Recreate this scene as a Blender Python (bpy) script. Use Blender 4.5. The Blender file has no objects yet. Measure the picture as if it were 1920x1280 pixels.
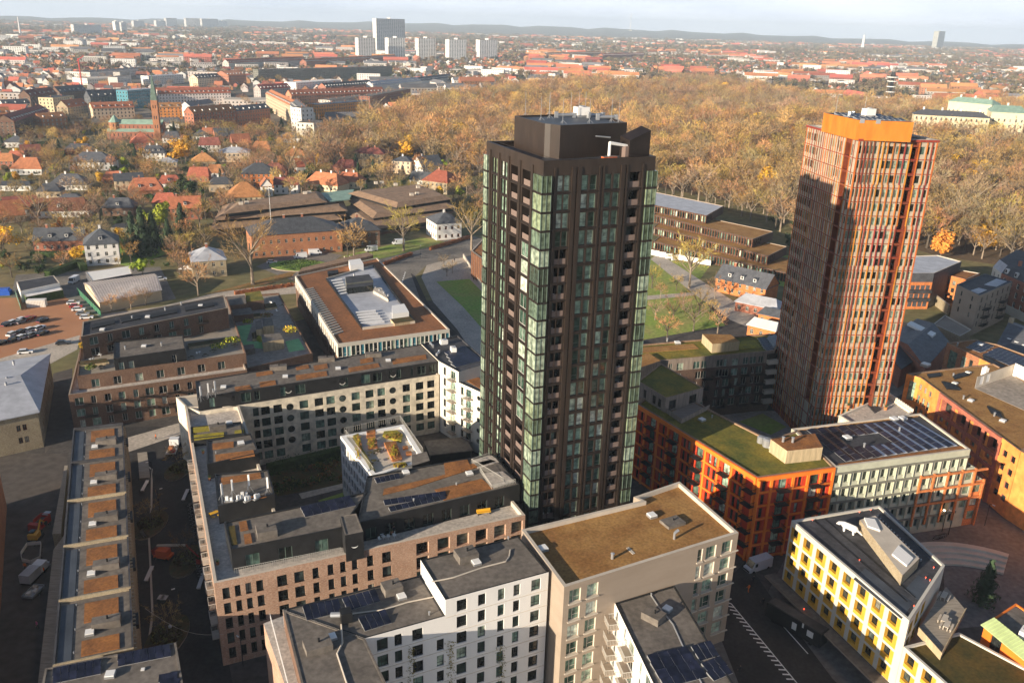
import bpy,math,random,bisect
from mathutils import Vector,Matrix
random.seed(7)
R=math.radians
scene=bpy.context.scene
C=scene.collection
# ------------------------------------------------------------------ camera
F_PX,PITCH,ROLL,H=1594.6,0.3566,0.02817,100.0  # measured for a 1920 wide frame
_fw=Vector((0,math.cos(PITCH),-math.sin(PITCH)))
_rt0=Vector((1,0,0));_up0=_rt0.cross(_fw)
_rt=math.cos(ROLL)*_rt0+math.sin(ROLL)*_up0
_up=-math.sin(ROLL)*_rt0+math.cos(ROLL)*_up0
cd=bpy.data.cameras.new("camera");cam=bpy.data.objects.new("camera",cd);C.objects.link(cam)
cd.sensor_width=36;cd.lens=F_PX/1920*36;cd.clip_start=1;cd.clip_end=60000
m=Matrix.Identity(4)
for i in range(3):
    m[i][0]=_rt[i];m[i][1]=_up[i];m[i][2]=-_fw[i]
m[2][3]=H
cam.matrix_world=m
scene.camera=cam
# ------------------------------------------------------------------ sky, sun, exposure
SUN_TRAVEL,SUN_EL=48.4,13.5  # the light travels towards this bearing (degrees right of the view), sun height
w=bpy.data.worlds.new("World");scene.world=w;w.use_nodes=True
nt=w.node_tree;bg=nt.nodes["Background"]
sky=nt.nodes.new("ShaderNodeTexSky");sky.sky_type='NISHITA';sky.sun_disc=False
sky.sun_elevation=R(SUN_EL);sky.sun_rotation=R(SUN_TRAVEL+180)
sky.altitude=50;sky.air_density=1.0;sky.dust_density=0.5;sky.ozone_density=1.0
tint=nt.nodes.new("ShaderNodeMixRGB");tint.blend_type='MULTIPLY';tint.inputs[0].default_value=1;tint.inputs[2].default_value=(.95,.97,1.08,1)
nt.links.new(sky.outputs[0],tint.inputs[1])
# a bank of thin white cloud all round the horizon, clearing towards the zenith
tc=nt.nodes.new("ShaderNodeTexCoord");sx=nt.nodes.new("ShaderNodeSeparateXYZ");nt.links.new(tc.outputs["Generated"],sx.inputs[0])
mp=nt.nodes.new("ShaderNodeMapping");mp.inputs["Scale"].default_value=(2.2,2.2,16);nt.links.new(tc.outputs["Generated"],mp.inputs[0])
cn_=nt.nodes.new("ShaderNodeTexNoise");cn_.inputs["Scale"].default_value=2.0;cn_.inputs["Detail"].default_value=4;nt.links.new(mp.outputs[0],cn_.inputs["Vector"])
el=nt.nodes.new("ShaderNodeMapRange");el.interpolation_type='SMOOTHSTEP';el.inputs[1].default_value=.0;el.inputs[2].default_value=.38;el.inputs[3].default_value=.95;el.inputs[4].default_value=0;nt.links.new(sx.outputs[2],el.inputs[0])
cr_=nt.nodes.new("ShaderNodeValToRGB");cr_.color_ramp.elements[0].position=.3;cr_.color_ramp.elements[1].position=.72;cr_.color_ramp.elements[0].color=(7.2,8.1,9.8,1);cr_.color_ramp.elements[1].color=(10.4,11.0,12.0,1);nt.links.new(cn_.outputs["Fac"],cr_.inputs[0])
cm_=nt.nodes.new("ShaderNodeMixRGB");nt.links.new(el.outputs[0],cm_.inputs[0]);nt.links.new(tint.outputs[0],cm_.inputs[1]);nt.links.new(cr_.outputs[0],cm_.inputs[2]);nt.links.new(cm_.outputs[0],bg.inputs[0]);bg.inputs[1].default_value=0.055
sd=bpy.data.lights.new("sun",'SUN');so=bpy.data.objects.new("sun",sd);C.objects.link(so)
sd.energy=4.7;sd.angle=R(0.5);sd.color=(1.0,0.85,0.66)
_a=R(SUN_TRAVEL);_e=R(SUN_EL)
sdir=Vector((math.sin(_a)*math.cos(_e),math.cos(_a)*math.cos(_e),-math.sin(_e)))
so.rotation_euler=sdir.to_track_quat('-Z','Y').to_euler()
scene.view_settings.view_transform='Standard';scene.view_settings.look='None'
scene.view_settings.exposure=1.08;scene.view_settings.gamma=1
scene.cycles.max_bounces=5;scene.cycles.diffuse_bounces=3;scene.cycles.glossy_bounces=2
scene.cycles.transmission_bounces=2;scene.cycles.volume_bounces=0;scene.cycles.transparent_max_bounces=4
# ------------------------------------------------------------------ survey helpers (pixel of the photo -> point on a level plane)
def ray(px,py):return _fw*F_PX+_rt*(px-960)-_up*(py-640)
def G(px,py,z=0.0):
    d=ray(px,py);t=(H-z)/-d.z
    return Vector((d.x*t,d.y*t,z))
def GS(pts,z=0.0):return[G(x,y,z)for x,y in pts]
def onwall(p0,p1,px,py):
    d=ray(px,py);e=Vector((p1.x-p0.x,p1.y-p0.y));L=e.length;e/=L;n=Vector((-e.y,e.x))
    t=(p0.x*n.x+p0.y*n.y)/(d.x*n.x+d.y*n.y)
    return(d.x*t-p0.x)*e.x+(d.y*t-p0.y)*e.y,H+d.z*t
# ------------------------------------------------------------------ materials
MATS={}
def mat(name,col,rough=0.8,var=0.25,scale=0.4,col2=None,spec=0.3,metal=0.0,rnd=0.0,bump=0.0,fine=None,stretch=None):
    """Principled surface with two octaves of world-space grain, optional per-object shade change"""
    m=bpy.data.materials.new(name);m.use_nodes=True;t=m.node_tree;b=t.nodes["Principled BSDF"]
    b.inputs["Roughness"].default_value=rough;b.inputs["Metallic"].default_value=metal
    b.inputs["Specular IOR Level"].default_value=spec
    c2=col2 or tuple(max(0,x*(1-var))for x in col)
    c1=col if col2 else tuple(min(1,x*(1+var))for x in col)
    geo=t.nodes.new("ShaderNodeNewGeometry");n1=t.nodes.new("ShaderNodeTexNoise")
    n1.inputs["Scale"].default_value=scale;n1.inputs["Detail"].default_value=6;n1.inputs["Roughness"].default_value=0.65
    if stretch:
        mp=t.nodes.new("ShaderNodeMapping");mp.inputs["Scale"].default_value=stretch
        t.links.new(geo.outputs["Position"],mp.inputs[0]);t.links.new(mp.outputs[0],n1.inputs["Vector"])
    else:t.links.new(geo.outputs["Position"],n1.inputs["Vector"])
    rp=t.nodes.new("ShaderNodeValToRGB");rp.color_ramp.elements[0].position=.36;rp.color_ramp.elements[1].position=.64
    rp.color_ramp.elements[0].color=(*c2,1);rp.color_ramp.elements[1].color=(*c1,1)
    t.links.new(n1.outputs["Fac"],rp.inputs[0]);out=rp.outputs[0]
    if fine:
        n2=t.nodes.new("ShaderNodeTexNoise");n2.inputs["Scale"].default_value=fine;n2.inputs["Detail"].default_value=3
        t.links.new(geo.outputs["Position"],n2.inputs["Vector"])
        mr=t.nodes.new("ShaderNodeMapRange");mr.inputs[1].default_value=.3;mr.inputs[2].default_value=.7
        mr.inputs[3].default_value=.76;mr.inputs[4].default_value=1.24;t.links.new(n2.outputs["Fac"],mr.inputs[0])
        mx=t.nodes.new("ShaderNodeVectorMath");mx.operation='SCALE'
        t.links.new(out,mx.inputs[0]);t.links.new(mr.outputs[0],mx.inputs["Scale"]);out=mx.outputs[0]
    if rnd:
        oi=t.nodes.new("ShaderNodeObjectInfo");hs=t.nodes.new("ShaderNodeHueSaturation")
        mr=t.nodes.new("ShaderNodeMapRange");mr.inputs[3].default_value=1-rnd;mr.inputs[4].default_value=1+rnd
        t.links.new(oi.outputs["Random"],mr.inputs[0]);t.links.new(mr.outputs[0],hs.inputs["Value"])
        mh=t.nodes.new("ShaderNodeMapRange");mh.inputs[3].default_value=.5-rnd*.07;mh.inputs[4].default_value=.5+rnd*.07
        ml=t.nodes.new("ShaderNodeMath");ml.operation='MULTIPLY';ml.inputs[1].default_value=7.31
        fr=t.nodes.new("ShaderNodeMath");fr.operation='FRACT'
        t.links.new(oi.outputs["Random"],ml.inputs[0]);t.links.new(ml.outputs[0],fr.inputs[0]);t.links.new(fr.outputs[0],mh.inputs[0])
        t.links.new(mh.outputs[0],hs.inputs["Hue"]);t.links.new(out,hs.inputs["Color"]);out=hs.outputs[0]
    t.links.new(out,b.inputs["Base Color"])
    if bump:
        bp=t.nodes.new("ShaderNodeBump");bp.inputs["Strength"].default_value=bump;bp.inputs["Distance"].default_value=.15
        t.links.new(n1.outputs["Fac"],bp.inputs["Height"]);t.links.new(bp.outputs[0],b.inputs["Normal"])
    MATS[name]=m;return m
def brickmat(name,col,col2,mortar,bw=.26,bh=.08):
    """brickwork / plank relief in the plane of whichever wall it is on"""
    m=mat(name,col,.85,col2=col2,scale=.35,fine=5)
    t=m.node_tree;b=t.nodes["Principled BSDF"];src=b.inputs["Base Color"].links[0].from_socket
    geo=t.nodes.new("ShaderNodeNewGeometry");sp=t.nodes.new("ShaderNodeSeparateXYZ");t.links.new(geo.outputs["Position"],sp.inputs[0])
    n3=t.nodes.new("ShaderNodeTexNoise");n3.inputs["Scale"].default_value=1.0;n3.inputs["Detail"].default_value=2
    cb=t.nodes.new("ShaderNodeCombineXYZ");sm=t.nodes.new("ShaderNodeMath");sm.operation='ADD'
    t.links.new(sp.outputs[0],sm.inputs[0]);t.links.new(sp.outputs[1],sm.inputs[1])
    ax=t.nodes.new("ShaderNodeMath");ax.operation='MULTIPLY';ax.inputs[1].default_value=1.6;t.links.new(sm.outputs[0],ax.inputs[0])
    az=t.nodes.new("ShaderNodeMath");az.operation='MULTIPLY';az.inputs[1].default_value=7.0;t.links.new(sp.outputs[2],az.inputs[0])
    t.links.new(ax.outputs[0],cb.inputs[0]);t.links.new(az.outputs[0],cb.inputs[2]);t.links.new(cb.outputs[0],n3.inputs["Vector"])
    mx=t.nodes.new("ShaderNodeMixRGB");mx.blend_type='MIX';mx.inputs[2].default_value=(*mortar,1)
    mr=t.nodes.new("ShaderNodeMapRange");mr.inputs[1].default_value=.48;mr.inputs[2].default_value=.66;mr.inputs[4].default_value=.8
    t.links.new(n3.outputs["Fac"],mr.inputs[0]);t.links.new(mr.outputs[0],mx.inputs[0]);t.links.new(src,mx.inputs[1])
    t.links.new(mx.outputs[0],b.inputs["Base Color"]);return m
def glassmat(name,stops,rough=.06,spec=.5):
    """window glass over a room: the room's shade differs from window to window"""
    m=bpy.data.materials.new(name);m.use_nodes=True;t=m.node_tree;b=t.nodes["Principled BSDF"]
    oi=t.nodes.new("ShaderNodeObjectInfo");rp=t.nodes.new("ShaderNodeValToRGB");rp.color_ramp.interpolation='CONSTANT'
    while len(rp.color_ramp.elements)<len(stops):rp.color_ramp.elements.new(.5)
    for e,(p,c)in zip(rp.color_ramp.elements,stops):e.position=p;e.color=(*c,1)
    geo=t.nodes.new("ShaderNodeNewGeometry");n=t.nodes.new("ShaderNodeTexNoise");n.inputs["Scale"].default_value=1.1;n.inputs["Detail"].default_value=3
    t.links.new(geo.outputs["Position"],n.inputs["Vector"])
    mr=t.nodes.new("ShaderNodeMapRange");mr.inputs[1].default_value=.35;mr.inputs[2].default_value=.65;mr.inputs[3].default_value=.45;mr.inputs[4].default_value=1.35
    t.links.new(n.outputs["Fac"],mr.inputs[0])
    mx=t.nodes.new("ShaderNodeVectorMath");mx.operation='SCALE';t.links.new(oi.outputs["Random"],rp.inputs[0])
    t.links.new(rp.outputs[0],mx.inputs[0]);t.links.new(mr.outputs[0],mx.inputs["Scale"]);t.links.new(mx.outputs[0],b.inputs["Base Color"])
    b.inputs["Roughness"].default_value=rough;b.inputs["Specular IOR Level"].default_value=spec
    MATS[name]=m;return m
D_=(.012,.016,.015)
glassmat("glass",[(0,D_),(.4,(.03,.05,.042)),(.62,(.07,.12,.10)),(.8,(.16,.25,.20)),(.92,(.30,.36,.28))])
glassmat("glass_dark",[(0,D_),(.5,(.025,.03,.03)),(.8,(.06,.08,.075)),(.93,(.25,.26,.22))])
glassmat("glass_green",[(0,(.04,.075,.055)),(.22,(.13,.20,.15)),(.45,(.26,.37,.28)),(.68,(.42,.52,.40)),(.88,(.55,.60,.50))])
glassmat("glass_mint",[(0,(.08,.11,.07)),(.22,(.22,.27,.17)),(.42,(.31,.37,.28)),(.6,(.13,.18,.13)),(.8,(.045,.06,.045))],.08)
glassmat("solar_glass",[(0,(.010,.012,.026)),(.5,(.013,.016,.034)),(.8,(.017,.02,.042))],.3,.5)
def plain(name,col,rough=.7,metal=0.,spec=.3,emit=0):
    m=bpy.data.materials.new(name);m.use_nodes=True;b=m.node_tree.nodes["Principled BSDF"]
    b.inputs["Base Color"].default_value=(*col,1);b.inputs["Roughness"].default_value=rough
    b.inputs["Metallic"].default_value=metal;b.inputs["Specular IOR Level"].default_value=spec
    if emit:b.inputs["Emission Color"].default_value=(*col,1);b.inputs["Emission Strength"].default_value=emit
    MATS[name]=m;return m
plain("frame_dark",(.02,.02,.02),.5);plain("frame_light",(.55,.53,.48),.5);plain("frame_green",(.12,.17,.14),.5)
plain("white",(.78,.77,.74),.6);plain("metal",(.45,.46,.47),.35,.6);plain("black",(.012,.012,.013),.6)
plain("red_paint",(.42,.03,.02),.5);plain("yellow_paint",(.7,.38,.03),.5);plain("orange_paint",(.75,.13,.02),.45)
plain("rubber",(.015,.015,.016),.9);plain("car_white",(.72,.73,.74),.25,spec=.6);plain("car_dark",(.03,.035,.045),.25,spec=.6)
plain("car_grey",(.25,.26,.27),.3,spec=.6);plain("car_red",(.38,.02,.02),.3,spec=.6);plain("car_glass",(.01,.012,.014),.08,spec=.6)
plain("car_blue",(.02,.09,.42),.35,spec=.5);plain("skin",(.45,.27,.19),.7);plain("cloth_dark",(.02,.022,.03),.9)
plain("hivis",(.85,.2,.03),.8);plain("pink",(.65,.12,.28),.8);plain("lamp_glow",(1.,.62,.3),.5,emit=14);plain("cloth_cream",(.6,.55,.45),.9)
plain("hair",(.05,.03,.02),.9);plain("lamp_red",(1.,.08,.03),.5,emit=1.5)
mat("bark_dark",(.10,.08,.06),.9);mat("bark_pale",(.24,.19,.14),.9)
# ------------------------------------------------------------------ mesh building
class MB:
    def __init__(s):s.v=[];s.f=[];s.m=[];s.mats=[]
    def mi(s,name):
        if name not in s.mats:s.mats.append(name)
        return s.mats.index(name)
    def poly(s,pts,mt):
        n=len(s.v);s.v+=[tuple(p)for p in pts];s.f.append(tuple(range(n,n+len(pts))));s.m.append(s.mi(mt))
    def prism(s,pts,z0,z1,mt,top=None,bottom=False):
        n=len(pts);z1s=z1 if isinstance(z1,(list,tuple))else[z1]*n
        for i in range(n):
            a,b=pts[i],pts[(i+1)%n];j=(i+1)%n
            s.poly([(a[0],a[1],z0),(b[0],b[1],z0),(b[0],b[1],z1s[j]),(a[0],a[1],z1s[i])],mt)
        s.poly([(p[0],p[1],z)for p,z in zip(pts,z1s)],top or mt)
        if bottom:s.poly([(p[0],p[1],z0)for p in reversed(pts)],mt)
    def box(s,c,size,mt,rot=0,top=None):
        hx,hy=size[0]/2,size[1]/2;cs,sn=math.cos(rot),math.sin(rot)
        s.prism([(c[0]+x*cs-y*sn,c[1]+x*sn+y*cs)for x,y in((-hx,-hy),(hx,-hy),(hx,hy),(-hx,hy))],c[2],c[2]+size[2],mt,top,True)
    def tube(s,a,b,r0,r1,mt,n=6,cap=True):
        a,b=Vector(a),Vector(b);d=(b-a).normalized();u=d.orthogonal().normalized();v=d.cross(u)
        A=[a+(u*math.cos(2*math.pi*i/n)+v*math.sin(2*math.pi*i/n))*r0 for i in range(n)]
        B=[b+(u*math.cos(2*math.pi*i/n)+v*math.sin(2*math.pi*i/n))*r1 for i in range(n)]
        for i in range(n):s.poly([A[i],A[(i+1)%n],B[(i+1)%n],B[i]],mt)
        if cap:s.poly(B,mt);s.poly(list(reversed(A)),mt)
    def lathe(s,c,prof,mt,n=10):
        rings=[[(c[0]+r*math.cos(2*math.pi*i/n),c[1]+r*math.sin(2*math.pi*i/n),c[2]+z)for i in range(n)]for r,z in prof]
        for A,B in zip(rings,rings[1:]):
            for i in range(n):s.poly([A[i],A[(i+1)%n],B[(i+1)%n],B[i]],mt)
        s.poly(rings[-1],mt)
    def mesh(s,name,off=(0,0,0)):
        me=bpy.data.meshes.new(name)
        me.from_pydata([(x-off[0],y-off[1],z-off[2])for x,y,z in s.v],[],s.f)
        for k in s.mats:me.materials.append(MATS[k])
        if len(s.mats)>1:me.polygons.foreach_set("material_index",s.m)
        me.update();return me
    def build(s,name,parent=None):
        off=parent.location if parent else(0,0,0)
        o=bpy.data.objects.new(name,s.mesh(name,off));C.objects.link(o);o.parent=parent;return o
def thing(name,label,cat,loc=(0,0,0),group=None):
    o=bpy.data.objects.new(name,None);C.objects.link(o);o.location=(loc[0],loc[1],loc[2]if len(loc)>2 else 0);o.empty_display_size=.1
    o["label"]=label;o["category"]=cat
    if group:o["group"]=group
    return o
def tag(o,label,cat,group=None):
    o["label"]=label;o["category"]=cat
    if group:o["group"]=group
    return o
def put(name,me,parent,loc,rz=0,sc=None):
    """one more object that shares the mesh; loc in world metres when the parent is a thing"""
    o=bpy.data.objects.new(name,me);C.objects.link(o);o.parent=parent
    o.location=Vector(loc)-parent.location if parent else loc;o.rotation_euler=(0,0,rz)
    if sc:o.scale=(sc,sc,sc)if not isinstance(sc,(tuple,list))else sc
    return o
def sub(name,me,parent,loc=(0,0,0)):
    o=bpy.data.objects.new(name,me);C.objects.link(o);o.parent=parent;o.location=loc;return o
def structure(name,mb):
    o=mb.build(name);o["kind"]="structure";return o
def area(p):return sum(p[i][0]*p[(i+1)%len(p)][1]-p[(i+1)%len(p)][0]*p[i][1]for i in range(len(p)))/2
def inset(pts,d):
    n=len(pts);out=[]
    for i in range(n):
        a,b,c_=Vector(pts[i-1][:2]),Vector(pts[i][:2]),Vector(pts[(i+1)%n][:2])
        e1=(b-a).normalized();e2=(c_-b).normalized();n1=Vector((-e1.y,e1.x));n2=Vector((-e2.y,e2.x))
        k=n1+n2;k=k/max(.25,k.dot(n1))if k.length>1e-6 else n1
        out.append(Vector((b.x+k.x*d,b.y+k.y*d)))
    return out
# ------------------------------------------------------------------ windows
WCACHE={}
def win_meshes(wd,h,style,frame,glass):
    wd=round(wd*10)/10;h=round(h*10)/10;key=(wd,h,style,frame,glass)
    if key in WCACHE:return WCACHE[key]
    fb=MB();gb=MB();b=.09;x0,x1=-wd/2,wd/2;y=-.05
    def strip(a,c_,z0,z1):fb.poly([(a,y,z0),(c_,y,z0),(c_,y,z1),(a,y,z1)],frame)
    if style!='bare':
        strip(x0,x1,0,b);strip(x0,x1,h-b,h);strip(x0,x0+b,b,h-b);strip(x1-b,x1,b,h-b)
    if style=='mull':strip(-b/2,b/2,b,h-b)
    if style=='side':
        xm=x0+wd*.4;strip(xm-b/2,xm+b/2,b,h-b);strip(xm+b/2,x1-b,h*.33,h*.33+b)
    if style=='tall':strip(x0+b,x1-b,h*.3,h*.3+b)
    if style=='cross':strip(-b/2,b/2,b,h-b);strip(x0+b,-b/2,h*.62,h*.62+b);strip(b/2,x1-b,h*.62,h*.62+b)
    if style=='sill':fb.box((0,-.12,-.1),(wd+.1,.3,.1),frame);strip(-b/2,b/2,b,h-b)
    if style=='bare':strip(x0,x1,0,b)
    gb.poly([(x0,0,0),(x1,0,0),(x1,0,h),(x0,0,h)],glass)
    WCACHE[key]=(fb.mesh("window"),gb.mesh("pane"),fb,gb);return WCACHE[key]
class Bld:
    """one building: walls with real openings, roof, windows and fittings are its parts"""
    def __init__(s,name,label,loc,cat="building",group=None,panes=True,objs=True):
        s.root=thing(name,label,cat,(loc[0],loc[1],0),group);s.parts={};s.wins=[];s.panes=panes;s.objs=objs
    def mb(s,part):return s.parts.setdefault(part,MB())
    def facade(s,p0,p1,z0,z1,wins,wmat,depth=.25,part='wall',reveal=None):
        """wins: (u centre, z bottom, width, height, style, frame, glass)"""
        mb=s.mb(part);e=Vector((p1[0]-p0[0],p1[1]-p0[1]));L=e.length;e/=L;nx,ny=e.y,-e.x
        wm=wmat if callable(wmat)else(lambda u,z:wmat)
        ok=[w_ for w_ in wins if w_[0]-w_[2]/2>.02 and w_[0]+w_[2]/2<L-.02 and w_[1]>z0-.01 and w_[1]+w_[3]<z1+.001]
        us=sorted({0.0,round(L,3)}|{round(w_[0]+k*w_[2]/2,3)for w_ in ok for k in(-1,1)})
        zs=sorted({round(z0,3),round(z1,3)}|{round(v,3)for w_ in ok for v in(w_[1],w_[1]+w_[3])})
        hole=set()
        for w_ in ok:
            a,b=bisect.bisect_left(us,round(w_[0]-w_[2]/2,3)),bisect.bisect_left(us,round(w_[0]+w_[2]/2,3))
            c_,d=bisect.bisect_left(zs,round(w_[1],3)),bisect.bisect_left(zs,round(w_[1]+w_[3],3))
            hole|={(i,j)for i in range(a,b)for j in range(c_,d)}
        P=lambda u,z,o=0:(p0[0]+e.x*u-nx*o,p0[1]+e.y*u-ny*o,z)
        for j in range(len(zs)-1):
            i=0
            while i<len(us)-1:
                if(i,j)in hole:i+=1;continue
                k=i;mt=wm((us[i]+us[i+1])/2,(zs[j]+zs[j+1])/2)
                while k+1<len(us)-1 and(k+1,j)not in hole and wm((us[k+1]+us[k+2])/2,(zs[j]+zs[j+1])/2)==mt:k+=1
                mb.poly([P(us[i],zs[j]),P(us[k+1],zs[j]),P(us[k+1],zs[j+1]),P(us[i],zs[j+1])],mt);i=k+1
        rz=math.atan2(e.y,e.x)
        for w_ in ok:
            a,b,c_,d=w_[0]-w_[2]/2,w_[0]+w_[2]/2,w_[1],w_[1]+w_[3];mt=reveal or wm(w_[0],w_[1]);dp=w_[7]if len(w_)>7 else depth
            mb.poly([P(a,c_),P(a,c_,dp),P(a,d,dp),P(a,d)],mt);mb.poly([P(b,c_,dp),P(b,c_),P(b,d),P(b,d,dp)],mt)
            mb.poly([P(a,c_),P(b,c_),P(b,c_,dp),P(a,c_,dp)],mt);mb.poly([P(a,d,dp),P(b,d,dp),P(b,d),P(a,d)],mt)
            s.wins.append((Vector(P(w_[0],c_,dp-.01)),rz,w_[2],w_[3],w_[4],w_[5],w_[6]))
    def block(s,pts,zb,zt,wall,roof,ph=.5,pt=.4,pmat=None,fac=None,part='wall',depth=.25,reveal=None):
        """walls up a footprint (counter-clockwise), flat roof behind a parapet"""
        fac=fac or{}
        for i in range(len(pts)):
            s.facade(pts[i],pts[(i+1)%len(pts)],zb,zt,fac.get(i,[]),wall,depth,part,reveal)
        ins=inset(pts,pt);pm=pmat or(wall if isinstance(wall,str)else roof);mb=s.mb('parapet' if ph>.05 else 'roof')
        for i in range(len(pts)):
            j=(i+1)%len(pts)
            mb.poly([(pts[i][0],pts[i][1],zt),(pts[j][0],pts[j][1],zt),(ins[j][0],ins[j][1],zt),(ins[i][0],ins[i][1],zt)],pm)
            if ph>.05:mb.poly([(ins[i][0],ins[i][1],zt),(ins[j][0],ins[j][1],zt),(ins[j][0],ins[j][1],zt-ph),(ins[i][0],ins[i][1],zt-ph)],pm)
        s.mb('roof').poly([(p[0],p[1],zt-ph)for p in ins],roof)
    def add(s,part,mesh,loc,rz=0,sc=None):return put(part,mesh,s.root,loc,rz,sc)
    def slab(s,part,pts,z,h,mt,top=None):
        """its own part: a low prism over a footprint"""
        if area(pts)<0:pts=list(reversed(pts))
        mb=MB();mb.prism(pts,z,z+h,mt,top);return mb.build(part,s.root)
    def gable(s,pts,z,hgt,mt,wall,over=.4,hip=0.0,part='roof',gpart='wall'):
        """pitched roof over a quad; the ridge runs along edge 0; hip>0 pulls the ridge ends in"""
        q=inset(pts,-over);m0=(q[0]+q[3])/2;m1=(q[1]+q[2])/2;dz=-over*hgt/max(.5,(Vector(q[3])-Vector(q[0])).length/2)
        r0=m0.lerp(m1,hip);r1=m1.lerp(m0,hip);zl=z+dz;zr=z+hgt;rb=s.mb(part);th=.22
        A=[(*q[0],zl),(*q[1],zl),(*q[2],zl),(*q[3],zl)];r0=(*r0,zr);r1=(*r1,zr)
        rb.poly([A[0],A[1],r1,r0],mt);rb.poly([A[2],A[3],r0,r1],mt)
        low=[(x,y,z_-th)for x,y,z_ in A]
        for i in range(4):rb.poly([low[i],low[(i+1)%4],A[(i+1)%4],A[i]],mt)
        rb.poly(list(reversed(low)),mt)
        if hip>0:rb.poly([A[1],A[2],r1],mt);rb.poly([A[3],A[0],r0],mt)
        else:
            gb=s.mb(gpart);p=[Vector(p_[:2])for p_ in pts]
            for a,b in((p[1],p[2]),(p[3],p[0])):
                m_=(a+b)/2;gb.poly([(*a,z-.01),(*b,z-.01),(*m_,zr-.02)],wall)
        return r0,r1
    def finish(s,limit=300):
        for k,b in s.parts.items():
            if b.f:b.build(k,s.root)
        s.wins.sort(key=lambda w_:(w_[0]-cam.location).length/math.sqrt(w_[2]*w_[3]));rest=MB()
        for i,(p,rz,wd,h,st,fr,gl)in enumerate(s.wins):
            fm,gm,fb,gb=win_meshes(wd,h,st,fr,gl)
            if s.objs and i<limit:
                o=put("window",fm,s.root,p,rz)
                if s.panes:sub("pane",gm,o)
                else:put("pane",gm,s.root,p,rz)
            else:
                cs,sn=math.cos(rz),math.sin(rz)
                for q in(fb,gb):
                    for f_,mi_ in zip(q.f,q.m):
                        rest.poly([(p.x+q.v[k][0]*cs-q.v[k][1]*sn,p.y+q.v[k][0]*sn+q.v[k][1]*cs,p.z+q.v[k][2])for k in f_],q.mats[mi_])
        if rest.f:o=rest.build("window",s.root);o["kind"]="stuff"
        return s.root
def wgrid(p0,p1,cols,rows,h,style='side',frame='frame_dark',glass='glass',skip=()):
    """cols: (px, py, width) pixels of window centres in one row, or (u, width); rows: z of sills"""
    out=[]
    for c_ in cols:
        u,wd=(onwall(p0,p1,c_[0],c_[1])[0],c_[2])if len(c_)==3 else c_
        for z in rows:
            st=style if isinstance(style,str)else random.choice(style)
            if random.random()>=(skip or 0):out.append((u,z,wd,h,st,frame,glass))
    return out
def even(L,n,wd,a=0.,b=0.):return[(a+(L-a-b)*(i+.5)/n,wd)for i in range(n)]
def dist(a,b):return math.hypot(a[0]-b[0],a[1]-b[1])
def lerp(a,b,t):return Vector((a[0]+(b[0]-a[0])*t,a[1]+(b[1]-a[1])*t))
# shared fittings
def _m(f):
    b=MB();f(b);return b
SKY_M=_m(lambda b:(b.box((0,0,0),(1.3,1.3,.35),'metal'),b.prism([(-.6,-.6),(.6,-.6),(.6,.6),(-.6,.6)],.35,.5,'white'))).mesh("skylight")
def stack_mesh():
    b=MB();b.tube((0,0,0),(0,0,.9),.22,.22,'metal',8);b.tube((0,0,.9),(0,0,1.05),.32,.1,'metal',8);return b.mesh("vent_pipe")
PIPE_M=stack_mesh()
def panel_mesh(wd,dp):
    b=MB();b.prism([(-wd/2,-dp/2),(wd/2,-dp/2),(wd/2,dp/2),(-wd/2,dp/2)],0,[.1,.1,.42,.42],'metal','solar_glass');return b.mesh("solar_panel")
PANEL_M=panel_mesh(.96,1.7)
def rail_mesh(L,hgt=1.0,mt='metal',step=.5):
    b=MB();b.box((0,0,hgt-.05),(L,.05,.05),mt);n=max(2,int(L/step))
    for i in range(n+1):b.box((-L/2+L*i/n,0,0),(.035,.035,hgt-.05),mt)
    return b.mesh("railing")
BALC={}
def balcony(B,p0,p1,u,z,wd=3.,dp=1.4,mt='frame_dark',style='bars'):
    """slab with a railing round its three free sides, hung on a facade"""
    e=Vector((p1[0]-p0[0],p1[1]-p0[1])).normalized();k=(wd,dp,mt,style)
    if k not in BALC:
        b=MB();b.box((0,-dp/2,0),(wd,dp,.16),mt if style!='white' else 'conc_tan');r=MB()
        rm='frame_light' if style=='white' else mt
        segs=[((-wd/2,-dp),(wd/2,-dp)),((-wd/2,-dp),(-wd/2,0)),((wd/2,-dp),(wd/2,0))]
        for a,c_ in segs:
            L=dist(a,c_);rz=math.atan2(c_[1]-a[1],c_[0]-a[0]);mx,my=(a[0]+c_[0])/2,(a[1]+c_[1])/2
            r.box((mx,my,1.08),(L,.06,.06),rm,rz)
            if style=='solid':r.box((mx,my,.16),(L,.05,.9),rm,rz)
            else:
                n=max(2,int(L/.22))
                for i in range(n+1):r.box((a[0]+(c_[0]-a[0])*i/n,a[1]+(c_[1]-a[1])*i/n,.16),(.03,.03,.92),rm)
        BALC[k]=(b.mesh("balcony"),r.mesh("railing"))
    o=B.add("balcony",BALC[k][0],(p0[0]+e.x*u,p0[1]+e.y*u,z),math.atan2(e.y,e.x));sub("railing",BALC[k][1],o);return o
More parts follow.
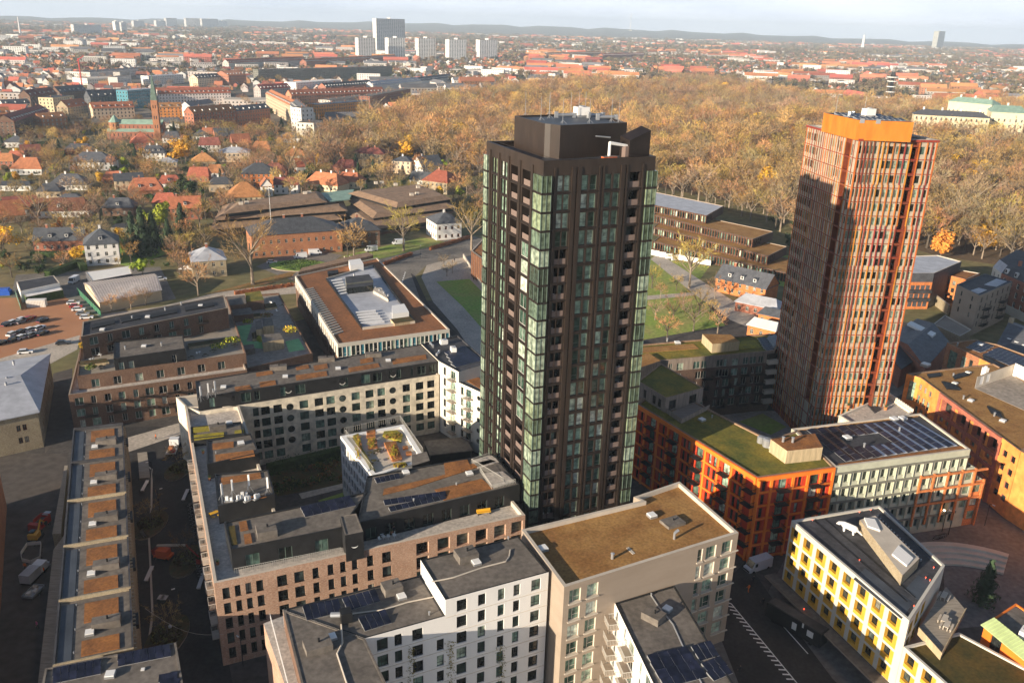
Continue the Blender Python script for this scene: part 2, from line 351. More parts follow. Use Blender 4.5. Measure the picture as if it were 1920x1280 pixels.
# ------------------------------------------------------------------ surfaces
mat("felt",(.15,.13,.11),.85,.2,.25,fine=1.2);mat("felt_dark",(.05,.05,.055),.7,.3,.3,fine=1.5);mat("felt_blue",(.055,.065,.08),.5,.25,.2)
mat("sedum_tan",(.36,.20,.065),.95,scale=.18,col2=(.24,.115,.035),fine=2.2,bump=.5)
mat("sedum_rust",(.34,.14,.04),.95,scale=.5,col2=(.19,.08,.03),fine=2.5,bump=.5)
mat("sedum_green",(.24,.18,.025),.95,scale=.16,col2=(.085,.10,.018),fine=1.8,bump=.5)
mat("sedum_lime",(.34,.27,.02),.95,scale=.5,col2=(.20,.18,.03),fine=2.5);mat("moss_dark",(.10,.065,.012),.95,scale=.3,col2=(.05,.045,.01),fine=2)
mat("leaf_roof",(.30,.12,.045),.9,scale=.12,col2=(.20,.085,.035),fine=1.5)
brickmat("brick_pink",(.45,.285,.20),(.34,.20,.135),(.50,.38,.29));brickmat("brick_brown",(.17,.10,.065),(.11,.062,.042),(.22,.14,.10))
brickmat("brick_dark",(.10,.062,.045),(.06,.038,.03),(.14,.09,.07));brickmat("brick_red",(.36,.13,.075),(.25,.085,.05),(.40,.22,.15))
brickmat("brick_beige",(.38,.31,.20),(.28,.22,.14),(.42,.36,.26));brickmat("brick_rust",(.40,.165,.075),(.28,.11,.055),(.42,.24,.14))
mat("cream",(.64,.57,.45),.85,.06,.15,fine=.8);mat("cream_light",(.70,.66,.56),.85,.05,.2)
mat("conc_white",(.72,.70,.67),.85,scale=.22,col2=(.64,.63,.61),stretch=(1,1,.3));mat("conc_tan",(.34,.275,.215),.85,scale=.12,col2=(.30,.24,.185),stretch=(1,1,3))
mat("conc_pale",(.52,.46,.38),.85,.1,.3);mat("terrace",(.46,.41,.36),.85,.12,.4,fine=2);mat("deck",(.30,.26,.21),.85,.2,1.2,stretch=(.4,3,1))
mat("black_clad",(.017,.017,.018),.55,.3,.6);mat("bronze",(.029,.0195,.0145),.45,.25,.5,spec=.5,stretch=(1,1,.3));mat("bronze_dark",(.02,.0145,.0125),.5,.3,.5)
mat("rust_panel",(.52,.17,.022),.6,.15,.5,stretch=(1,1,.3));mat("fin_orange",(.43,.14,.025),.5,.2,.4,rnd=.25);mat("fin_red",(.22,.05,.025),.5,.2,.4,rnd=.25)
mat("spandrel",(.37,.32,.25),.6,.1,.5);mat("loggia_red",(.16,.038,.018),.6,.2,.5)
mat("orange_frame",(.80,.20,.02),.75,.1,.3);mat("red_infill",(.50,.045,.014),.75,.12,.4);mat("orange_render",(.74,.29,.07),.85,.08,.2,fine=.6)
mat("office_grey",(.17,.17,.14),.6,.15,.4);mat("office_green",(.44,.45,.35),.7,.1,.5);mat("white_frame",(.55,.52,.45),.75,.05,.3);mat("yellow_reveal",(.60,.34,.04),.6,.1,.5)
mat("wood_grey",(.22,.18,.15),.85,.25,1.5,stretch=(1,1,.15));mat("wood_pale",(.46,.36,.22),.85,.2,1.5,stretch=(1,1,.15));mat("brick_warm",(.52,.18,.06),.85,.15,.4,fine=3)
mat("slate",(.085,.09,.10),.6,.2,.5,fine=3,rnd=.2);mat("slate_brown",(.27,.175,.11),.8,.2,.4,fine=2);mat("tile_red",(.40,.155,.07),.8,.2,.5,fine=3,rnd=.28);mat("tile_dark",(.20,.075,.05),.8,.25,.4,fine=2,rnd=.3)
mat("copper",(.24,.36,.29),.7,.15,.3);mat("zinc",(.42,.43,.46),.5,.15,.3);mat("greenhouse",(.66,.58,.52),.45,.15,.6);mat("tile_green",(.45,.55,.26),.6,.1,.6)
mat("plaster",(.74,.72,.68),.8,.05,.4,rnd=.12);mat("plaster_warm",(.62,.50,.33),.8,.08,.4,rnd=.2);mat("plaster_far",(.60,.55,.50),.8,.1,.2,rnd=.35)
mat("tile_far",(.55,.20,.10),.8,.2,.02,rnd=.35);mat("slate_far",(.16,.16,.17),.8,.2,.02,rnd=.35);mat("brick_far",(.36,.15,.09),.8,.15,.05,rnd=.3)
# ground covers
mat("asphalt",(.036,.033,.032),.9,.25,.15,fine=1.5);mat("asphalt_old",(.20,.18,.155),.9,.2,.12,fine=1.2);mat("setts",(.46,.40,.33),.9,.15,.1,fine=1.4)
mat("gravel_orange",(.46,.22,.11),.95,scale=.06,col2=(.40,.185,.09));mat("dirt",(.095,.08,.07),.95,scale=.08,col2=(.08,.068,.06),fine=.5)
mat("plaza_paving",(.15,.14,.132),.9,.15,.15,fine=1);mat("palace_yellow",(.66,.58,.38),.85,.06,.2);mat("brick_rose",(.42,.14,.09),.85,.15,.4,fine=3)
mat("paving_dark",(.075,.066,.06),.9,.25,.2,fine=1);mat("paving",(.30,.26,.22),.9,.15,.15,fine=1);mat("grass",(.22,.32,.05),.95,scale=.09,col2=(.30,.29,.09),fine=.8)
mat("grass_bright",(.20,.36,.05),.95,scale=.12,col2=(.28,.33,.08),fine=1);mat("leaves_ground",(.30,.14,.05),.95,scale=.2,col2=(.20,.15,.04),fine=1)
mat("terrain",(.22,.17,.08),.95,scale=.03,col2=(.14,.135,.05),fine=.25);mat("forest_floor",(.15,.095,.05),.95,scale=.05,col2=(.10,.07,.04),fine=.4)
mat("far_ground",(.21,.17,.13),.95,scale=.004,col2=(.12,.11,.08),fine=.012);mat("hill_wood",(.13,.13,.11),.95,.2,.002);mat("mark_white",(.75,.75,.72),.7,.08,1.)
mat("planting",(.05,.06,.02),.95,scale=.8,col2=(.10,.055,.02),fine=2);mat("hedge_red",(.28,.10,.04),.95,.3,.8,fine=2.5);mat("hedge_green",(.045,.075,.02),.95,.3,.8,fine=2.5)
mat("turf_play",(.22,.50,.22),.9,.1,.4)
# ------------------------------------------------------------------ ground
def sheet(name,pts,z,mt):
    if area(pts)<0:pts=list(reversed(pts))
    b=MB();b.poly([(p[0],p[1],z)for p in pts],mt);return structure(name,b)
b=MB();N=48
for r0,r1 in((0,900),(900,3000),(3000,7000),(7000,13000)):
    for i in range(N):
        a0,a1=2*math.pi*i/N,2*math.pi*(i+1)/N
        q=[(r1*math.cos(a0),r1*math.sin(a0),0),(r1*math.cos(a1),r1*math.sin(a1),0)]
        b.poly(([(0,0,0)]if r0==0 else[(r0*math.cos(a0),r0*math.sin(a0),0)])+q+([]if r0==0 else[(r0*math.cos(a1),r0*math.sin(a1),0)]),'terrain' if r1<=900 else 'far_ground')
structure("ground",b)
b=MB()  # the low wooded rise on the horizon
prof=[]
for i in range(73):
    a=R(90+38-i*76/72);k=max(0,1-abs(i-36)/30);hgt=28+55*k*k*(3-2*k)+10*math.sin(i*1.7)+6*math.sin(i*3.1)
    prof.append((a,hgt))
for(a0,h0),(a1,h1)in zip(prof,prof[1:]):
    for ra,rb,fa,fb in((8600,10400,0,.55),(10400,12600,.55,1),(12600,13400,1,0)):
        b.poly([(ra*math.cos(a0),ra*math.sin(a0),h0*fa-.5),(ra*math.cos(a1),ra*math.sin(a1),h1*fa-.5),(rb*math.cos(a1),rb*math.sin(a1),h1*fb-.5),(rb*math.cos(a0),rb*math.sin(a0),h0*fb-.5)][::-1],'hill_wood')
structure("hills",b)
S=lambda name,px,z,mt:sheet(name,GS(px),z,mt)
sheet("paving",[(-145,40),(150,40),(190,200),(150,300),(20,330),(-60,300),(-140,215)],.004,'paving_dark')
S("street",[(232,800),(345,800),(440,1300),(560,1420),(230,1420),(262,1100)],.010,'asphalt')
S("yard",[(-60,850),(128,850),(105,1030),(70,1420),(-300,1420)],.010,'dirt')
S("car_park",[(-40,560),(120,555),(170,590),(150,640),(0,672),(-60,690)],.010,'gravel_orange')
S("lane",[(-40,690),(0,672),(150,628),(145,655),(60,700),(-40,725)],.014,'setts')
S("alley",[(100,700),(136,690),(130,800),(84,850)],.014,'dirt');S("promenade",[(232,822),(345,790),(345,812),(232,850)],.014,'setts')
S("lane",[(560,530),(420,545),(300,575),(180,590),(215,610),(330,585),(430,560),(560,550)],.013,'setts')
S("road",[(720,495),(800,470),(905,448),(905,478),(840,487),(800,497),(776,520),(800,570),(850,620),(912,690),(912,720),(845,640),(780,570),(752,530)],.010,'asphalt_old')
S("cycle_path",[(770,512),(778,517),(803,570),(852,620),(908,675),(905,684),(845,628),(792,572)],.014,'asphalt')
S("pavement",[(800,497),(840,487),(905,478),(912,700),(856,616),(812,566),(790,520)],.016,'setts')
S("road",[(480,500),(560,462),(650,480),(750,470),(880,440),(905,448),(720,495),(640,480),(560,530)],.012,'asphalt_old')
S("lawn",[(818,528),(880,523),(912,555),(912,625),(868,575)],.024,'grass_bright')
S("lawn",[(430,540),(560,505),(545,520),(470,540),(380,552)],.018,'leaves_ground');S("lawn",[(640,480),(720,462),(790,445),(840,455),(715,485),(690,490)],.018,'grass')
S("lawn",[(1222,482),(1330,500),(1300,540),(1360,610),(1190,640),(1205,520)],.010,'grass')
S("path",[(1235,475),(1345,545),(1400,580),(1440,610),(1440,628),(1370,600),(1300,550),(1220,486)],.016,'setts');S("path",[(1205,555),(1300,548),(1310,553),(1205,563)],.020,'setts')
S("lawn",[(1395,470),(1490,480),(1480,540),(1400,520)],.010,'grass')
S("street",[(1400,1050),(1330,1120),(1335,1200),(1420,1420),(1700,1420),(1560,1270),(1440,1110)],.010,'asphalt')
S("pavement",[(1400,1040),(1490,1010),(1440,1110),(1560,1270),(1700,1420),(1760,1400),(1500,1080),(1570,970)],.016,'plaza_paving')
S("pavement",[(1345,1180),(1290,1180),(1340,1420),(1440,1420)],.016,'plaza_paving')
S("plaza",[(1640,960),(1920,900),(1990,1000),(1990,1160),(1770,1180),(1770,1060)],.010,'plaza_paving');S("street",[(1665,690),(1740,660),(1705,730),(1640,770)],.010,'asphalt_old')
S("courtyard",[(486,868),(840,800),(880,870),(560,960)],.010,'paving_dark');S("lawn",[(500,880),(640,850),(655,905),(520,930)],.016,'planting');S("lawn",[(596,938),(668,915),(690,935),(620,955)],.016,'grass')
S("path",[(560,925),(690,895),(692,903),(566,935)],.022,'setts');S("patio",[(500,868),(690,832),(692,842),(503,878)],.020,'paving')
S("courtyard",[(1330,770),(1452,770),(1520,800),(1500,812),(1442,823)],.010,'paving');S("lawn",[(1385,790),(1430,775),(1475,800),(1445,815)],.018,'grass')
S("lawn",[(140,470),(180,440),(330,440),(330,470),(240,500)],.010,'grass_bright');S("yard",[(20,560),(30,515),(300,500),(330,560),(180,590),(120,556)],.008,'asphalt_old')
S("forest_floor",[(560,330),(640,250),(800,175),(1000,130),(1300,105),(1920,160),(2300,230),(2300,560),(1760,480),(1480,400),(1240,352),(930,330),(800,330)],.006,'forest_floor')
sq=MB()  # white lattice of the parking strip along the street
for i in range(22):
    t=i/21;a=lerp(G(1357,1128),G(1497,1300),t);b_=lerp(G(1371,1131),G(1511,1300),t);d=(b_-a);n=Vector((-d.y,d.x)).normalized()
    sq.poly([(*(a-n*.16),.02),(*(b_-n*.16),.02),(*(b_+n*.16),.02),(*(a+n*.16),.02)],'mark_white')
for pa,pb in(((1371,1131),(1511,1300)),((1452,1155),(1515,1225))):
    a,b_=G(*pa),G(*pb);d=(b_-a).normalized();n=Vector((-d.y,d.x,0))*.1
    sq.poly([(*(a-n).xy,.024),(*(b_-n).xy,.024),(*(b_+n).xy,.024),(*(a+n).xy,.024)],'mark_white')
structure("road_markings",sq)
sq=MB()
for i in range(7):
    t=i/7;a=lerp(G(760,510),G(752,535),t);b_=lerp(G(760,510),G(752,535),t+.08);n=Vector((.25,.05))
    sq.poly([(*(a-n),.02),(*(b_-n),.02),(*(b_+n),.02),(*(a+n),.02)],'mark_white')
structure("road_markings",sq)
ALLB=[]
def shaft(B,loc,rz,size=(3.2,2.4,1.2),mt='felt',pipe=True):
    b=MB();b.box((0,0,0),size,mt)
    if pipe:b.tube((.2,0,size[2]),(.2,0,size[2]+.55),.16,.16,'black',8)
    o=B.add("lift_shaft_top",b.mesh("lift_shaft_top"),loc,rz);return o
def pxadd(B,part,mesh,px,py,z,rz=0,sc=None):return B.add(part,mesh,G(px,py,z),rz,sc)
# ================================================================== the dark bronze tower
Z=79.5
A,Rr,Lf=G(1020,302,Z),G(1230,293,Z),G(912.5,265,Z)
Bk=Lf+(Rr-A)
B=Bld("residential_tower","tall dark bronze residential tower with mint glass corner bays",A.xy)
FH=3.12;NF=25;zf=[Z-2.0-FH*(i+1)for i in range(NF)]
Lr,Ll=dist(A,Rr),dist(A,Lf)
def cols_to(wl,L,rows,h,st,gl,fr='frame_green',dp=.35):return[(L*(a+b)/2,z,L*(b-a),h,st,fr,gl,dp)for a,b in wl for z in rows]
rw=[]
rw+=cols_to([(.125,.175),(.18,.232)],Lr,zf[:4],2.62,'tall','glass_green')+cols_to([(.125,.165),(.168,.232)],Lr,zf[4:22],2.62,'bare','glass',dp=1.3)
rw+=cols_to([(.335,.395),(.41,.47)],Lr,zf[:22],2.5,'tall','glass_green')+cols_to([(.545,.605),(.62,.68)],Lr,zf[:22],2.5,'tall','glass_green')
rw+=cols_to([(.77,.865)],Lr,zf[:21],2.62,'bare','glass_dark',dp=1.5)
rw+=cols_to([(.02,.075),(.14,.24),(.34,.46),(.55,.67),(.77,.87),(.92,.98)],Lr,zf[22:],2.4,'mull','glass','frame_light')
lw=cols_to([(.20,.33),(.41,.53)],Ll,zf[:22],2.62,'bare','glass_dark',dp=1.5)+cols_to([(.60,.65),(.655,.71)],Ll,zf[:22],2.62,'tall','glass_green')
lw=[w_ if not(w_[0]<Ll*.3 and zf[14]<=w_[1]<=zf[4])else(w_[0],w_[1],w_[2],w_[3],'mull','frame_light','glass_green',.3)for w_ in lw]
lw+=cols_to([(.78,.83),(.835,.88)],Ll,zf[:22],2.7,'tall','glass_mint')+cols_to([(.2,.33),(.41,.53),(.6,.71)],Ll,zf[22:],2.3,'mull','glass')
FP=[A,Rr,Bk,Lf]
B.block(FP,0,Z,'bronze','felt_blue',1.0,.6,'bronze_dark',{0:rw,3:[(Ll-w_[0],*w_[1:])for w_ in lw]},depth=.35,reveal='bronze_dark')
er=(Rr-A).normalized();el=(Lf-A).normalized()
def pier_mesh(wd,dp,hgt,mt):b=MB();b.box((0,-dp/2,0),(wd,dp,hgt),mt);return b.mesh("pilaster")
PM=pier_mesh(.75,.2,Z-1.2,'bronze');PN=pier_mesh(.35,.15,Z-1.2,'bronze')
rzr,rzl=math.atan2(er.y,er.x),math.atan2(-el.y,-el.x)
for u in(.10,.26,.31,.495,.53,.70,.74,.89):B.add("pilaster",PM if u in(.26,.31,.7)else PN,A+er*Lr*u-Vector((0,0,Z)),rzr)
for u in(.165,.37,.565,.745,.915):B.add("pilaster",PM,A+el*Ll*u-Vector((0,0,Z)),rzl)
bm=MB();bm.box((0,-.06,0),(Lr-.02,.12,.3),'bronze_dark');bm2=MB();bm2.box((0,-.06,0),(Ll-.02,.12,.3),'bronze_dark');b1,b2=bm.mesh("floor_band"),bm2.mesh("floor_band")
for z in zf:
    B.add("floor_band",b1,(A+er*Lr/2).xy.to_3d()+Vector((0,0,z-.36)),rzr);B.add("floor_band",b2,(A+el*Ll/2).xy.to_3d()+Vector((0,0,z-.36)),rzl)
# glazed corner bays, one per storey
def bay(corner,e1,e2,w1,w2,zs,out=.35):
    c0=Vector((corner.x,corner.y));u,v=e1.xy,e2.xy;k=c0-(u+v)*out;p=[k,c0+u*w1-v*out,c0+u*w1+v*.1,c0+u*.1+v*.1,c0+u*.1+v*w2,c0+v*w2-u*out]
    if area(p)<0:p.reverse()
    gb=MB();gb.prism([(q-c0)for q in p],.42,FH,'glass_mint');fb=MB();fb.prism([(q-c0)*1.01 for q in p],0,.42,'bronze_dark',None,True)
    q0=k-c0
    for d,wd in((u,w1+out),(v,w2+out)):
        for t in(0,.5,1):
            s_=q0+d*wd*t;o_=(v if d is u else u)*-.03
            fb.box((s_.x+o_.x,s_.y+o_.y,.42),(.09,.09,FH-.42),'frame_green',rzr)
    gm,fm=gb.mesh("pane"),fb.mesh("corner_bay")
    for z in zs:
        o=B.add("corner_bay",fm,(c0.x,c0.y,z-.42));sub("pane",gm,o)
bay(A,er,el,1.35,2.9,zf[:22]);bay(Rr,-er,el,1.6,1.5,zf[:21]);bay(Lf,er,-el,1.2,1.4,zf[:22])
rm=rail_mesh(Lr*.095,1.1,'frame_light',.6);rl=rail_mesh(Ll*.12,1.1,'bronze',.5)
plain("rail_pink",(.19,.14,.12),.5);plain("planter_orange",(.5,.2,.08),.8)
rb1=_m(lambda b:b.box((0,0,0),(Lr*.095,.06,1.0),'rail_pink')).mesh("balcony_railing");rb2=_m(lambda b:b.box((0,0,0),(Ll*.12,.06,1.0),'rail_pink')).mesh("balcony_railing")
rb3=_m(lambda b:b.box((0,0,0),(Lr*.105,.06,1.0),'rail_pink')).mesh("balcony_railing")
box_=_m(lambda b:(b.box((0,0,0),(1.1,.35,.45),'planter_orange'),[b.tube((-.4+.2*i,0,.4),(-.4+.2*i+.1,.05,.9),.1,.02,'planting',4)for i in range(5)])).mesh("planter_box")
chair_=_m(lambda b:(b.box((0,0,.4),(.45,.45,.05),'white'),b.box((0,.2,.45),(.45,.05,.45),'white'),b.box((.8,0,.65),(.6,.6,.05),'white'),b.tube((.8,0,0),(.8,0,.65),.05,.05,'white',5))).mesh("garden_chair")
for i,z in enumerate(zf[:22]):
    zz=Vector((0,0,z))
    if i<21:B.add("balcony_railing",rb1,(A+er*Lr*.8175).xy.to_3d()+zz+Vector((-er.y*.25,er.x*.25,0)),rzr)
    if i>=4:B.add("balcony_railing",rb3,(A+er*Lr*.178).xy.to_3d()+zz+Vector((-er.y*.25,er.x*.25,0)),rzr)
    for u in(.265,.47):
        if u==.265 and 4<=i<=14:continue
        B.add("balcony_railing",rb2,(A+el*Ll*u).xy.to_3d()+zz+Vector((er.x*.25,er.y*.25,0)),rzl)
    for u,base,e_,n_ in((.80,A,er,el),(.83,A,er,el),(.15,A,er,el),(.45,A,el,er),(.28,A,el,er)):
        if random.random()<.5 and not(u==.15 and i<4)and not(u==.28 and 4<=i<=14):
            L_=Lr if e_ is er else Ll
            B.add(*random.choice((("planter_box",box_),("garden_chair",chair_))),(base+e_*L_*u).xy.to_3d()+n_*.75+zz,rzr if e_ is er else rzl)
# plant room on the roof
zr=Z-1.0;T=5.7
core=GS([(1051,235),(1176,230),(1113,212),(970,213),(965,217),(1022,232),(1036,233.5)],zr+T)
core=[core[0],core[1],core[2],core[4],core[5]]
jog=core[4].lerp(core[0],.45)+el*.5
mb=B.mb("plant_room");pc=[core[0],core[1],core[2],core[3],core[4],jog]
mb.prism(pc,zr,zr+T-.3,'bronze','felt_blue');ins=inset(pc,.3)
for i in range(6):
    j=(i+1)%6;mb.poly([(*pc[i].xy,zr+T),(*pc[j].xy,zr+T),(*ins[j],zr+T),(*ins[i],zr+T)],'bronze');mb.poly([(*pc[i].xy,zr+T-.3),(*pc[j].xy,zr+T-.3),(*pc[j].xy,zr+T),(*pc[i].xy,zr+T)],'bronze');mb.poly([(*ins[i],zr+T),(*ins[j],zr+T),(*ins[j],zr+T-.3),(*ins[i],zr+T-.3)],'bronze')
rod=_m(lambda b:(b.tube((0,0,0),(0,0,4.2),.05,.03,'metal',5),[b.tube((0,0,.6),(.7*math.cos(a),.7*math.sin(a),0),.03,.03,'metal',4)for a in(0,2.1,4.2)])).mesh("antenna_rod")
for px,py in((985,217),(1014,226),(1030,222),(1030,214.5),(1055,232),(1070,216),(1085,213),(1097,214),(1105,231),(1146,229),(1160,231)):pxadd(B,"antenna_rod",rod,px,py,zr+T-.3)
hv=_m(lambda b:(b.box((0,0,.4),(2.6,1.8,1.5),'white'),b.box((0,0,0),(2.2,1.4,.4),'metal'),b.tube((0,0,1.9),(0,0,2.1),.6,.6,'metal',10))).mesh("air_handler")
duct=_m(lambda b:(b.tube((-1.8,0,.5),(1.8,.3,.5),.32,.32,'metal',8),b.box((-1.8,0,0),(.6,.6,1.1),'metal'),b.box((1.8,.3,0),(.6,.6,.9),'metal'))).mesh("air_duct")
pxadd(B,"air_handler",hv,1090,220,zr+T-.3,.4);pxadd(B,"air_duct",duct,1060,221,zr+T-.3,.3);pxadd(B,"air_duct",duct,1118,221,zr+T-.3,.6);pxadd(B,"air_duct",duct,1138,225,zr+T-.3,.2)
b=MB();w0,w1=A+er*Lr*.78,A+er*Lr*.97  # raked screen wall of the cleaning crane bay
q=[w0+el*1.2,w1+el*1.2,w1+el*4.4,w0+el*4.4]
b.prism(q,zr,[zr+3.6,zr+5.2,zr+5.6,zr+4.0],'bronze_dark');b.build("screen_wall",B.root)
cr=MB();p0=A+er*Lr*.62+el*2.0;cr.tube((p0.x,p0.y,zr),(p0.x,p0.y,zr+3.4),.28,.22,'white',8);a_=Vector((p0.x,p0.y,zr+3.2));cr.tube(a_,a_+er*3.6+Vector((0,0,-.6)),.3,.25,'white',6);cr.tube(a_+Vector((0,0,.9)),a_-er*2.8+Vector((0,0,1.2)),.16,.12,'metal',6);cr.box((p0.x+er.x*3.6,p0.y+er.y*3.6,zr+.4),(1.6,1.2,2.2),'rail_pink',rzr);cr.box((p0.x+er.x*4.6,p0.y+er.y*4.6,zr),(1,.5,2.0),'white',rzr)
co=cr.build("cleaning_crane");tag(co,"white facade cleaning crane parked on the dark tower's roof","crane")
cg=MB();pg=p0-er*.6-el*1.1;cg.box((pg.x,pg.y,zr),(2.6,.9,1.1),'orange_paint',rzr);cg.box((pg.x,pg.y,zr+1.1),(2.7,1.0,.08),'rail_pink',rzr);o=cg.build("cradle");o.parent=co
rr=rail_mesh(Ll*.72,1.1,'bronze_dark',.45)
B.add("railing",rr,(A+el*Ll*.52).xy.to_3d()+er*1.5+Vector((0,0,zr)),rzl);B.add("railing",rail_mesh(4.5,1.1,'bronze_dark',.45),(Rr+el*Ll*.45).xy.to_3d()-er*1.2+Vector((0,0,zr)),rzl)
B.slab("terrace_floor",[A+er*.8+el*.8,A+er*4.5+el*.8,A+er*4.5+el*3,A+er*2.2+el*3,A+er*2.2+el*Ll*.9,A+er*.8+el*Ll*.9],zr,.12,'terrace')
B.finish()
# ================================================================== the rust red tower
Z=77.9
A=G(1612,260,Z);Rr=A+Vector((18.2,1.3,0));Lf=A+Vector((-3.1,27.0,0));Bk=Lf+(Rr-A)
B=Bld("residential_tower","rust orange residential tower clad in upright fins from roof to pavement",A.xy)
er,el=(Rr-A).normalized(),(Lf-A).normalized();Lr,Ll=dist(A,Rr),dist(A,Lf)
rzr,rzl=math.atan2(er.y,er.x),math.atan2(-el.y,-el.x)
FH=3.28;NF=23;zf=[Z-1.2-FH*(i+1)for i in range(NF)]
ur=[0,.055,.105,.155,.205,.255,.31,.385,.46,.535,.61,.675,.79,.87,.935,1.0];ul=[0,.06,.115,.23,.275,.32,.36,.40,.44,.48,.52,.56,.60,.64,.68,.72,.77,.81,.86,.91,.955,1.0]
rw,lw=[],[]
for i,z in enumerate(zf):
    for a,b in zip(ur,ur[1:]):
        if a==.675:
            if i<20:rw.append((Lr*.7325,z+.1,Lr*.085,2.7,'bare','fin_red','glass_dark',1.6))
            continue
        wd=Lr*(b-a)-.3;k=.62 if random.random()<.35 and i<20 else 1
        rw.append((Lr*(a+b)/2+wd*(1-k)*.5,z+1.15,wd*k,1.75,'bare','frame_green','glass',.25))
    for a,b in zip(ul,ul[1:]):
        if a==.115:
            if i<20:lw.append((Ll*.1725,z+.1,Ll*.095,2.8,'bare','fin_red','glass_dark',1.8))
            continue
        wd=Ll*(b-a)-.3;full=random.random()<.55
        if random.random()<.3 and a<.7:continue
        lw.append((Ll*(a+b)/2+(0 if a>.7 else wd*.2),z+(.4 if full and a<.7 else 1.15),wd*(1 if a>.7 else .6),2.5 if full and a<.7 else 1.75,'bare','frame_green','glass',.2))
wallf=lambda L,c0,c1:(lambda u,z:'loggia_red' if c0*L<u<c1*L and z>zf[19]else('spandrel' if z>3 else 'loggia_red'))
FP=[A,Rr,Bk,Lf]
B.facade(A,Rr,0,Z,rw,wallf(Lr,.675,.79));B.facade(Lf,A,0,Z,[(Ll-w_[0],*w_[1:])for w_ in lw],lambda u,z:wallf(Ll,.115,.23)(Ll-u,z))
B.facade(Rr,Bk,0,Z,[],'spandrel');B.facade(Bk,Lf,0,Z,[],'spandrel')
B.mb("roof").poly([(*p.xy,Z-.35)for p in inset(FP,.3)],'felt_dark');pr=inset(FP,-.35);pi_=inset(FP,1.1)
for i in range(4):
    j=(i+1)%4;q=B.mb("parapet");q.poly([(*pr[i],Z),(*pr[j],Z),(*pi_[j],Z),(*pi_[i],Z)],'conc_pale');q.poly([(*pr[i],Z-.5),(*pr[j],Z-.5),(*pr[j],Z),(*pr[i],Z)],'fin_red');q.poly([(*pi_[i],Z),(*pi_[j],Z),(*pi_[j],Z-.35),(*pi_[i],Z-.35)],'conc_pale')
def fin(mt,h,d=.34,w_=.17):b=MB();b.box((0,-d/2,0),(w_,d,h),mt);return b.mesh("fin")
fins={k:fin(k,Z-.5)for k in('fin_orange','fin_red')};fs={k:fin(k,FH-.02)for k in('fin_orange','fin_red')}
edge=fin('fin_orange',Z-.4)
half=4
for us,base,e_,L_,rz in((ur,A,er,Lr,rzr),(ul,A,el,Ll,rzl)):
    for k,u in enumerate(us):
        segs=8 if u not in(0,1.0)else 1;hseg=(Z-.6)/segs
        for s_ in range(segs):
            mt=random.choice(('fin_orange','fin_red','fin_orange'))if segs>1 else 'fin_orange';key=(mt,segs,L_)
            if key not in fs:fs[key]=fin(mt,hseg,*((.34,.17)if L_==Lr else(.16,.14)))
            sh=random.choice((0,0,.18,-.18))if segs>1 and s_%2 else 0
            B.add("fin",fs[key],(base+e_*(L_*u+sh)).xy.to_3d()+Vector((0,0,hseg*s_)),rz)
for L_,base,e_,rz in((Lr,A,er,rzr),(Ll,A,el,rzl)):
    b=MB();b.box((0,-.1,0),(L_-.02,.2,.14),'fin_red');me=b.mesh("floor_band")
    for z in zf:B.add("floor_band",me,(base+e_*L_/2).xy.to_3d()+Vector((0,0,z-.07)),rz)
T=4.4;hutp=GS([(1616,227),(1721,231),(1655,215),(1550,213)],Z-.35+T);hutp=[v+er*.2+el*1.9 for v in hutp];hut=[hutp[0],hutp[1],hutp[1]+(hutp[3]-hutp[0]),hutp[3]]
B.slab("plant_room",hut,Z-.35,T,'rust_panel','felt_dark')
vent=_m(lambda b:b.box((0,0,0),(1.0,.12,1.0),'metal')).mesh("louvre");u_=(hut[1]-hut[0]).normalized()
for t in(.07,.36):B.add("louvre",vent,(hut[0].lerp(hut[1],t)).xy.to_3d()+Vector((u_.y*.03,-u_.x*.03,Z+3.4)),math.atan2(u_.y,u_.x))
v_=(hut[3]-hut[0])
for i in range(9):
    for j in range(3):
        p=hut[0]+(hut[1]-hut[0])*(.1+.1*i)+v_*(.18+.27*j)
        if not(i in(4,5)and j==1):B.add("solar_panel",PANEL_M,(p.x,p.y,Z-.35+T),math.atan2(u_.y,u_.x)+.3,1.15)
p=hut[0].lerp(hut[2],.55);B.add("air_handler",hv,(p.x,p.y,Z-.35+T),.3);B.add("air_duct",duct,(p.x-3,p.y+2,Z-.35+T),.9)
for t in(.2,.75):p=hut[3].lerp(hut[2],t);B.add("antenna_rod",rod,(p.x,p.y-1,Z-.35+T))
B.finish()
def para(a,b,d):return d+(b-a)  # fourth corner
def wall_rows(zt,first,pitch,n):return[zt-first-pitch*i for i in range(n)]
def roofkit(B,z,shafts=(),skies=(),pipes=(),rz=.45):
    for q in shafts:shaft(B,G(q[0],q[1],z),rz,q[2]if len(q)>2 else(3.0,2.3,1.2))
    for q in skies:B.add("skylight",SKY_M,G(q[0],q[1],z),rz,q[2]if len(q)>2 else 1)
    for q in pipes:B.add("vent_pipe",PIPE_M,G(q[0],q[1],z),0,q[2]if len(q)>2 else 1)
def panels(B,px4,z,nx,ny,name="solar_panel"):
    """rows of solar panels filling a quad of the roof"""
    a,b,c_,d=GS(px4,z);lx,ly=dist(a,b)/nx,dist(a,d)/ny;e=(b-a).normalized();me=panel_mesh(lx*.96,ly*.92)
    for j in range(ny):
        for i in range(nx):
            p=a.lerp(b,(i+.5)/nx).lerp(d.lerp(c_,(i+.5)/nx),(j+.5)/ny);B.add(name,me,p,math.atan2(e.y,e.x))
def bed(B,px,z,mt,h=.12):B.slab("roof_planting",GS(px,z),z,h,mt)
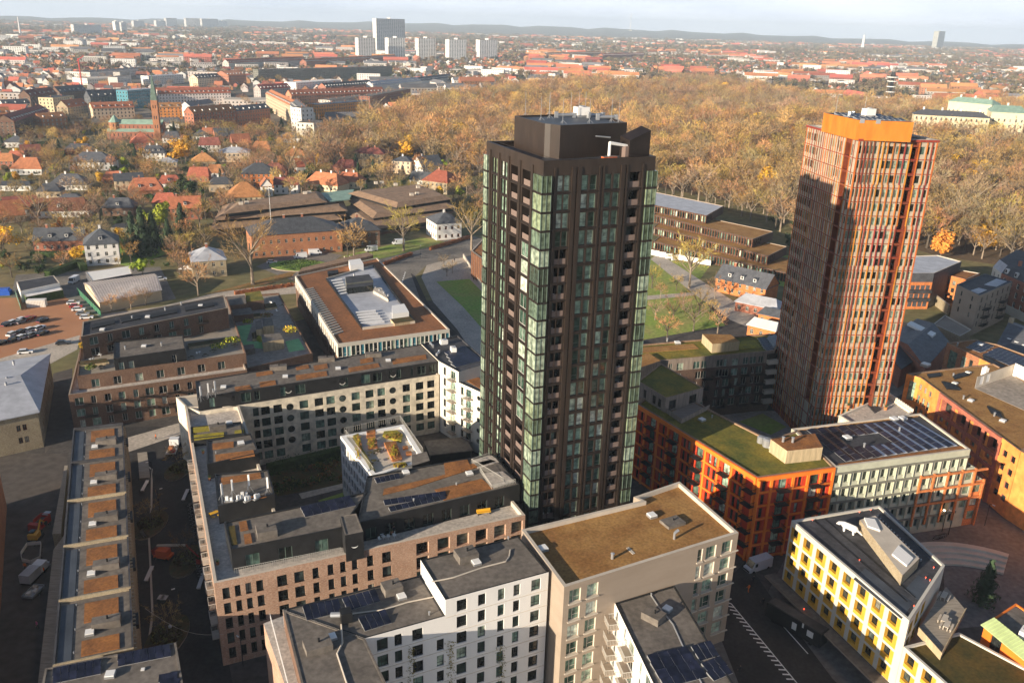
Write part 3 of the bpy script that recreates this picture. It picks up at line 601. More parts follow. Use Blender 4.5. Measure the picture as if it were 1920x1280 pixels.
# ---------------------------------------------------------------- tan block with the ochre roof
Z=22.0
pt_=GS([(1058,1100),(1385,998),(1274,902),(1188,931),(1202,938),(978,992)],Z)
B=Bld("apartment_block","tan concrete block whose flat roof is covered in ochre moss",pt_[0].xy)
a,b_=pt_[0],pt_[1]
rows=wall_rows(Z,3.35,3.25,6)
fw=wgrid(a,b_,[(1078,1117,2.0),(1111,1105,2.0),(1333,1034,2.1),(1362,1030,2.1)],rows,2.35,'side','conc_pale','glass_green')+wgrid(a,b_,[(1312,1045,1.0),(1379,1022,.9)],rows,2.4,'tall','conc_pale','glass_green')
fb_=[(u,rows[i],1.6,2.2,'side','conc_pale','glass_green')for u in(3,7,11,15)for i in range(5)]
B.block(pt_,0,Z,'conc_tan','sedum_tan',.75,.55,'conc_pale',{0:fw,1:fb_},depth=.35,reveal='conc_pale')
SILL={}
for w_ in fw:
    e=(b_-a).normalized();p=a+e*w_[0]
    if w_[2]not in SILL:SILL[w_[2]]=_m(lambda b:b.box((0,-.12,-.14),(w_[2]+.3,.24,.14),'conc_pale')).mesh("window_sill")
    B.add("window_sill",SILL[w_[2]],(p.x,p.y,w_[1]),math.atan2(e.y,e.x))
zr=Z-.75
roofkit(B,zr,[],[(1018,1030,1.1),(1222,968,1.1)],[(1148,1047,1.1)])
b=MB();b.box((0,0,0),(3.6,2.6,.5),'felt',0);b.tube((.3,.2,.5),(.3,.2,.8),.15,.15,'black',8);B.add("lift_shaft_top",b.mesh("lift_shaft_top"),G(1261,981,zr),.5)
b=MB();b.tube((0,0,0),(0,0,1.2),.22,.22,'metal',8);b.tube((0,0,1.15),(.7,.25,1.5),.24,.26,'metal',8);B.add("goose_neck_vent",b.mesh("goose_neck_vent"),G(1264,1010,zr),.2)
B.slab("roof_path",GS([(1174,1027),(1186,1039),(1191,1037),(1179,1025)],zr),zr,.05,'conc_pale')
B.finish()
# ---------------------------------------------------------------- white stepped block in front
Z=22.0;Zl=19.2
W0,W1=G(835,1124,Z),G(1029.3,1071.7,Z);bk0,bk1=G(793,1048,Z),G(973,1000,Z);e=(W1-W0).normalized();n=Vector((-e.y,e.x,0))
dpt=(bk0-W0).dot(n);f0=W0-e*12.0
B=Bld("apartment_block","white rendered apartment block with stepped grey felt roofs and rows of dark windows",W0.xy)
rows=wall_rows(Z,2.7,2.88,7)
cols=[(866,1135,1.6),(903.7,1125,1.25),(940,1115,1.1),(969,1107,1.1),(1005,1097,1.6)]
fw=[]
for c_ in cols:fw+=wgrid(W0,W1,[c_],rows,2.0,random.choice(('side','tall')),'frame_dark','glass')
up=[W0,W1-e*.05,W0+e*(dist(W0,W1)-.05)+n*dpt,W0+n*dpt]
B.block(up,0,Z,'conc_white','felt',.12,.25,'frame_dark',{0:fw})
f0l,f1l=Vector((f0.x,f0.y,0)),Vector((W0.x,W0.y,0))
fl=wgrid(f0l,f1l,[(717,1207,1.6),(747,1207,1.1),(783,1188,1.6)],wall_rows(Zl,2.9,2.88,6),2.0,'side','frame_dark','glass')+wgrid(f0l,f1l,[(825.6,1207,1.1)],wall_rows(Zl,5.9,2.88,5),2.0,'tall','frame_dark','glass')
wl=G(530,1142,Zl)
low=[Vector((f0.x,f0.y)),Vector((W0.x,W0.y)),(W0+n*dpt).xy,wl.xy]
B.block(low,0,Zl-.004,'conc_white','felt',.12,.25,'frame_dark',{0:fl})
wing=[G(567,1290,Zl).xy,G(729,1290,Zl).xy,Vector((f0.x,f0.y))+Vector((-.02,0)),wl.xy+Vector((.02,-.02))]
B.block(wing,0,Zl-.008,'brick_brown','felt',.1,.3,'felt',{})
B.slab("wing_terrace",GS([(494,1168),(536,1152),(575,1300),(540,1300)],16.0),0,16.0,'brick_pink','terrace')
for z in[rows[i]-.5 for i in range(7)]:
    bb=MB();L_=dist(f0,W1)if z<Zl-1 else dist(W0,W1);p=(f0 if z<Zl-1 else W0);c_=p+e*L_/2;bb.box((0,-.02,0),(L_-.04,.05,.07),'conc_pale');B.add("string_course",bb.mesh("string_course"),(c_.x,c_.y,z),math.atan2(e.y,e.x))
roofkit(B,Z-.12,[(874,1046,(3.2,2.6,1.3))],[(893,1056)],[(953,1011,.6)],.47);roofkit(B,Zl-.12,[(735,1108,(2.8,2.4,1.3)),(596,1214,(3.6,2.6,1.0))],[(753,1120),(622,1196)],[(805,1152,.6)],.47)
panels(B,[(575,1164),(641,1147),(635,1125),(567,1139)],Zl-.1,5,2);panels(B,[(652,1146),(712,1127),(705,1107),(641,1124)],Zl-.1,5,2);panels(B,[(684,1184),(734,1168),(723,1145),(671,1160)],Zl-.1,4,2)
b=MB()
pts=[(655,1162),(660,1150),(720,1142),(765,1128),(815,1118)]
for q0,q1 in zip(pts,pts[1:]):b.tube(G(*q0,Zl),G(*q1,Zl),.12,.12,'conc_pale',5)
for q0,q1 in zip([(810,1090),(850,1082),(905,1063),(948,1052),(955,1042)],[(850,1082),(905,1063),(948,1052),(955,1042),(957,1030)]):b.tube(G(*q0,Z),G(*q1,Z),.12,.12,'conc_pale',5)
for q0,q1 in zip([(640,1170),(642,1205),(632,1225),(650,1280)],[(642,1205),(632,1225),(650,1280),(660,1300)]):b.tube(G(*q0,Zl),G(*q1,Zl),.14,.14,'conc_pale',5)
b.build("lightning_cable",B.root)
b=MB();c_=G(636,1162,Zl);b.box((c_.x+1.0,c_.y,Zl),(1.6,1.5,1.7),'black',.4);b.tube((c_.x-1.2,c_.y+.1,Zl+.8),(c_.x+.2,c_.y+.1,Zl+.9),.4,.4,'metal',8);b.build("extractor_fan",B.root)
cr=GS([(507,1160),(545,1305)],16.0);L_=dist(*cr);c_=cr[0].lerp(cr[1],.5);B.add("railing",rail_mesh(L_,1.0,'white',.3),c_,math.atan2(cr[1].y-cr[0].y,cr[1].x-cr[0].x))
ivy=MB()
for px,py in((770,1240),(845,1230),(940,1235)):
    for k in range(150):
        u,z=onwall(W0,W1,px+random.gauss(0,4),py+random.uniform(-30,60));p=W0+e*u-n*random.uniform(.05,.2);r=random.uniform(.06,.16)
        if z>.3:ivy.poly([(p.x-e.x*r,p.y-e.y*r,z),(p.x+e.x*r,p.y+e.y*r,z-.1),(p.x,p.y,z+r)],'sedum_green')
o=ivy.build("ivy",B.root);o["kind"]="stuff"
B.finish()
# ---------------------------------------------------------------- white balcony block at the lower edge
Z=16.0
q=GS([(1225,1280),(1382,1276),(1264.6,1096),(1152.6,1129)],Z);e=(q[0]-q[3]).normalized();q0=q[3]+e*30;q1=q[2]+(q0-q[3])
q=[q0,q1,q[2]-(q[2]-q[3])*.0+Vector((0,-.06,0)),q[3]+Vector((0,-.06,0))]
B=Bld("apartment_block","narrow white apartment block with railed balconies and blue solar panels",q[3].xy)
L_=dist(q[0],q[3]);rows=wall_rows(Z,2.7,2.9,5)
fw=[(u,z,wd,2.1,'mull','frame_light','glass',.25)for u,wd in((L_-1.3,1.3),(L_-5.2,1.0),(L_-8.3,2.4),(L_-12.5,1.1),(L_-15.5,2.2),(L_-19.5,2.2))for z in rows]
B.block(q,0,Z,'plaster','felt',.15,.3,'frame_dark',{3:[(L_-w_[0],*w_[1:])for w_ in fw]})
for i,z in enumerate(rows):
    balcony(B,q[3],q[0],1.6,z-.15,2.6,1.7,'frame_light','white');balcony(B,q[3],q[0],8.3,z-.15,3.4,1.5,'frame_light','white')
zr=Z-.15
roofkit(B,zr,[(1225,1160,(3.0,2.4,1.2))],[(1251,1143)],[(1221,1116,.5)],-.7)
panels(B,[(1226,1258),(1304,1238),(1288,1215),(1214,1230)],zr,4,2);panels(B,[(1246,1290),(1327,1270),(1305,1240),(1228,1260)],zr,4,2);panels(B,[(1312,1240),(1348,1230),(1333,1203),(1295,1214)],zr,3,2);panels(B,[(1336,1278),(1372,1262),(1352,1233),(1316,1245)],zr,3,2)
b=MB()
for q0_,q1_ in zip([(1221,1116),(1235,1137),(1262,1170),(1280,1210),(1300,1250)],[(1235,1137),(1262,1170),(1280,1210),(1300,1250),(1318,1285)]):b.tube(G(*q0_,zr),G(*q1_,zr),.14,.14,'metal',5)
b.build("lightning_cable",B.root)
B.finish()
# ---------------------------------------------------------------- brick and cream perimeter block round a courtyard
Z=16.2
A=G(401,1093,Z);Bq=G(985,965,Z);D=G(342,733,Z);eB=(Bq-A).normalized();nB=Vector((-eB.y,eB.x,0));eL=(D-A).normalized()
C0,C1=G(374,772,Z),G(823,702,Z);eC=(C1-C0).normalized();nC=Vector((-eC.y,eC.x,0))
B=Bld("perimeter_block","pink brick block with black roof storey and terraces above the dark street",A.xy)
rows=[Z-2.25-1.0,Z-6.15,Z-9.05,Z-11.95,Z-14.9]
fw=[w_ for w_ in wgrid(A,Bq,[(529,1085,1.6),(561,1078,1.6),(592,1073,1.05),(620,1068,1.0),(643,1062,.95),(665,1056,.95),(694,1048,1.1),(725,1043,1.6),(424,1110,1.1),(446,1106,.9),(466,1100,.9),(487,1094,1.1)],rows,1.95,'sill','frame_dark','glass_dark')]
fw+=[(u,z-.2,2.3,2.45,'tall','bronze','glass',.7)for u in(34.5,38.4,42.0,45.6,49.2,52.6)for z in rows]
dW=11.5
base=[A,Bq,Bq+nB*dW,A+eB*12.5+nB*dW,C0+eC*8.7,A+eL*(dist(A,D)-9)]
Ls=dist(base[5],A)
B.block([p.xy for p in base],0,Z,lambda u,z:'brick_pink','terrace',.9,.5,'conc_pale',{0:fw,5:[(Ls-u,z,wd,2.0,'mull','frame_dark','glass_dark')for u,wd in[(3+4.4*i,1.5)for i in range(13)]for z in rows]},reveal='brick_pink')
for i in range(12):
    for z in rows[:4]:
        if random.random()<.8:balcony(B,base[5],base[0],Ls-(3+4.4*i)-.2,z-.35,2.2,1.1,'conc_pale',random.choice(('white','bars')))
zt=Z-.9;ZP=19.3
def blackbox(px,z0,z1,part='roof_storey',roof='felt',fac=None,ph=.25):
    p=[v.xy for v in GS(px,z1)]
    if area(p)<0:p.reverse()
    B.block(p,z0,z1,'black_clad',roof,ph,.25,'black_clad',fac or{},part=part);return p
L1=dist(G(433,1030,ZP),G(642,988,ZP));L2=dist(G(670,980,ZP),G(975,908,ZP))
blackbox([(433,1030),(642,988),(689,921),(420,978)],zt,ZP,fac={0:[(u,zt+.1,2.2,2.3,'mull','frame_green','glass')for u in(3.2,8.5,14.5,17.6)]})
blackbox([(670,980),(975,908),(925,850),(688,892)],zt,ZP+.01,fac={0:[(2.4+3.55*i,zt+.1,2.0,2.35,'mull','frame_green','glass',.5)for i in range(8)]})
sh=[v.xy for v in GS([(647,1003),(681,996),(668,962),(637,966)],ZP+.8)];B.block(sh,zt-.4,ZP+.8,'black_clad','felt',.1,.2,'felt',{},part='stair_tower')
moon=MB();cm=(sh[0]+sh[1])/2;em=(sh[1]-sh[0]).normalized();nm=Vector((em.y,-em.x))
for i in range(10):
    a0,a1=R(200+14*i),R(214+14*i);P_=lambda a_,r_,oz:(cm.x+em.x*r_*math.cos(a_)+nm.x*.06,cm.y+em.y*r_*math.cos(a_)+nm.y*.06,ZP-1.4+r_*math.sin(a_)+oz)
    k0,k1=math.sin(math.pi*i/10)*.22,math.sin(math.pi*(i+1)/10)*.22
    moon.poly([P_(a0,.62,0),P_(a1,.62,0),P_(a1,.62-k1,0),P_(a0,.62-k0,0)],'white')
moon.build("porthole_rim",B.root)
# stepped storeys on the side wing
blackbox([(388,870),(486,848),(470,812),(387,825)],zt,18.6);blackbox([(408,948),(515,926),(503,880),(402,888)],zt,19.0);blackbox([(358,822),(456,812),(452,790),(357,800)],zt,17.2)
for px,mt,z in((([(362,812),(393,808),(393,799),(361,802)]),'sedum_lime',17.0),(([(364,826),(420,818),(420,810),(363,816)]),'sedum_lime',17.0),(([(440,814),(458,811),(457,805),(440,808)]),'sedum_lime',17.0),(([(399,843),(438,838),(438,828),(398,832)]),'sedum_rust',18.4),(([(405,866),(478,855),(475,844),(403,853)]),'sedum_rust',18.4),(([(416,908),(490,896),(488,886),(414,896)]),'sedum_rust',18.8),(([(470,938),(500,932),(498,928),(468,931)]),'sedum_rust',18.8),(([(451,996),(466,993),(462,976),(448,979)]),'sedum_rust',ZP-.2),(([(459,1020),(473,1017),(470,1000),(457,1002)]),'sedum_rust',ZP-.2),(([(433,1022),(445,1020),(440,985),(428,988)]),'moss_dark',ZP-.2),(([(718,928),(780,913),(930,865),(920,862),(850,878),(835,890),(720,917)]),'sedum_rust',ZP-.2),(([(832,938),(925,916),(903,898),(815,918)]),'sedum_rust',ZP-.2),(([(835,890),(884,878),(876,862),(832,868)]),'sedum_rust',ZP-.15)):bed(B,px,z,mt)
panels(B,[(706,907),(750,897),(748,890),(702,899)],ZP-.2,5,2);panels(B,[(722,948),(838,930),(836,924),(718,940)],ZP-.2,9,1);panels(B,[(732,960),(836,936),(834,930),(728,953)],ZP-.2,9,1);panels(B,[(572,970),(668,948),(655,931),(563,953)],ZP-.2,6,3)
roofkit(B,ZP-.25,[(500,1000,(3.2,3.0,1.3))],[(761,887),(880,889),(651,985)],[(776,940,.7),(856,910,.7)],.4);roofkit(B,18.4,[],[(452,832)],[(405,850,.5)]);roofkit(B,17.0,[(408,803,(3.4,1.6,.9))],[(430,794)],[])
# phone masts on the lower roofs
mast=_m(lambda b:(b.tube((0,0,0),(0,0,3.6),.07,.06,'metal',6),b.box((.12,0,1.4),(.32,.22,2.2),'white'),[b.tube((0,0,1.6),(.8*math.cos(a),.8*math.sin(a),0),.03,.03,'metal',4)for a in(0,2.1,4.2)])).mesh("antenna_mast")
rru=_m(lambda b:(b.box((0,0,.3),(.5,.35,.8),'white'),b.box((.7,.1,.2),(.4,.35,.6),'white'),b.box((.3,0,0),(1.6,.6,.2),'metal'))).mesh("radio_unit")
for px,py in((417,940),(436,932),(467,922),(502,927)):B.add("antenna_mast",mast,G(px,py,18.8),random.random(),1.0)
for px,py in((426,940),(447,938),(455,932),(480,936),(462,940)):B.add("radio_unit",rru,G(px,py,18.8),random.random())
for px,py in((377,752),(391,746),(404,742)):B.add("antenna_mast",mast,G(px,py,19.2),random.random(),1.0)
# terrace furniture
tb=_m(lambda b:(b.box((0,0,.7),(1.6,.8,.06),'yellow_paint'),[b.box((x,y,0),(.08,.08,.7),'yellow_paint')for x in(-.7,.7)for y in(-.3,.3)],[b.box((x,y,.4),(.45,.45,.08),'yellow_paint')for x in(-.5,.5)for y in(-.8,.8)])).mesh("garden_table")
tg=_m(lambda b:(b.tube((0,0,.66),(0,0,.72),.5,.5,'planting',10),b.tube((0,0,0),(0,0,.66),.04,.04,'metal',5),[b.box((.8*math.cos(a),.8*math.sin(a),.4),(.4,.4,.06),'planting')for a in(0,2,4)])).mesh("garden_table")
pot=_m(lambda b:(b.lathe((0,0,0),[(.22,0),(.3,.5),(.26,.5),(.0,.48)],'planter_orange',8),[b.tube((0,0,.45),(.35*math.cos(a),.35*math.sin(a),1.0+.2*(a%1)),.06,.02,'hedge_green',4)for a in(0,1,2,3,4,5)])).mesh("potted_plant")
FURN=[("garden_table",tg),("potted_plant",pot),("garden_chair",chair_)]
def furnish(px,z,names,lab,cat,grp):
    for q in px:
        nme,me=random.choice(names)if isinstance(names,list)else names
        o=bpy.data.objects.new(nme,me);C.objects.link(o);o.location=G(q[0],q[1],z);o.rotation_euler=(0,0,random.uniform(0,6));tag(o,lab,cat,grp)
furnish([(402,967)],zt,("garden_table",tb),"yellow garden table with seats on the narrow side terrace","table",None)
furnish([(828,962),(845,958),(861,955),(770,985),(805,975)],zt,("garden_table",tg),"small green terrace table with stools along the black roof storey","table","green tables on the brick block's terrace")
furnish([(381,850),(393,900),(408,1058),(575,1018),(612,1008),(950,940),(735,1000)],zt,("potted_plant",pot),"potted plant standing on the brick block's roof terrace","potted plant","potted plants on the brick block's terraces")
furnish([(720,1010),(728,1006),(738,1004),(712,1014)],zt,("garden_chair",chair_),"white garden chair with side table in the black terrace recess","chair","white chairs in the terrace recess")
o=bpy.data.objects.new("bench",_m(lambda b:(b.box((0,0,.4),(2.6,.7,.15),'yellow_paint'),b.box((0,.3,.55),(2.6,.12,.4),'yellow_paint'),[b.box((x,0,0),(.1,.6,.4),'frame_dark')for x in(-1.1,1.1)])).mesh("bench"));C.objects.link(o);o.location=G(907,963,zt);o.rotation_euler.z=.3;tag(o,"long orange terrace bench near the dark tower's foot","bench")
cr=GS([(440,1075),(640,1035)],zt);B.add("railing",rail_mesh(dist(*cr),1.0,'frame_light',.35),cr[0].lerp(cr[1],.5),math.atan2(cr[1].y-cr[0].y,cr[1].x-cr[0].x))
cr=GS([(880,892),(938,921)],ZP-.2)
for a_,c_ in(((884,868),(944,904)),((900,884),(922,918)),((884,868),(918,856)),((922,918),(966,906))):
    cr=GS([a_,c_],ZP-.2);B.add("railing",rail_mesh(dist(*cr),1.0,'frame_light',.3),cr[0].lerp(cr[1],.5),math.atan2(cr[1].y-cr[0].y,cr[1].x-cr[0].x))
B.slab("terrace_floor",GS([(905,888),(925,915),(966,903),(942,884)],ZP-.2),ZP-.2,.12,'terrace');B.slab("terrace_floor",GS([(886,864),(896,878),(938,866),(920,853)],ZP-.2),ZP-.2,.12,'terrace')
B.finish()
# cream range
B=Bld("apartment_block","cream apartment block with black top storey, round portholes and brown roof plantings",C0.xy)
rows=[Z-3.3,Z-6.2,Z-9.1,Z-11.95,Z-14.8]
Lc=dist(C0,C1)
fw=wgrid(C0,C1,[(480,773,1.3),(498,770,2.0),(521,766,2.0),(570,757,2.1),(598,750,2.1),(620,748,2.1),(667,737,2.1),(693,733,2.1),(715,733,2.0),(762,724,2.0),(787,721,2.1),(808,718,2.0)],rows,2.05,'mull','frame_dark','glass')
dC=10.5;c0x=D.lerp(C0,.3)
B.block([C0.xy,C1.xy,(C1+nC*dC).xy,(C0+nC*dC-eC*4).xy,(D-eL*9+eC*.05).xy],0,Z,'cream','conc_pale',.35,.4,'conc_pale',{0:fw})
T0,T1=G(370,745,19.4),G(823,677,19.4);eT=(T1-T0).normalized();LT=dist(T0,T1)
tw=[(u,Z+.25,wd,2.3,'mull','frame_green','glass')for u,wd in((3,1.2),(10.5,2.2),(13,1.2),(19,1.2),(23,2.4),(33.5,2.2),(39,2.3),(42,2.2),(45.5,1.2),(47.5,1.2),(51,.6),(53.5,2.2),(56.5,1.8))]
tp=GS([(370,745),(823,677),(790,645),(366,714)],19.4)
B.block([p.xy for p in tp],Z-.35,19.4,'black_clad','felt',.2,.25,'black_clad',{0:tw},part='roof_storey')
port=MB();port.tube((0,-.02,0),(0,.3,0),.85,.85,'black',16);port.tube((0,-.05,-.05),(0,-.03,-.05),.72,.72,'glass_dark',16);pm=port.mesh("porthole")
for px,py in((544,767),(642,742),(736,727)):
    u=onwall(C0,C1,px,py)[0]
    for r in rows[:4]:p=C0+eC*u;B.add("porthole",pm,(p.x,p.y,r+1.0),math.atan2(eC.y,eC.x))
crs=MB();crs.tube((0,-.05,0),(0,.1,0),.8,.8,'black',16)
for i in range(8):
    a0,a1=R(200+18*i),R(218+18*i);crs.poly([(.8*math.cos(a0),-.07,.8*math.sin(a0)),(.8*math.cos(a1),-.07,.8*math.sin(a1)),(.6*math.cos(a1),-.07,.6*math.sin(a1)),(.6*math.cos(a0),-.07,.6*math.sin(a0))],'frame_light')
cm_=crs.mesh("porthole")
for px,py in((541,734),(642,719),(737,703)):u=onwall(T0,T1,px,py)[0];p=T0+eT*u;B.add("porthole",cm_,(p.x,p.y,Z+1.6),math.atan2(eT.y,eT.x))
for px in([(442,734),(472,729),(468,722),(440,726)],[(481,706),(512,701),(510,695),(480,699)],[(488,726),(518,721),(516,713),(486,717)],[(556,713),(614,704),(612,696),(554,704)],[(556,694),(580,690),(578,684),(554,688)],[(590,695),(615,690),(613,682),(588,686)],[(655,698),(712,688),(709,681),(653,690)],[(737,683),(800,673),(798,665),(735,674)],[(676,682),(700,678),(699,670),(675,674)]):bed(B,px,19.2,'sedum_rust')
roofkit(B,19.2,[(522,692,(4,1.8,1.0)),(612,676,(4,1.8,1.0)),(700,668,(4,1.8,1.0))],[(419,727),(535,707),(634,692),(728,677)],[(400,735,.8)],.25)
# tall machines on the link roof, then the lit wing with balconies
Zm=19.6
lk=GS([(823,677),(860,697),(918,680),(858,628),(790,645)],Zm)
B.finish()
B=Bld("apartment_block","cream end block with white balconies and solar roof beside the dark tower",lk[0].xy)
La=dist(lk[0],lk[1])
rowsL=[Zm-2.9-2.9*i for i in range(6)]
B.block([p.xy for p in lk],0,Zm,'cream_light','felt_dark',.3,.3,'felt_dark',{0:[(La*.3,z,1.0,2.1,'mull','frame_dark','glass')for z in rowsL]+[(La*.72,z,2.0,2.2,'mull','frame_light','glass_green')for z in rowsL]})
for z in rowsL:balcony(B,lk[0],lk[1],La*.74,z-.1,2.6,1.3,'frame_light','white')
Z2=16.8;l2=GS([(860,710),(930,748),(960,720),(905,690)],Z2);l2[0]=Vector((lk[1].x+.03,lk[1].y-.03,0));Lb=dist(l2[0],l2[1]);r2=[Z2-2.9-2.9*i for i in range(5)]
B.block([p.xy for p in l2],0,Z2,'cream_light','felt',.3,.3,'felt_dark',{0:[(Lb*k,z,wd,2.1,'mull','frame_dark','glass')for k,wd in((.1,.9),(.28,1.8),(.8,1.8))for z in r2]})
for z in r2:
    balcony(B,l2[0],l2[1],Lb*.3,z-.1,2.4,1.3,'frame_light','white');balcony(B,l2[0],l2[1],Lb*.82,z-.1,2.4,1.3,'frame_light','white');p=l2[0].lerp(l2[1],.55);B.add("porthole",pm,(p.x,p.y,z+1.1),math.atan2((l2[1]-l2[0]).y,(l2[1]-l2[0]).x),(.7,1,.7))
bed(B,[(872,712),(908,733),(925,722),(885,702)],Z2-.3,'sedum_rust')
panels(B,[(852,690),(905,676),(870,650),(838,662)],Zm-.3,5,4)
for q_,me,nm_ in(((810,648),duct,"air_duct"),((832,646),hv,"air_handler"),((822,664),duct,"air_duct"),((850,660),hv,"air_handler")):B.add(nm_,me,G(*q_,Zm-.3),random.random()*2,.75)
B.finish()
# ---------------------------------------------------------------- white roof-garden house in the courtyard
Z=14.6
q=GS([(699,893),(800,862),(757,795),(638,817)],Z)
B=Bld("courtyard_house","low white house with a planted roof garden inside the courtyard",q[0].xy)
Ll_=dist(q[3],q[0]);fw=[(1.2+1.75*i,z,1.3,2.2,'mull','white','glass_dark',.3)for i in range(int(Ll_/1.75))for z in(Z-3.6,Z-6.6,Z-9.6,Z-12.6)]
B.block([p.xy for p in q],0,Z,'plaster','conc_pale',.5,1.0,'white',{3:fw,0:[(2+3*i,z,1.6,2,'mull','white','glass_dark')for i in range(5)for z in(Z-3.6,Z-6.6)]})
zr=Z-.5
for a_,c_ in(((646,812),(750,788)),((750,788),(793,850)),((648,815),(700,886))):
    cr=GS([a_,c_],Z);B.add("railing",rail_mesh(dist(*cr),1.3,'frame_light',.5),cr[0].lerp(cr[1],.5),math.atan2(cr[1].y-cr[0].y,cr[1].x-cr[0].x))
for px,mt in(([(688,816),(704,813),(704,809),(687,812)],'planter_orange'),([(688,824),(704,821),(704,817),(687,820)],'planter_orange'),([(690,833),(707,830),(706,826),(689,829)],'planter_orange'),([(691,843),(708,840),(707,835),(690,838)],'planter_orange'),([(736,866),(754,862),(742,830),(720,833)],'planter_orange'),([(756,844),(765,842),(764,839),(755,840)],'planter_orange'),([(762,855),(772,853),(771,849),(761,850)],'planter_orange'),([(718,820),(752,830),(755,818),(744,810),(720,812)],'sedum_lime'),([(738,880),(764,876),(760,870),(740,872)],'sedum_lime'),([(662,820),(676,850),(695,885),(703,884),(680,845),(672,816)],'sedum_green')):
    B.slab("planter",GS(px,zr),zr,.55,mt,'sedum_rust' if mt=='planter_orange' else mt)
gr=MB()
for px,py,sx,sy in((737,848,8,12),(737,818,14,5),(750,874,10,2),(672,840,5,18),(697,830,6,9)):
    for k in range(120):
        p=G(px+random.gauss(0,sx/2),py+random.gauss(0,sy/2),zr+.5);r=random.uniform(.1,.25);gr.poly([(p.x-r,p.y,p.z),(p.x+r,p.y+.05,p.z),(p.x+random.uniform(-.2,.2),p.y,p.z+random.uniform(.3,.7))],random.choice(('sedum_lime','sedum_rust','sedum_green')))
o=gr.build("grasses",B.root);o["kind"]="stuff"
for px,py in((695,853),(705,850),(712,847),(702,868)):B.add("picnic_table",tg,G(px,py,zr),.4)
sq=GS([(773,872),(806,862),(800,845),(772,852)],Z+1.6);B.slab("stair_head",sq,zr,2.0,'black_clad','felt')
B.finish()
pv=MB();c_=G(840,835,3.2);pv.box((c_.x,c_.y,0),(10,7,3.0),'black_clad',.3,'felt');pv.box((c_.x,c_.y,3.0),(10.6,7.6,.2),'felt',.3);o=pv.build("garden_pavilion");tag(o,"low black garden pavilion in the courtyard below the balconies","pavilion")
# ---------------------------------------------------------------- long left building with cross walls
Z=13.0
lp=[(137,805),(129,868),(122.8,940),(117,1025),(110,1127),(98,1249)];rp=[(230.6,794),(231.5,850),(233.4,919),(238.5,1002),(244,1099),(251,1216)]
B=Bld("row_building","long low building with six planted roof bays between pale cross walls",G(lp[5][0],lp[5][1],0).xy)
Lp,Rp=GS(lp,Z),GS(rp,Z);e0=(Rp[0]-Rp[5]);
# straighten both eaves
lA,lB=Lp[0],Lp[5];rA,rB=Rp[0],Rp[5]
fr_w=[]
Lr_=dist(rB,rA)
fr_w=[(1.6+2.0*i,z,1.3,2.0,'mull','frame_dark','glass_dark',.4)for i in range(int(Lr_/2.0)-1)for z in(Z-3.2,Z-6.3,Z-9.4)]
B.block([lB.xy,rB.xy,rA.xy,lA.xy],0,Z,'brick_beige','felt',.35,.3,'felt_dark',{1:fr_w},depth=.4)
zr=Z-.35
fn=MB();fn.box((0,-.2,0),(.28,.4,9.5),'brick_beige');fnm=fn.mesh("wall_fin");eR=(rA-rB).normalized()
for i in range(int(Lr_/1.0)-1):p=rB+eR*(.7+1.0*i);B.add("wall_fin",fnm,(p.x,p.y,3.2),math.atan2(eR.y,eR.x))
at=lambda s_,t:lA.lerp(lB,s_).lerp(rA.lerp(rB,s_),t)
cuts=[]
for i in range(6):cuts.append((Lp[i]-lA).dot((lB-lA).normalized())/dist(lA,lB))
for i in range(6):
    s0,s1=cuts[i],(cuts[i+1]if i<5 else 1)
    if True:
        a_,b2=at(s0,.01),at(s0,1.0);d_=(b2-a_);L_=d_.length;c_=a_.lerp(b2,.5)
        m_=MB();m_.box((0,0,0),(L_,.32,.6),'brick_beige' if i>1 else 'felt_dark');B.add("cross_wall",m_.mesh("cross_wall"),(c_.x,c_.y,zr),math.atan2(d_.y,d_.x))
    if i==5:continue
    q4=lambda t0,t1,k0,k1:[at(s0+(s1-s0)*k1,t0),at(s0+(s1-s0)*k1,t1),at(s0+(s1-s0)*k0,t1),at(s0+(s1-s0)*k0,t0)]
    B.slab("gutter_roof",q4(.05,.22,.06,.96),zr,.1,'felt_blue')
    B.slab("roof_planting",q4(.36,.82,.10,.42),zr,.18,'sedum_rust');B.slab("roof_planting",q4(.34,.82,.70,.92),zr,.18,'sedum_rust')
    c_=at(s0+(s1-s0)*.52,.66);d_=rA-lA;shaft(B,(c_.x,c_.y,zr),math.atan2(d_.y,d_.x),(4.0,1.9,1.2));c_=at(s0+(s1-s0)*.6,.44);B.add("skylight",SKY_M,(c_.x,c_.y,zr),math.atan2(d_.y,d_.x))
    c_=at(s0+(s1-s0)*.5,1.0);bx=MB();bx.box((0,-.4,0),(3.2,.8,.7),'black');B.add("dormer_box",bx.mesh("dormer_box"),(c_.x,c_.y,Z-1.2),math.atan2(eR.y,eR.x))
    for t,k in((.25,.1),(.25,.5),(.25,.85)):c_=at(s0+(s1-s0)*k,t);B.add("roof_drain",PIPE_M,(c_.x,c_.y,zr),0,.35)
B.finish()
wk=GS([(122,1000),(100,1030),(70,1290),(98,1290),(112,1100)],4.0);m_=MB();m_.prism([p.xy for p in wk][::1]if area(wk)>0 else[p.xy for p in wk][::-1],3.4,4.0,'deck',None,True)
for t in(.1,.5,.9):
    p=wk[1].lerp(wk[2],t);m_.box((p.x+1.2,p.y,0),(.5,.5,3.4),'conc_pale')
o=m_.build("raised_walkway");tag(o,"raised timber walkway along the long low building's yard side","walkway")
m_=MB();wk=GS([(121,872),(98,1000),(114,1000),(127,872)],4.0);m_.prism([p.xy for p in(wk if area(wk)>0 else wk[::-1])],0,4.0,'brick_beige','deck');o=m_.build("lean_to");tag(o,"narrow flat-roofed lean-to against the long low building's upper end","lean-to")
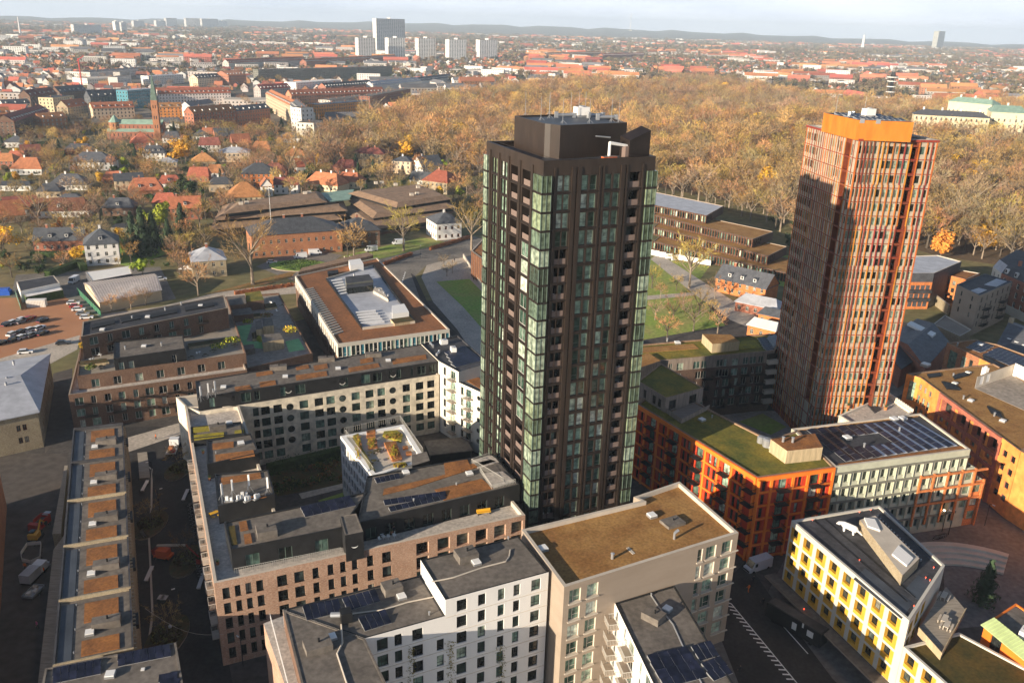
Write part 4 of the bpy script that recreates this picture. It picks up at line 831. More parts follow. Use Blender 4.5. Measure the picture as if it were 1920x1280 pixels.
# ---------------------------------------------------------------- solar roofed block at the lower left corner
Z=15.0
q=GS([(75,1300),(345,1290),(330,1203),(84,1252)],Z)
B=Bld("apartment_block","grey roofed block with blue solar panels at the end of the long low building",q[3].xy)
B.block([p.xy for p in q],0,Z,'brick_beige','felt',.25,.3,'felt',{})
panels(B,[(222,1250),(322,1230),(318,1210),(220,1229)],Z-.25,7,2);panels(B,[(100,1282),(190,1263),(190,1238),(98,1256)],Z-.25,6,2);panels(B,[(300,1292),(340,1286),(330,1262),(298,1268)],Z-.25,3,2)
roofkit(B,Z-.25,[],[(207,1266),(268,1255,.4)],[],.2)
B.finish()
# ---------------------------------------------------------------- orange and red framed housing with the moss roof
Z=19.0
kp=[v.xy for v in GS([(1195,757),(1420,895),(1566,875),(1497,806),(1442,823),(1333,768),(1240,720)],Z)]
B=Bld("apartment_block","orange and red framed apartment block with mossy green roof and black balconies",kp[1])
L0,L1=dist(kp[0],kp[1]),dist(kp[1],kp[2]);FHk=3.0;rows=[Z-3.4-FHk*i for i in range(6)]
split=onwall(kp[0].to_3d(),kp[1].to_3d(),1314,850)[0]
posts0=[.3,3.6,8.0,11.5,15.6,19.4,23.6,27.6,31.4,35.0,38.8,L0-.3];posts1=[.3,3.3,8.2,11.6,14.6,L1-.3]
def frame_wins(L,posts):
    out=[]
    for i,(a,b)in enumerate(zip(posts,posts[1:])):
        bal=(i%2==1)
        for z in rows:
            if bal:out+=[((a+b)/2+.2,z+.1,1.9,2.3,'mull','frame_dark','glass_green',.3)]
            else:out+=[(a+(b-a)*(.5 if b-a<3.6 else .32),z+.1,.85,2.25,'tall','frame_dark','glass',.25)]+([(a+(b-a)*.7,z+.1,.85,2.25,'tall','frame_dark','glass',.25)]if b-a>3.6 else[])
    return out
w0,w1=frame_wins(L0,posts0),frame_wins(L1,posts1)
B.facade(kp[0],kp[1],0,Z,w0,'red_infill');B.facade(kp[1],kp[2],0,Z,w1,'red_infill')
for i in range(2,7):B.facade(kp[i],kp[(i+1)%7],0,Z,[],'brick_dark')
# the frame stands proud of the infill
for k0,k1,L,posts in((kp[0],kp[1],L0,posts0),(kp[1],kp[2],L1,posts1)):
    e=(k1-k0).normalized();rz=math.atan2(e.y,e.x)
    pmesh=_m(lambda b:b.box((0,-.15,0),(.55,.3,Z-.3),'orange_frame')).mesh("frame_post");bmesh_=_m(lambda b:b.box((0,-.13,0),(L-.1,.26,.36),'orange_frame')).mesh("frame_rail");tmesh=_m(lambda b:b.box((0,-.16,0),(L-.1,.32,.85),'orange_frame')).mesh("frame_rail")
    for p in posts:B.add("frame_post",pmesh,(k0.x+e.x*p,k0.y+e.y*p,0),rz)
    for z in rows:B.add("frame_rail",bmesh_,(k0.x+e.x*L/2,k0.y+e.y*L/2,z-.25),rz)
    B.add("frame_rail",tmesh,(k0.x+e.x*L/2,k0.y+e.y*L/2,Z-.9),rz)
    for i,(a,b)in enumerate(zip(posts,posts[1:])):
        if i%2==1:
            for z in rows[:5]:balcony(B,k0,k1,(a+b)/2+.1,z-.05,2.6,1.5,'black')
ins=inset(kp,.5);B.mb('roof').poly([(*p,Z-.3)for p in ins],'sedum_green')
for i in range(7):
    j=(i+1)%7;B.mb('parapet').poly([(*kp[i],Z),(*kp[j],Z),(*ins[j],Z),(*ins[i],Z)],'slate_brown');B.mb('parapet').poly([(*ins[i],Z),(*ins[j],Z),(*ins[j],Z-.3),(*ins[i],Z-.3)],'slate_brown')
q=GS([(1343,852),(1405,895-12),(1500,868),(1440,838),(1395,812)],Z-.3)
B.slab("plant_room",GS([(1476,845),(1543,838),(1528,812),(1445,823)],Z+2.6),Z-.3,2.9,'wood_pale','sedum_rust')
for px,py in((1468,828),(1486,829)):B.add("vent_pipe",PIPE_M,G(px,py,Z+2.6),0,1.2)
tank=_m(lambda b:(b.lathe((0,0,0),[(1.0,0),(1.0,1.5),(.7,1.8),(0,1.85)],'metal',12))).mesh("ventilation_drum")
for px,py,s_ in((1438,836,1),(1426,829,.8),(1432,827,.6)):B.add("ventilation_drum",tank,G(px,py,Z-.3),0,s_)
roofkit(B,Z-.3,[],[(1449,842),(1316,788)],[(1335,783,.7)],.6)
u_=GS([(1196,714),(1249,746),(1319,727),(1239,681)],22.3);B.block([p.xy for p in u_],Z-.3,22.3,'wood_grey','sedum_green',.2,.3,'slate_brown',{0:[(u,Z+.1,1.2,2.1,'mull','frame_dark','glass_dark')for u in(3,6.5,8.5)],1:[(u,Z+.1,2.2,2.2,'mull','frame_dark','glass_dark')for u in(2.2,8.5)]},part='upper_storey')
tq=GS([(1249,783),(1278,795),(1330,770),(1316,755),(1252,770)],Z);B.slab("terrace_floor",GS([(1252,775),(1278,790),(1326,767),(1308,752)],Z-.3),Z-.3,.15,'deck')
for a_,c_ in(((1249,772),(1278,792)),((1278,792),(1330,765))):cr=GS([a_,c_],Z);B.add("railing",_m(lambda b:b.box((0,0,0),(dist(*cr),.1,1.1),'wood_grey')).mesh("railing"),(*cr[0].lerp(cr[1],.5).xy,Z-.2),math.atan2(cr[1].y-cr[0].y,cr[1].x-cr[0].x))
B.finish()
# ---------------------------------------------------------------- grey green office with the striped solar roof
Z=19.0
q=[v.xy for v in GS([(1567,879),(1820,842),(1726,774),(1484,803)],Z)]
q[0]=kp[2]+Vector((.05,.02));L0=dist(q[0],q[1])
B=Bld("office_block","grey green office block under striped solar roof with stepped right end",q[0])
FHo=3.35;rows=[Z-1.5-FHo*(i+1)+.9 for i in range(5)]
n_=15;st=L0/n_
ow=[(st*(i+.42),z,st*.52,2.0,'mull','frame_green','glass_dark',.45)for i in range(n_)for z in rows[:5]]
def oc(u,z):
    k=(Z-1.5-z)%FHo
    if z>Z-1.3:return 'office_green'
    if k<.45:return 'office_grey'
    return 'office_green' if(u/st)%1>.12 else 'office_grey'
B.block(q,0,Z,oc,'felt_dark',.4,.5,'conc_pale',{0:ow})
e=(q[1]-q[0]).normalized();rz=math.atan2(e.y,e.x);n=Vector((-e.y,e.x))
# splayed light fins beside each window
fm_=MB();fm_.prism([(-.18,-.35),(.18,-.02),(.18,0),(-.18,0)],0,2.7,'office_green');fm_=fm_.mesh("window_fin");rl_=_m(lambda b:b.box((0,-.1,0),(L0-.1,.2,.45),'office_grey')).mesh("floor_band")
for z in rows:
    for i in range(n_):B.add("window_fin",fm_,(q[0].x+e.x*st*(i+.82),q[0].y+e.y*st*(i+.82),z-.65),rz)
    B.add("floor_band",rl_,(q[0].x+e.x*L0/2,q[0].y+e.y*L0/2,z+2.05),rz)
zr=Z-.4
a4=[(1525,818),(1798,838)]
sq=GS([(1586,866),(1796,836),(1712,786),(1512,806)],zr)
strips=11;mat('zinc_bright',(.72,.73,.76),.55,.06,.4)
for i in range(strips):
    t0,t1=i/strips,(i+.52)/strips;t2=(i+.96)/strips
    pa=[sq[0].lerp(sq[1],t0),sq[0].lerp(sq[1],t1),sq[3].lerp(sq[2],t1),sq[3].lerp(sq[2],t0)];pb=[sq[0].lerp(sq[1],t1),sq[0].lerp(sq[1],t2),sq[3].lerp(sq[2],t2),sq[3].lerp(sq[2],t1)]
    for k in range(6):
        if i<6 and k in(2,3)and i>1:continue
        k0,k1=k/6,(k+.97)/6
        for pq,mt,h0,h1 in((pa,'solar_glass',.12,.42),(pb,'zinc_bright' if i>4 or(k<2 and i>2)else 'solar_glass',.12,.12)):
            c4=[pq[0].lerp(pq[3],k0),pq[1].lerp(pq[2],k0),pq[1].lerp(pq[2],k1),pq[0].lerp(pq[3],k1)];m_=MB();m_.prism(c4,zr+.02,[zr+h0,zr+h1,zr+h1,zr+h0],'metal',mt);m_.build("solar_panel",B.root)
bed(B,[(1580,876),(1812,841),(1803,836),(1570,870)],zr,'sedum_rust',.1);bed(B,[(1492,808),(1722,781),(1716,777),(1490,804)],zr,'sedum_tan',.1)
roofkit(B,zr+.1,[],[(1588,822,1.2),(1676,787,1.2),(1692,786,1.2)],[(1620,838),(1686,808),(1693,790)],.4)
B.finish()
B2=Bld("office_wing","stepped right end of the grey office with orange brick frames",G(1840,880,0).xy)
for(z1,ext)in((Z-1.2-FHo,2.4),(Z-1.2-2*FHo,5.4)):
    p=[q[1]+n*.02+e*.03 if ext<3 else q[1]+e*2.45+n*.02,q[1]+e*ext+n*.02,q[1]+e*ext+n*8,(q[1]+e*.03 if ext<3 else q[1]+e*2.45)+n*8]
    B2.block(p,0,z1,'office_green' if ext<3 else 'brick_warm','sedum_rust',.5,.3,'office_green',{0:[(.5*dist(p[0],p[1]),z1-2.9-FHo*i,dist(p[0],p[1])-.7,2.1,'mull','frame_green','glass_green',.2)for i in range(3)]})
fr=_m(lambda b:b.box((0,-.18,0),(.4,.36,12.2),'brick_warm')).mesh("frame_post");frs=_m(lambda b:b.box((0,-.2,0),(17.2,.4,.42),'brick_warm')).mesh("frame_rail")
for u in(L0-11.6,L0-8.2,L0-4.6,L0-1.0,L0+2.4,L0+5.3):B2.add("frame_post",fr,(q[0].x+e.x*u-n.x*.12,q[0].y+e.y*u-n.y*.12,2.2 if u<L0+3 else-.8),rz)
for i in range(1,4):B2.add("frame_rail",frs,(q[0].x+e.x*(L0-3.1)-n.x*.14,q[0].y+e.y*(L0-3.1)-n.y*.14,rows[i]+2.0),rz)
m_=MB();m_.box((0,-1.2,0),(L0*.62,2.4,.3),'office_grey');m_.build
B2.finish()
# ---------------------------------------------------------------- yellow and white office
Z=16.0
q=[v.xy for v in GS([(1484,975),(1705,1163),(1772,1059),(1649,947)],Z)]
B=Bld("office_block","white office block with bright yellow window reveals and dark patched roof",q[0])
e=(q[1]-q[0]).normalized();L0=dist(q[0],q[1]);ext=q[0]+e*(L0+30);n=Vector((-e.y,e.x))
rows=[Z-3.6-3.05*i for i in range(4)];cpos=[onwall(q[0].to_3d(),q[1].to_3d(),*c_)[0]for c_ in((1492,1003),(1515,1025),(1540,1043),(1563,1066),(1589,1088),(1617,1113),(1645,1138),(1675,1168))]
sp=(cpos[-1]-cpos[0])/7
fw=[(cpos[0]+sp*i,z,sp*.74,2.55,'side','frame_dark','glass_dark',.75)for i in range(8)for z in rows]
B.block(q,3.2,Z,'white_frame','felt_dark',.35,.45,'white_frame',{0:fw,1:[(2+3.2*i,z,1.8,2.2,'side','frame_dark','glass_dark',.6)for i in range(3)for z in rows[:2]]},reveal='yellow_reveal')
ylw=_m(lambda b:b.box((sp*.37-.42,.34,0),(.85,.55,2.55),'yellow_reveal')).mesh("yellow_panel");ylb=_m(lambda b:b.box((0,.34,0),(sp*.74,.57,.6),'yellow_reveal')).mesh("yellow_panel")
for w_ in fw:
    p=q[0]+e*w_[0];rz=math.atan2(e.y,e.x);B.add("yellow_panel",ylw,(p.x,p.y,w_[1]),rz);B.add("yellow_panel",ylb,(p.x,p.y,w_[1]),rz)
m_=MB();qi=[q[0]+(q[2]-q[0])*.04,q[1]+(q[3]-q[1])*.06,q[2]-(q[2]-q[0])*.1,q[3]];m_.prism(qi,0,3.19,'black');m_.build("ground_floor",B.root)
m_=MB();pc_=[q[0]-n*2.4-e*2,q[0]-n*2.4+e*(L0+30),q[0]+e*(L0+30)-n*.05,q[0]-n*.05-e*2];m_.prism(pc_,2.8,3.15,'conc_tan','felt',True);m_.build("canopy",B.root)
zr=Z-.35
rb=[v for v in GS([(1666,1109),(1692,1117),(1726,1100),(1720,1045),(1640,962),(1611,971)],zr)]
hp=GS([(1692,1078),(1724,1046),(1641,966),(1612,974)],zr+2.0)
B.slab("plant_screen",hp,zr,2.0,'brick_beige','conc_pale')
for px in([(1627,988),(1650,996),(1640,975),(1620,972)],[(1672,1040),(1700,1062),(1712,1048),(1684,1024)]):B.slab("roof_hatch",GS(px,zr+2.0),zr+2.0,.3,'white')
for i in range(16):p=lerp(G(1645,970,zr),G(1726,1052,zr),i/15);B.add("cable_tray_foot",PIPE_M,(p.x,p.y,zr),0,.5)
for px in([(1488,982),(1520,1010),(1530,1003),(1500,977)],[(1600,1085),(1690,1160),(1712,1130),(1622,1065)],[(1655,955),(1745,1050),(1762,1055),(1660,950)],[(1696,1105),(1728,1130),(1745,1090),(1722,1078)]):B.slab("roof_patch",GS(px,zr),zr,.03,'felt_blue')
for a_,c_ in(((1525,975),(1700,1128)),((1545,972),(1715,1120))):
    p0,p1=G(*a_,zr),G(*c_,zr);B.slab("roof_joint",[p0,p1,p1+Vector((.25,.1,0)),p0+Vector((.25,.1,0))],zr,.07,'black')
lr_=_m(lambda b:(b.tube((0,0,0),(0,0,.25),.05,.05,'metal',5),b.tube((0,0,.25),(0,0,.42),.08,.08,'lamp_red',8))).mesh("warning_lamp")
for px,py in((1523,977),(1611,962),(1632,958),(1611,1052),(1750,1066),(1743,1090),(1713,1138),(1735,1085)):B.add("warning_lamp",lr_,G(px,py,zr))
# lower continuation of the white front
Zl=11.2;p0=q[1]+e*.03;w2=[(sp*(.55+i),z,sp*.74,2.55,'side','frame_dark','glass_dark',.75)for i in range(9)for z in(Zl-3.2,Zl-6.25)]
lowp=[p0,ext,ext+n*22,p0+n*11]
B.block(lowp,3.2,Zl,'white_frame','moss_dark',.3,.45,'white_frame',{0:w2},reveal='yellow_reveal',part='low_wall')
for w_ in w2:p=p0+e*w_[0];rz=math.atan2(e.y,e.x);B.add("yellow_panel",ylw,(p.x,p.y,w_[1]),rz);B.add("yellow_panel",ylb,(p.x,p.y,w_[1]),rz)
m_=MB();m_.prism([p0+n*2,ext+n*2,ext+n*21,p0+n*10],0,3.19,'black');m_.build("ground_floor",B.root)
td=GS([(1722,1178),(1765,1226),(1811,1142),(1774,1098)],12.0);B.slab("timber_terrace",td,Zl-.3,1.0,'wood_pale','deck')
tq=td
for i in range(2):cr=[td[1],td[2]]if i==0 else[td[0],td[1]];B.add("railing",_m(lambda b:b.box((0,0,0),(dist(*cr),.12,.5),'wood_pale')).mesh("railing"),(*cr[0].lerp(cr[1],.5).xy,Zl+.65),math.atan2(cr[1].y-cr[0].y,cr[1].x-cr[0].x))
B.finish()
pic=_m(lambda b:(b.box((0,0,.7),(2.0,.8,.07),'conc_pale'),b.box((0,.75,.42),(2.0,.3,.06),'conc_pale'),b.box((0,-.75,.42),(2.0,.3,.06),'conc_pale'),[b.box((x,y,0),(.09,.09,.7),'conc_pale')for x in(-.8,.8)for y in(-.3,.3)],[b.box((x,y,0),(.09,.09,.42),'conc_pale')for x in(-.8,.8)for y in(-.75,.75)])).mesh("picnic_table")
for(px,py),lab in(((1769,1121),"pale picnic table against the yellow office on the timber terrace"),((1770,1165),"pale picnic table in the middle of the timber terrace"),((1774,1176),"grey picnic table nearest the mossy roof on the timber terrace")):
    o=bpy.data.objects.new("picnic_table",pic);C.objects.link(o);o.location=G(px,py,11.9);o.rotation_euler.z=.9;tag(o,lab,"picnic table","picnic tables on the timber terrace")
# white beast sculpture on the yellow office's roof
zz=15.65;sc_=MB();c_=G(1592,997,zz);d=Vector((.75,-.65)).normalized()
def ball(mb,c,r,sx=1,mt='white',n=8):
    mb.lathe((c[0],c[1],c[2]-r),[(max(.01,r*math.sin(math.pi*k/6))*sx,r-r*math.cos(math.pi*k/6))for k in range(7)],mt,n)
X=lambda a,s_,h_:(c_.x+d.x*a-d.y*s_,c_.y+d.y*a+d.x*s_,zz+h_)
sc_.tube(X(-1.0,0,1.15),X(.9,0,1.0),.55,.62,'white',8);ball(sc_,X(-1.0,0,1.15),.56);ball(sc_,X(.9,0,1.0),.62);sc_.tube(X(-1.2,0,1.3),X(-1.9,0,1.1),.36,.3,'white',8);ball(sc_,X(-1.95,0,1.05),.34);sc_.tube(X(-1.95,0,1.0),X(-2.4,0,.8),.2,.13,'white',7)
for a_,s_ in((-.9,.35),(-.9,-.35),(.8,.4),(.8,-.4)):sc_.tube(X(a_,s_,.9),X(a_+.1,s_,0),.24,.17,'white',7)
sc_.tube(X(1.4,0,.9),X(2.3,.1,.25),.2,.07,'white',6)
o=sc_.build("animal_sculpture");tag(o,"white four-legged beast sculpture standing on the yellow office's roof","sculpture")
# ---------------------------------------------------------------- dark brick housing between the towers
Z=18.0
q=[v.xy for v in GS([(1150,683),(1453,657),(1470,624),(1402,628),(1150,650)],Z)]
B=Bld("apartment_block","dark brick housing with green roof and black balconies between the two towers",q[1])
L0=dist(q[0],q[1]);rows=[Z-3.4-2.95*i for i in range(5)]
us=[onwall(q[0].to_3d(),q[1].to_3d(),x,690)[0]for x in(1257,1275,1308,1321,1348,1361,1380,1397,1410,1425)]
ow=[(u+random.uniform(-.5,.5),z,random.choice((1.0,1.6,2.0)),2.1,'mull','frame_light','glass',.25)for u in us for z in rows]
B.block(q,0,Z,lambda u,z:'wood_grey' if z>Z-2.6 else 'brick_dark','sedum_green',.4,.4,'slate_brown',{0:ow})
for i,u in enumerate(us):
    if i%2:
        for z in rows[1:]:balcony(B,q[0],q[1],u+random.uniform(-1,1),z-.1,2.6,1.4,'black')
for z in rows:B.add("white_balcony",_m(lambda b:(b.box((0,-.6,0),(3.0,1.2,1.2),'conc_pale'),b.box((0,-.1,1.2),(3.0,.2,1.6),'black'))).mesh("white_balcony"),(*(q[0].lerp(q[1],.985)),z-.2),math.atan2((q[1]-q[0]).y,(q[1]-q[0]).x))
hp=GS([(1336,645),(1387,640),(1370,627),(1317,626)],Z+2.2);B.slab("plant_room",hp,Z-.4,2.6,'wood_pale','sedum_tan')
panels(B,[(1436,658),(1450,656),(1435,634),(1422,635)],Z-.35,2,5);panels(B,[(1453,655),(1466,640),(1455,632),(1441,633)],Z-.35,2,5);bed(B,[(1380,656),(1428,652),(1415,638),(1390,640)],Z-.4,'sedum_lime');bed(B,[(1200,662),(1310,654),(1300,645),(1200,652)],Z-.4,'sedum_tan')
roofkit(B,Z-.4,[],[(1270,644,1.2)],[(1251,640)],.2)
lq=GS([(1196,690),(1239,676),(1215,661),(1190,672)],Z+.5);B.slab("link_roof",lq,0,Z+.5,'wood_grey','sedum_tan')
B.finish()
# pale block with roof terrace at the foot of the rust tower
Z=12.0
q=[v.xy for v in GS([(1573,778),(1632,815),(1712,772),(1662,738)],Z)]
B=Bld("terrace_block","pale low block with furnished roof terrace at the rust tower's foot",q[0])
B.block(q,0,Z,'cream','terrace',.6,.5,'cream_light',{0:[(1.5+1.6*i,z,.8,2.6,'bare','conc_pale','glass_dark',.3)for i in range(7)for z in(Z-4.2,Z-8)]});zr=Z-.6
for k in range(12):p=lerp(q[2],q[3],(k+.5)/12);B.add("parapet_post",_m(lambda b:b.box((0,0,0),(.5,.5,1.1),'cream_light')).mesh("parapet_post"),(p.x,p.y,Z-.4),0)
B.slab("pool_cover",GS([(1622,756),(1640,775),(1652,768),(1632,752)],zr),zr,.25,'felt_dark')
for px,py in((1596,752),(1622,745),(1655,738),(1590,765),(1660,768),(1650,760)):B.add("planter",pot,G(px,py,zr),random.random(),1.6)
B.finish()
# ---------------------------------------------------------------- orange quarter on the right
Z=16.5
q=[v.xy for v in GS([(1700,700),(1726,708),(1914,846),(1990,800),(1936,735),(1920,712),(1863,681)],Z)]
B=Bld("apartment_block","long orange block with ochre roof and deep brick-framed loggias",q[1])
L1=dist(q[1],q[2]);uu=lambda px,py:onwall(q[1].to_3d(),q[2].to_3d(),px,py)[0]
lg=[(uu(1776,765),4.6),(uu(1806,788),4.6),(uu(1836,810),4.6),(uu(1864,833),4.0)]
rows=[Z-3.6-3.2*i for i in range(4)]
fw=[(u,Z-4.3,wd+.6,3.2,'cross','frame_dark','glass',1.5)for u,wd in lg]+[(u+dx,z,1.5,2.4,'mull','frame_green','glass_green',.5)for u,wd in lg for z in rows[1:]for dx in(-1.4,1.2)]
fw+=[(uu(*c_),z,1.0,1.5,'mull','frame_light','glass',.25)for c_ in((1727,722),(1736,729),(1745,735))for z in(rows[0]+.6,)]+[(uu(*c_),z,1.3,2.3,'mull','frame_green','glass_green',.3)for c_ in((1727,722),(1736,729),(1745,735))for z in rows[1:3]]
fw+=[(L1-a,z,1.4,1.5,'cross','frame_dark','glass_dark',.3)for a in(1.6,4.4)for z in rows]
ulim=(uu(1762,745),L1-6.4)
B.block(q,0,Z,lambda u,z:'orange_render','sedum_tan',.3,.4,'slate_brown',{1:fw,0:[(2,z,1.8,5.4,'cross','frame_green','glass_green')for z in(Z-7,)],2:[]},reveal='brick_rose')
e=(q[2]-q[1]).normalized();rz=math.atan2(e.y,e.x)
m_=MB();m_.box((0,-.2,0),(ulim[1]-ulim[0],.4,.95),'brick_rose');me=m_.mesh("brick_band");um=(ulim[0]+ulim[1])/2
for z in(Z-.95,Z-5.4,Z-8.7,Z-11.9):B.add("brick_band",me,(q[1].x+e.x*um,q[1].y+e.y*um,z),rz)
m_=MB();m_.box((0,-.17,0),(.9,.34,Z-1),'brick_rose');me=m_.mesh("brick_pier")
for i in range(5):u=ulim[0]+.4+(ulim[1]-ulim[0]-.8)*i/4;B.add("brick_pier",me,(q[1].x+e.x*u,q[1].y+e.y*u,0),rz)
zr=Z-.3
for px in([(1738,703),(1762,700),(1764,706),(1742,709)],[(1765,716),(1790,722),(1800,732),(1775,730)],[(1785,705),(1815,698),(1818,704),(1790,712)],[(1850,762),(1875,775),(1880,785),(1858,775)]):B.slab("roof_grille",GS(px,zr),zr,.35,'black')
roofkit(B,zr,[],[(1735,686,1.6),(1790,720),(1815,700),(1820,752),(1880,790)],[(1787,706),(1806,748),(1864,780)],.7)
ch=_m(lambda b:(b.box((0,0,0),(1.2,1.2,3.6),'white'),b.box((1.0,-.3,0),(1.4,1.2,1.6),'white'),b.tube((0,0,3.6),(0,0,4.0),.35,.35,'white',8))).mesh("chimney");B.add("chimney",ch,G(1843,713,zr),.4)
B.finish()
cw=GS([(1842,712),(1895,700),(1990,740),(1925,770)],Z+.1)
B=Bld("inner_facade","pale lattice-walled courtyard front set into the orange block's roof",cw[0].xy);m_=B.mb("wall")
a_,b2,c2=G(1830,727,zr),G(1898,704,zr),G(1960,735,zr)
hole=[v.xy for v in GS([(1828,728),(1898,703),(1990,748),(1990,800)],zr+.02)]
B.slab("courtyard_floor",hole,zr+.01,.05,'paving');ww=[(2.5+3.0*i,zr+.6,1.6,2.2,'cross','frame_dark','glass_dark')for i in range(5)]
B.facade(b2.xy,c2.xy,zr,zr+3.6,[],'plaster');B.facade(hole[0],hole[1],zr,zr+3.2,ww[:2],'conc_pale');m_.prism([hole[0]+Vector((0,.05)),hole[1]+Vector((0,.05)),hole[1]+Vector((.2,.5)),hole[0]+Vector((.2,.5))],zr,zr+3.2,'plaster','sedum_tan')
e2=(hole[2]-hole[1]);w2=[(2.5+3.2*i,zr+.6,1.7,2.2,'cross','frame_dark','glass_dark')for i in range(6)]
B.facade(hole[1]+Vector((.02,0)),hole[2],zr,zr+3.3,[],'plaster');
B.finish()
Z=16.5
q=[v.xy for v in GS([(1914,846),(2120,960),(2250,900),(1990,800)],Z)];q[0]+=Vector((.05,-.03))
B=Bld("orange_house","plain bright orange rendered house wall at the plaza's corner",q[0])
B.block(q,0,Z+.01,'orange_render','sedum_tan',.3,.4,'slate_brown',{});B.finish()
Z=15.5
q=[v.xy for v in GS([(1776,642),(1862,684),(2000,745),(2060,715),(1870,645),(1826,636)],Z)]
B=Bld("apartment_block","orange brick block with solar roof behind the loggia block",q[0])
B.block(q,0,Z,lambda u,z:'brick_rust' if u<12 else 'orange_render','sedum_rust',.3,.4,'slate_brown',{0:[(3.2,Z-7.2,3.2,5.6,'cross','frame_green','glass_green'),(7.4,Z-7.2,1.8,5.6,'cross','frame_green','glass_green'),(10.2,Z-7.2,1.4,5.6,'tall','frame_green','glass_dark'),(13.4,Z-4.2,1,1.8,'mull','frame_light','glass'),(15.6,Z-4.2,1,1.8,'mull','frame_light','glass')]})
panels(B,[(1845,665),(1950,710),(1975,695),(1870,652)],Z-.25,12,3);panels(B,[(1812,652),(1840,662),(1862,650),(1832,640)],Z-.25,4,3);roofkit(B,Z-.3,[],[(1838,648,1.2),(1908,689)],[(1795,648)],.8)
for px in([(1842,667),(1885,690),(1890,700),(1845,676)],):B.slab("roof_grille",GS(px,Z-.3),Z-.3,.6,'black')
B.finish()
# brick sheds with skylights
Z=8.0
def shed(px4,zt,rise,lab,wallm='brick_red',roofm='slate',glz=None,ridge_edge=0,cat="shed",name="brick_shed",wins=None):
    p=[v.xy for v in GS(px4,zt)]
    B=Bld(name,lab,p[0],cat);
    for i in range(4):B.facade(p[i],p[(i+1)%4],0,zt,(wins or{}).get(i,[]),wallm)
    r0,r1=B.gable(p,zt,rise,roofm,wallm,.3)
    return B,p,r0,r1
B,p,r0,r1=shed([(1735,688),(1778,640),(1720,598),(1670,630)],Z,2.2,"long brick hall with dark roof and blue roof light beside the rust tower",cat="hall",name="brick_hall")
m_=MB();a_,b2,c2,d2=[v for v in GS([(1748,632),(1755,626),(1708,603),(1701,608)],Z+1.6)];m_.prism([a_,b2,c2,d2],Z+1.2,Z+1.9,'white','glass_sky' if 'glass_sky' in MATS else 'metal');m_.build("roof_light",B.root);B.finish()
plain("glass_sky",(.18,.30,.44),.15,spec=.6)
B,p,r0,r1=shed([(1690,690),(1728,665),(1680,625),(1640,640)],6.5,1.0,"lower brick hall with white roof lights beside the rust tower",cat="hall",name="brick_hall")
m_=MB();m_.prism(GS([(1705,647),(1715,641),(1695,630),(1686,635)],7.2),6.9,7.35,'white');m_.build("roof_light",B.root);B.finish()
# far right group
def simple(name,lab,px,zt,wallm,roofm,fac=None,ph=.3,loc=None,zb=0,cat="building",pm=None):
    p=[v.xy for v in GS(px,zt)]
    if area(p)<0:p.reverse()
    B=Bld(name,lab,p[0],cat);B.block(p,zb,zt,wallm,roofm,ph,.35,pm or 'conc_pale',fac or{});return B,p
def band(L,n,zs,wd=1.4,h=1.8,st='mull',fr='frame_dark',gl='glass_dark',a=.5,dp=.25):return[(a+(L-2*a)*(i+.5)/n,z,wd,h,st,fr,gl,dp)for i in range(n)for z in zs]
Z=14.5
B,p=simple("apartment_block","orange brick apartment block with grey metal top storey beyond the rust tower",[(1700,512),(1752,512),(1803,490),(1758,478),(1695,480)],Z,'slate','zinc',{0:[],});L0=dist(p[0],p[1])
B.facade(p[0]+Vector((0,-.03)),p[1]+Vector((0,-.03)),0,Z-3.6,band(L0,5,(1.0,4.2,7.6),1.6,2.0),'brick_warm',part='brick_wall');
for z in(3.4,6.8):B.add("balcony_band",_m(lambda b:b.box((0,-.7,0),(L0*.95,1.4,1.1),'felt_dark')).mesh("balcony_band"),(*p[0].lerp(p[1],.5),z),math.atan2((p[1]-p[0]).y,(p[1]-p[0]).x))
B.finish()
B,p=simple("apartment_block","orange brick wing with rooftop plants behind the stone cube",[(1762,512),(1812,524),(1838,512),(1785,503)],10.5,'brick_warm','sedum_rust',{0:band(8,3,(1,4,7),1.3,1.8)});B.finish()
Z=15.0
B,p=simple("apartment_block","beige stone cube with dark flat roof and black balconies on its shaded side",[(1794,533),(1837,554),(1898,528),(1847,513)],Z,'conc_tan','felt_dark',{0:band(dist(*GS([(1794,533),(1837,554)],Z)),2,(Z-3.2,Z-6.2,Z-9.2),.9,1.8),1:band(dist(*GS([(1837,554),(1898,528)],Z)),6,(Z-3.2,Z-6.2,Z-9.2,Z-12.2),1.2,2.0)},.3,pm='slate')
for px in([(1820,545),(1834,551),(1850,544),(1835,540)],[(1845,534),(1868,538),(1888,528),(1868,523)]):B.slab("roof_hatch",GS(px,Z-.3),Z-.3,.15,'zinc')
for k in(.25,.75):
    for z in(Z-6.4,Z-9.4,Z-12.4):balcony(B,p[1],p[2],dist(p[1],p[2])*k,z,4.5,1.6,'black')
B.finish()
B,p=simple("stone_annexe","low stone annexe with doorway in front of the stone cube",[(1750,607),(1800,630),(1822,618),(1772,590)],5.5,'brick_beige','conc_tan',{0:[(4,.2,1.8,3.4,'bare','frame_dark','glass_dark')]});B.finish()
gw=MB();a_,b2=G(1736,560,0).xy,G(1775,590,0).xy;d=(b2-a_).normalized();nn=Vector((-d.y,d.x));gw.prism([a_,b2,b2+nn*.6,a_+nn*.6],0,4,'brick_beige','conc_pale');tag(gw.build("boundary_wall"),"pale plastered boundary wall left of the stone cube","wall")
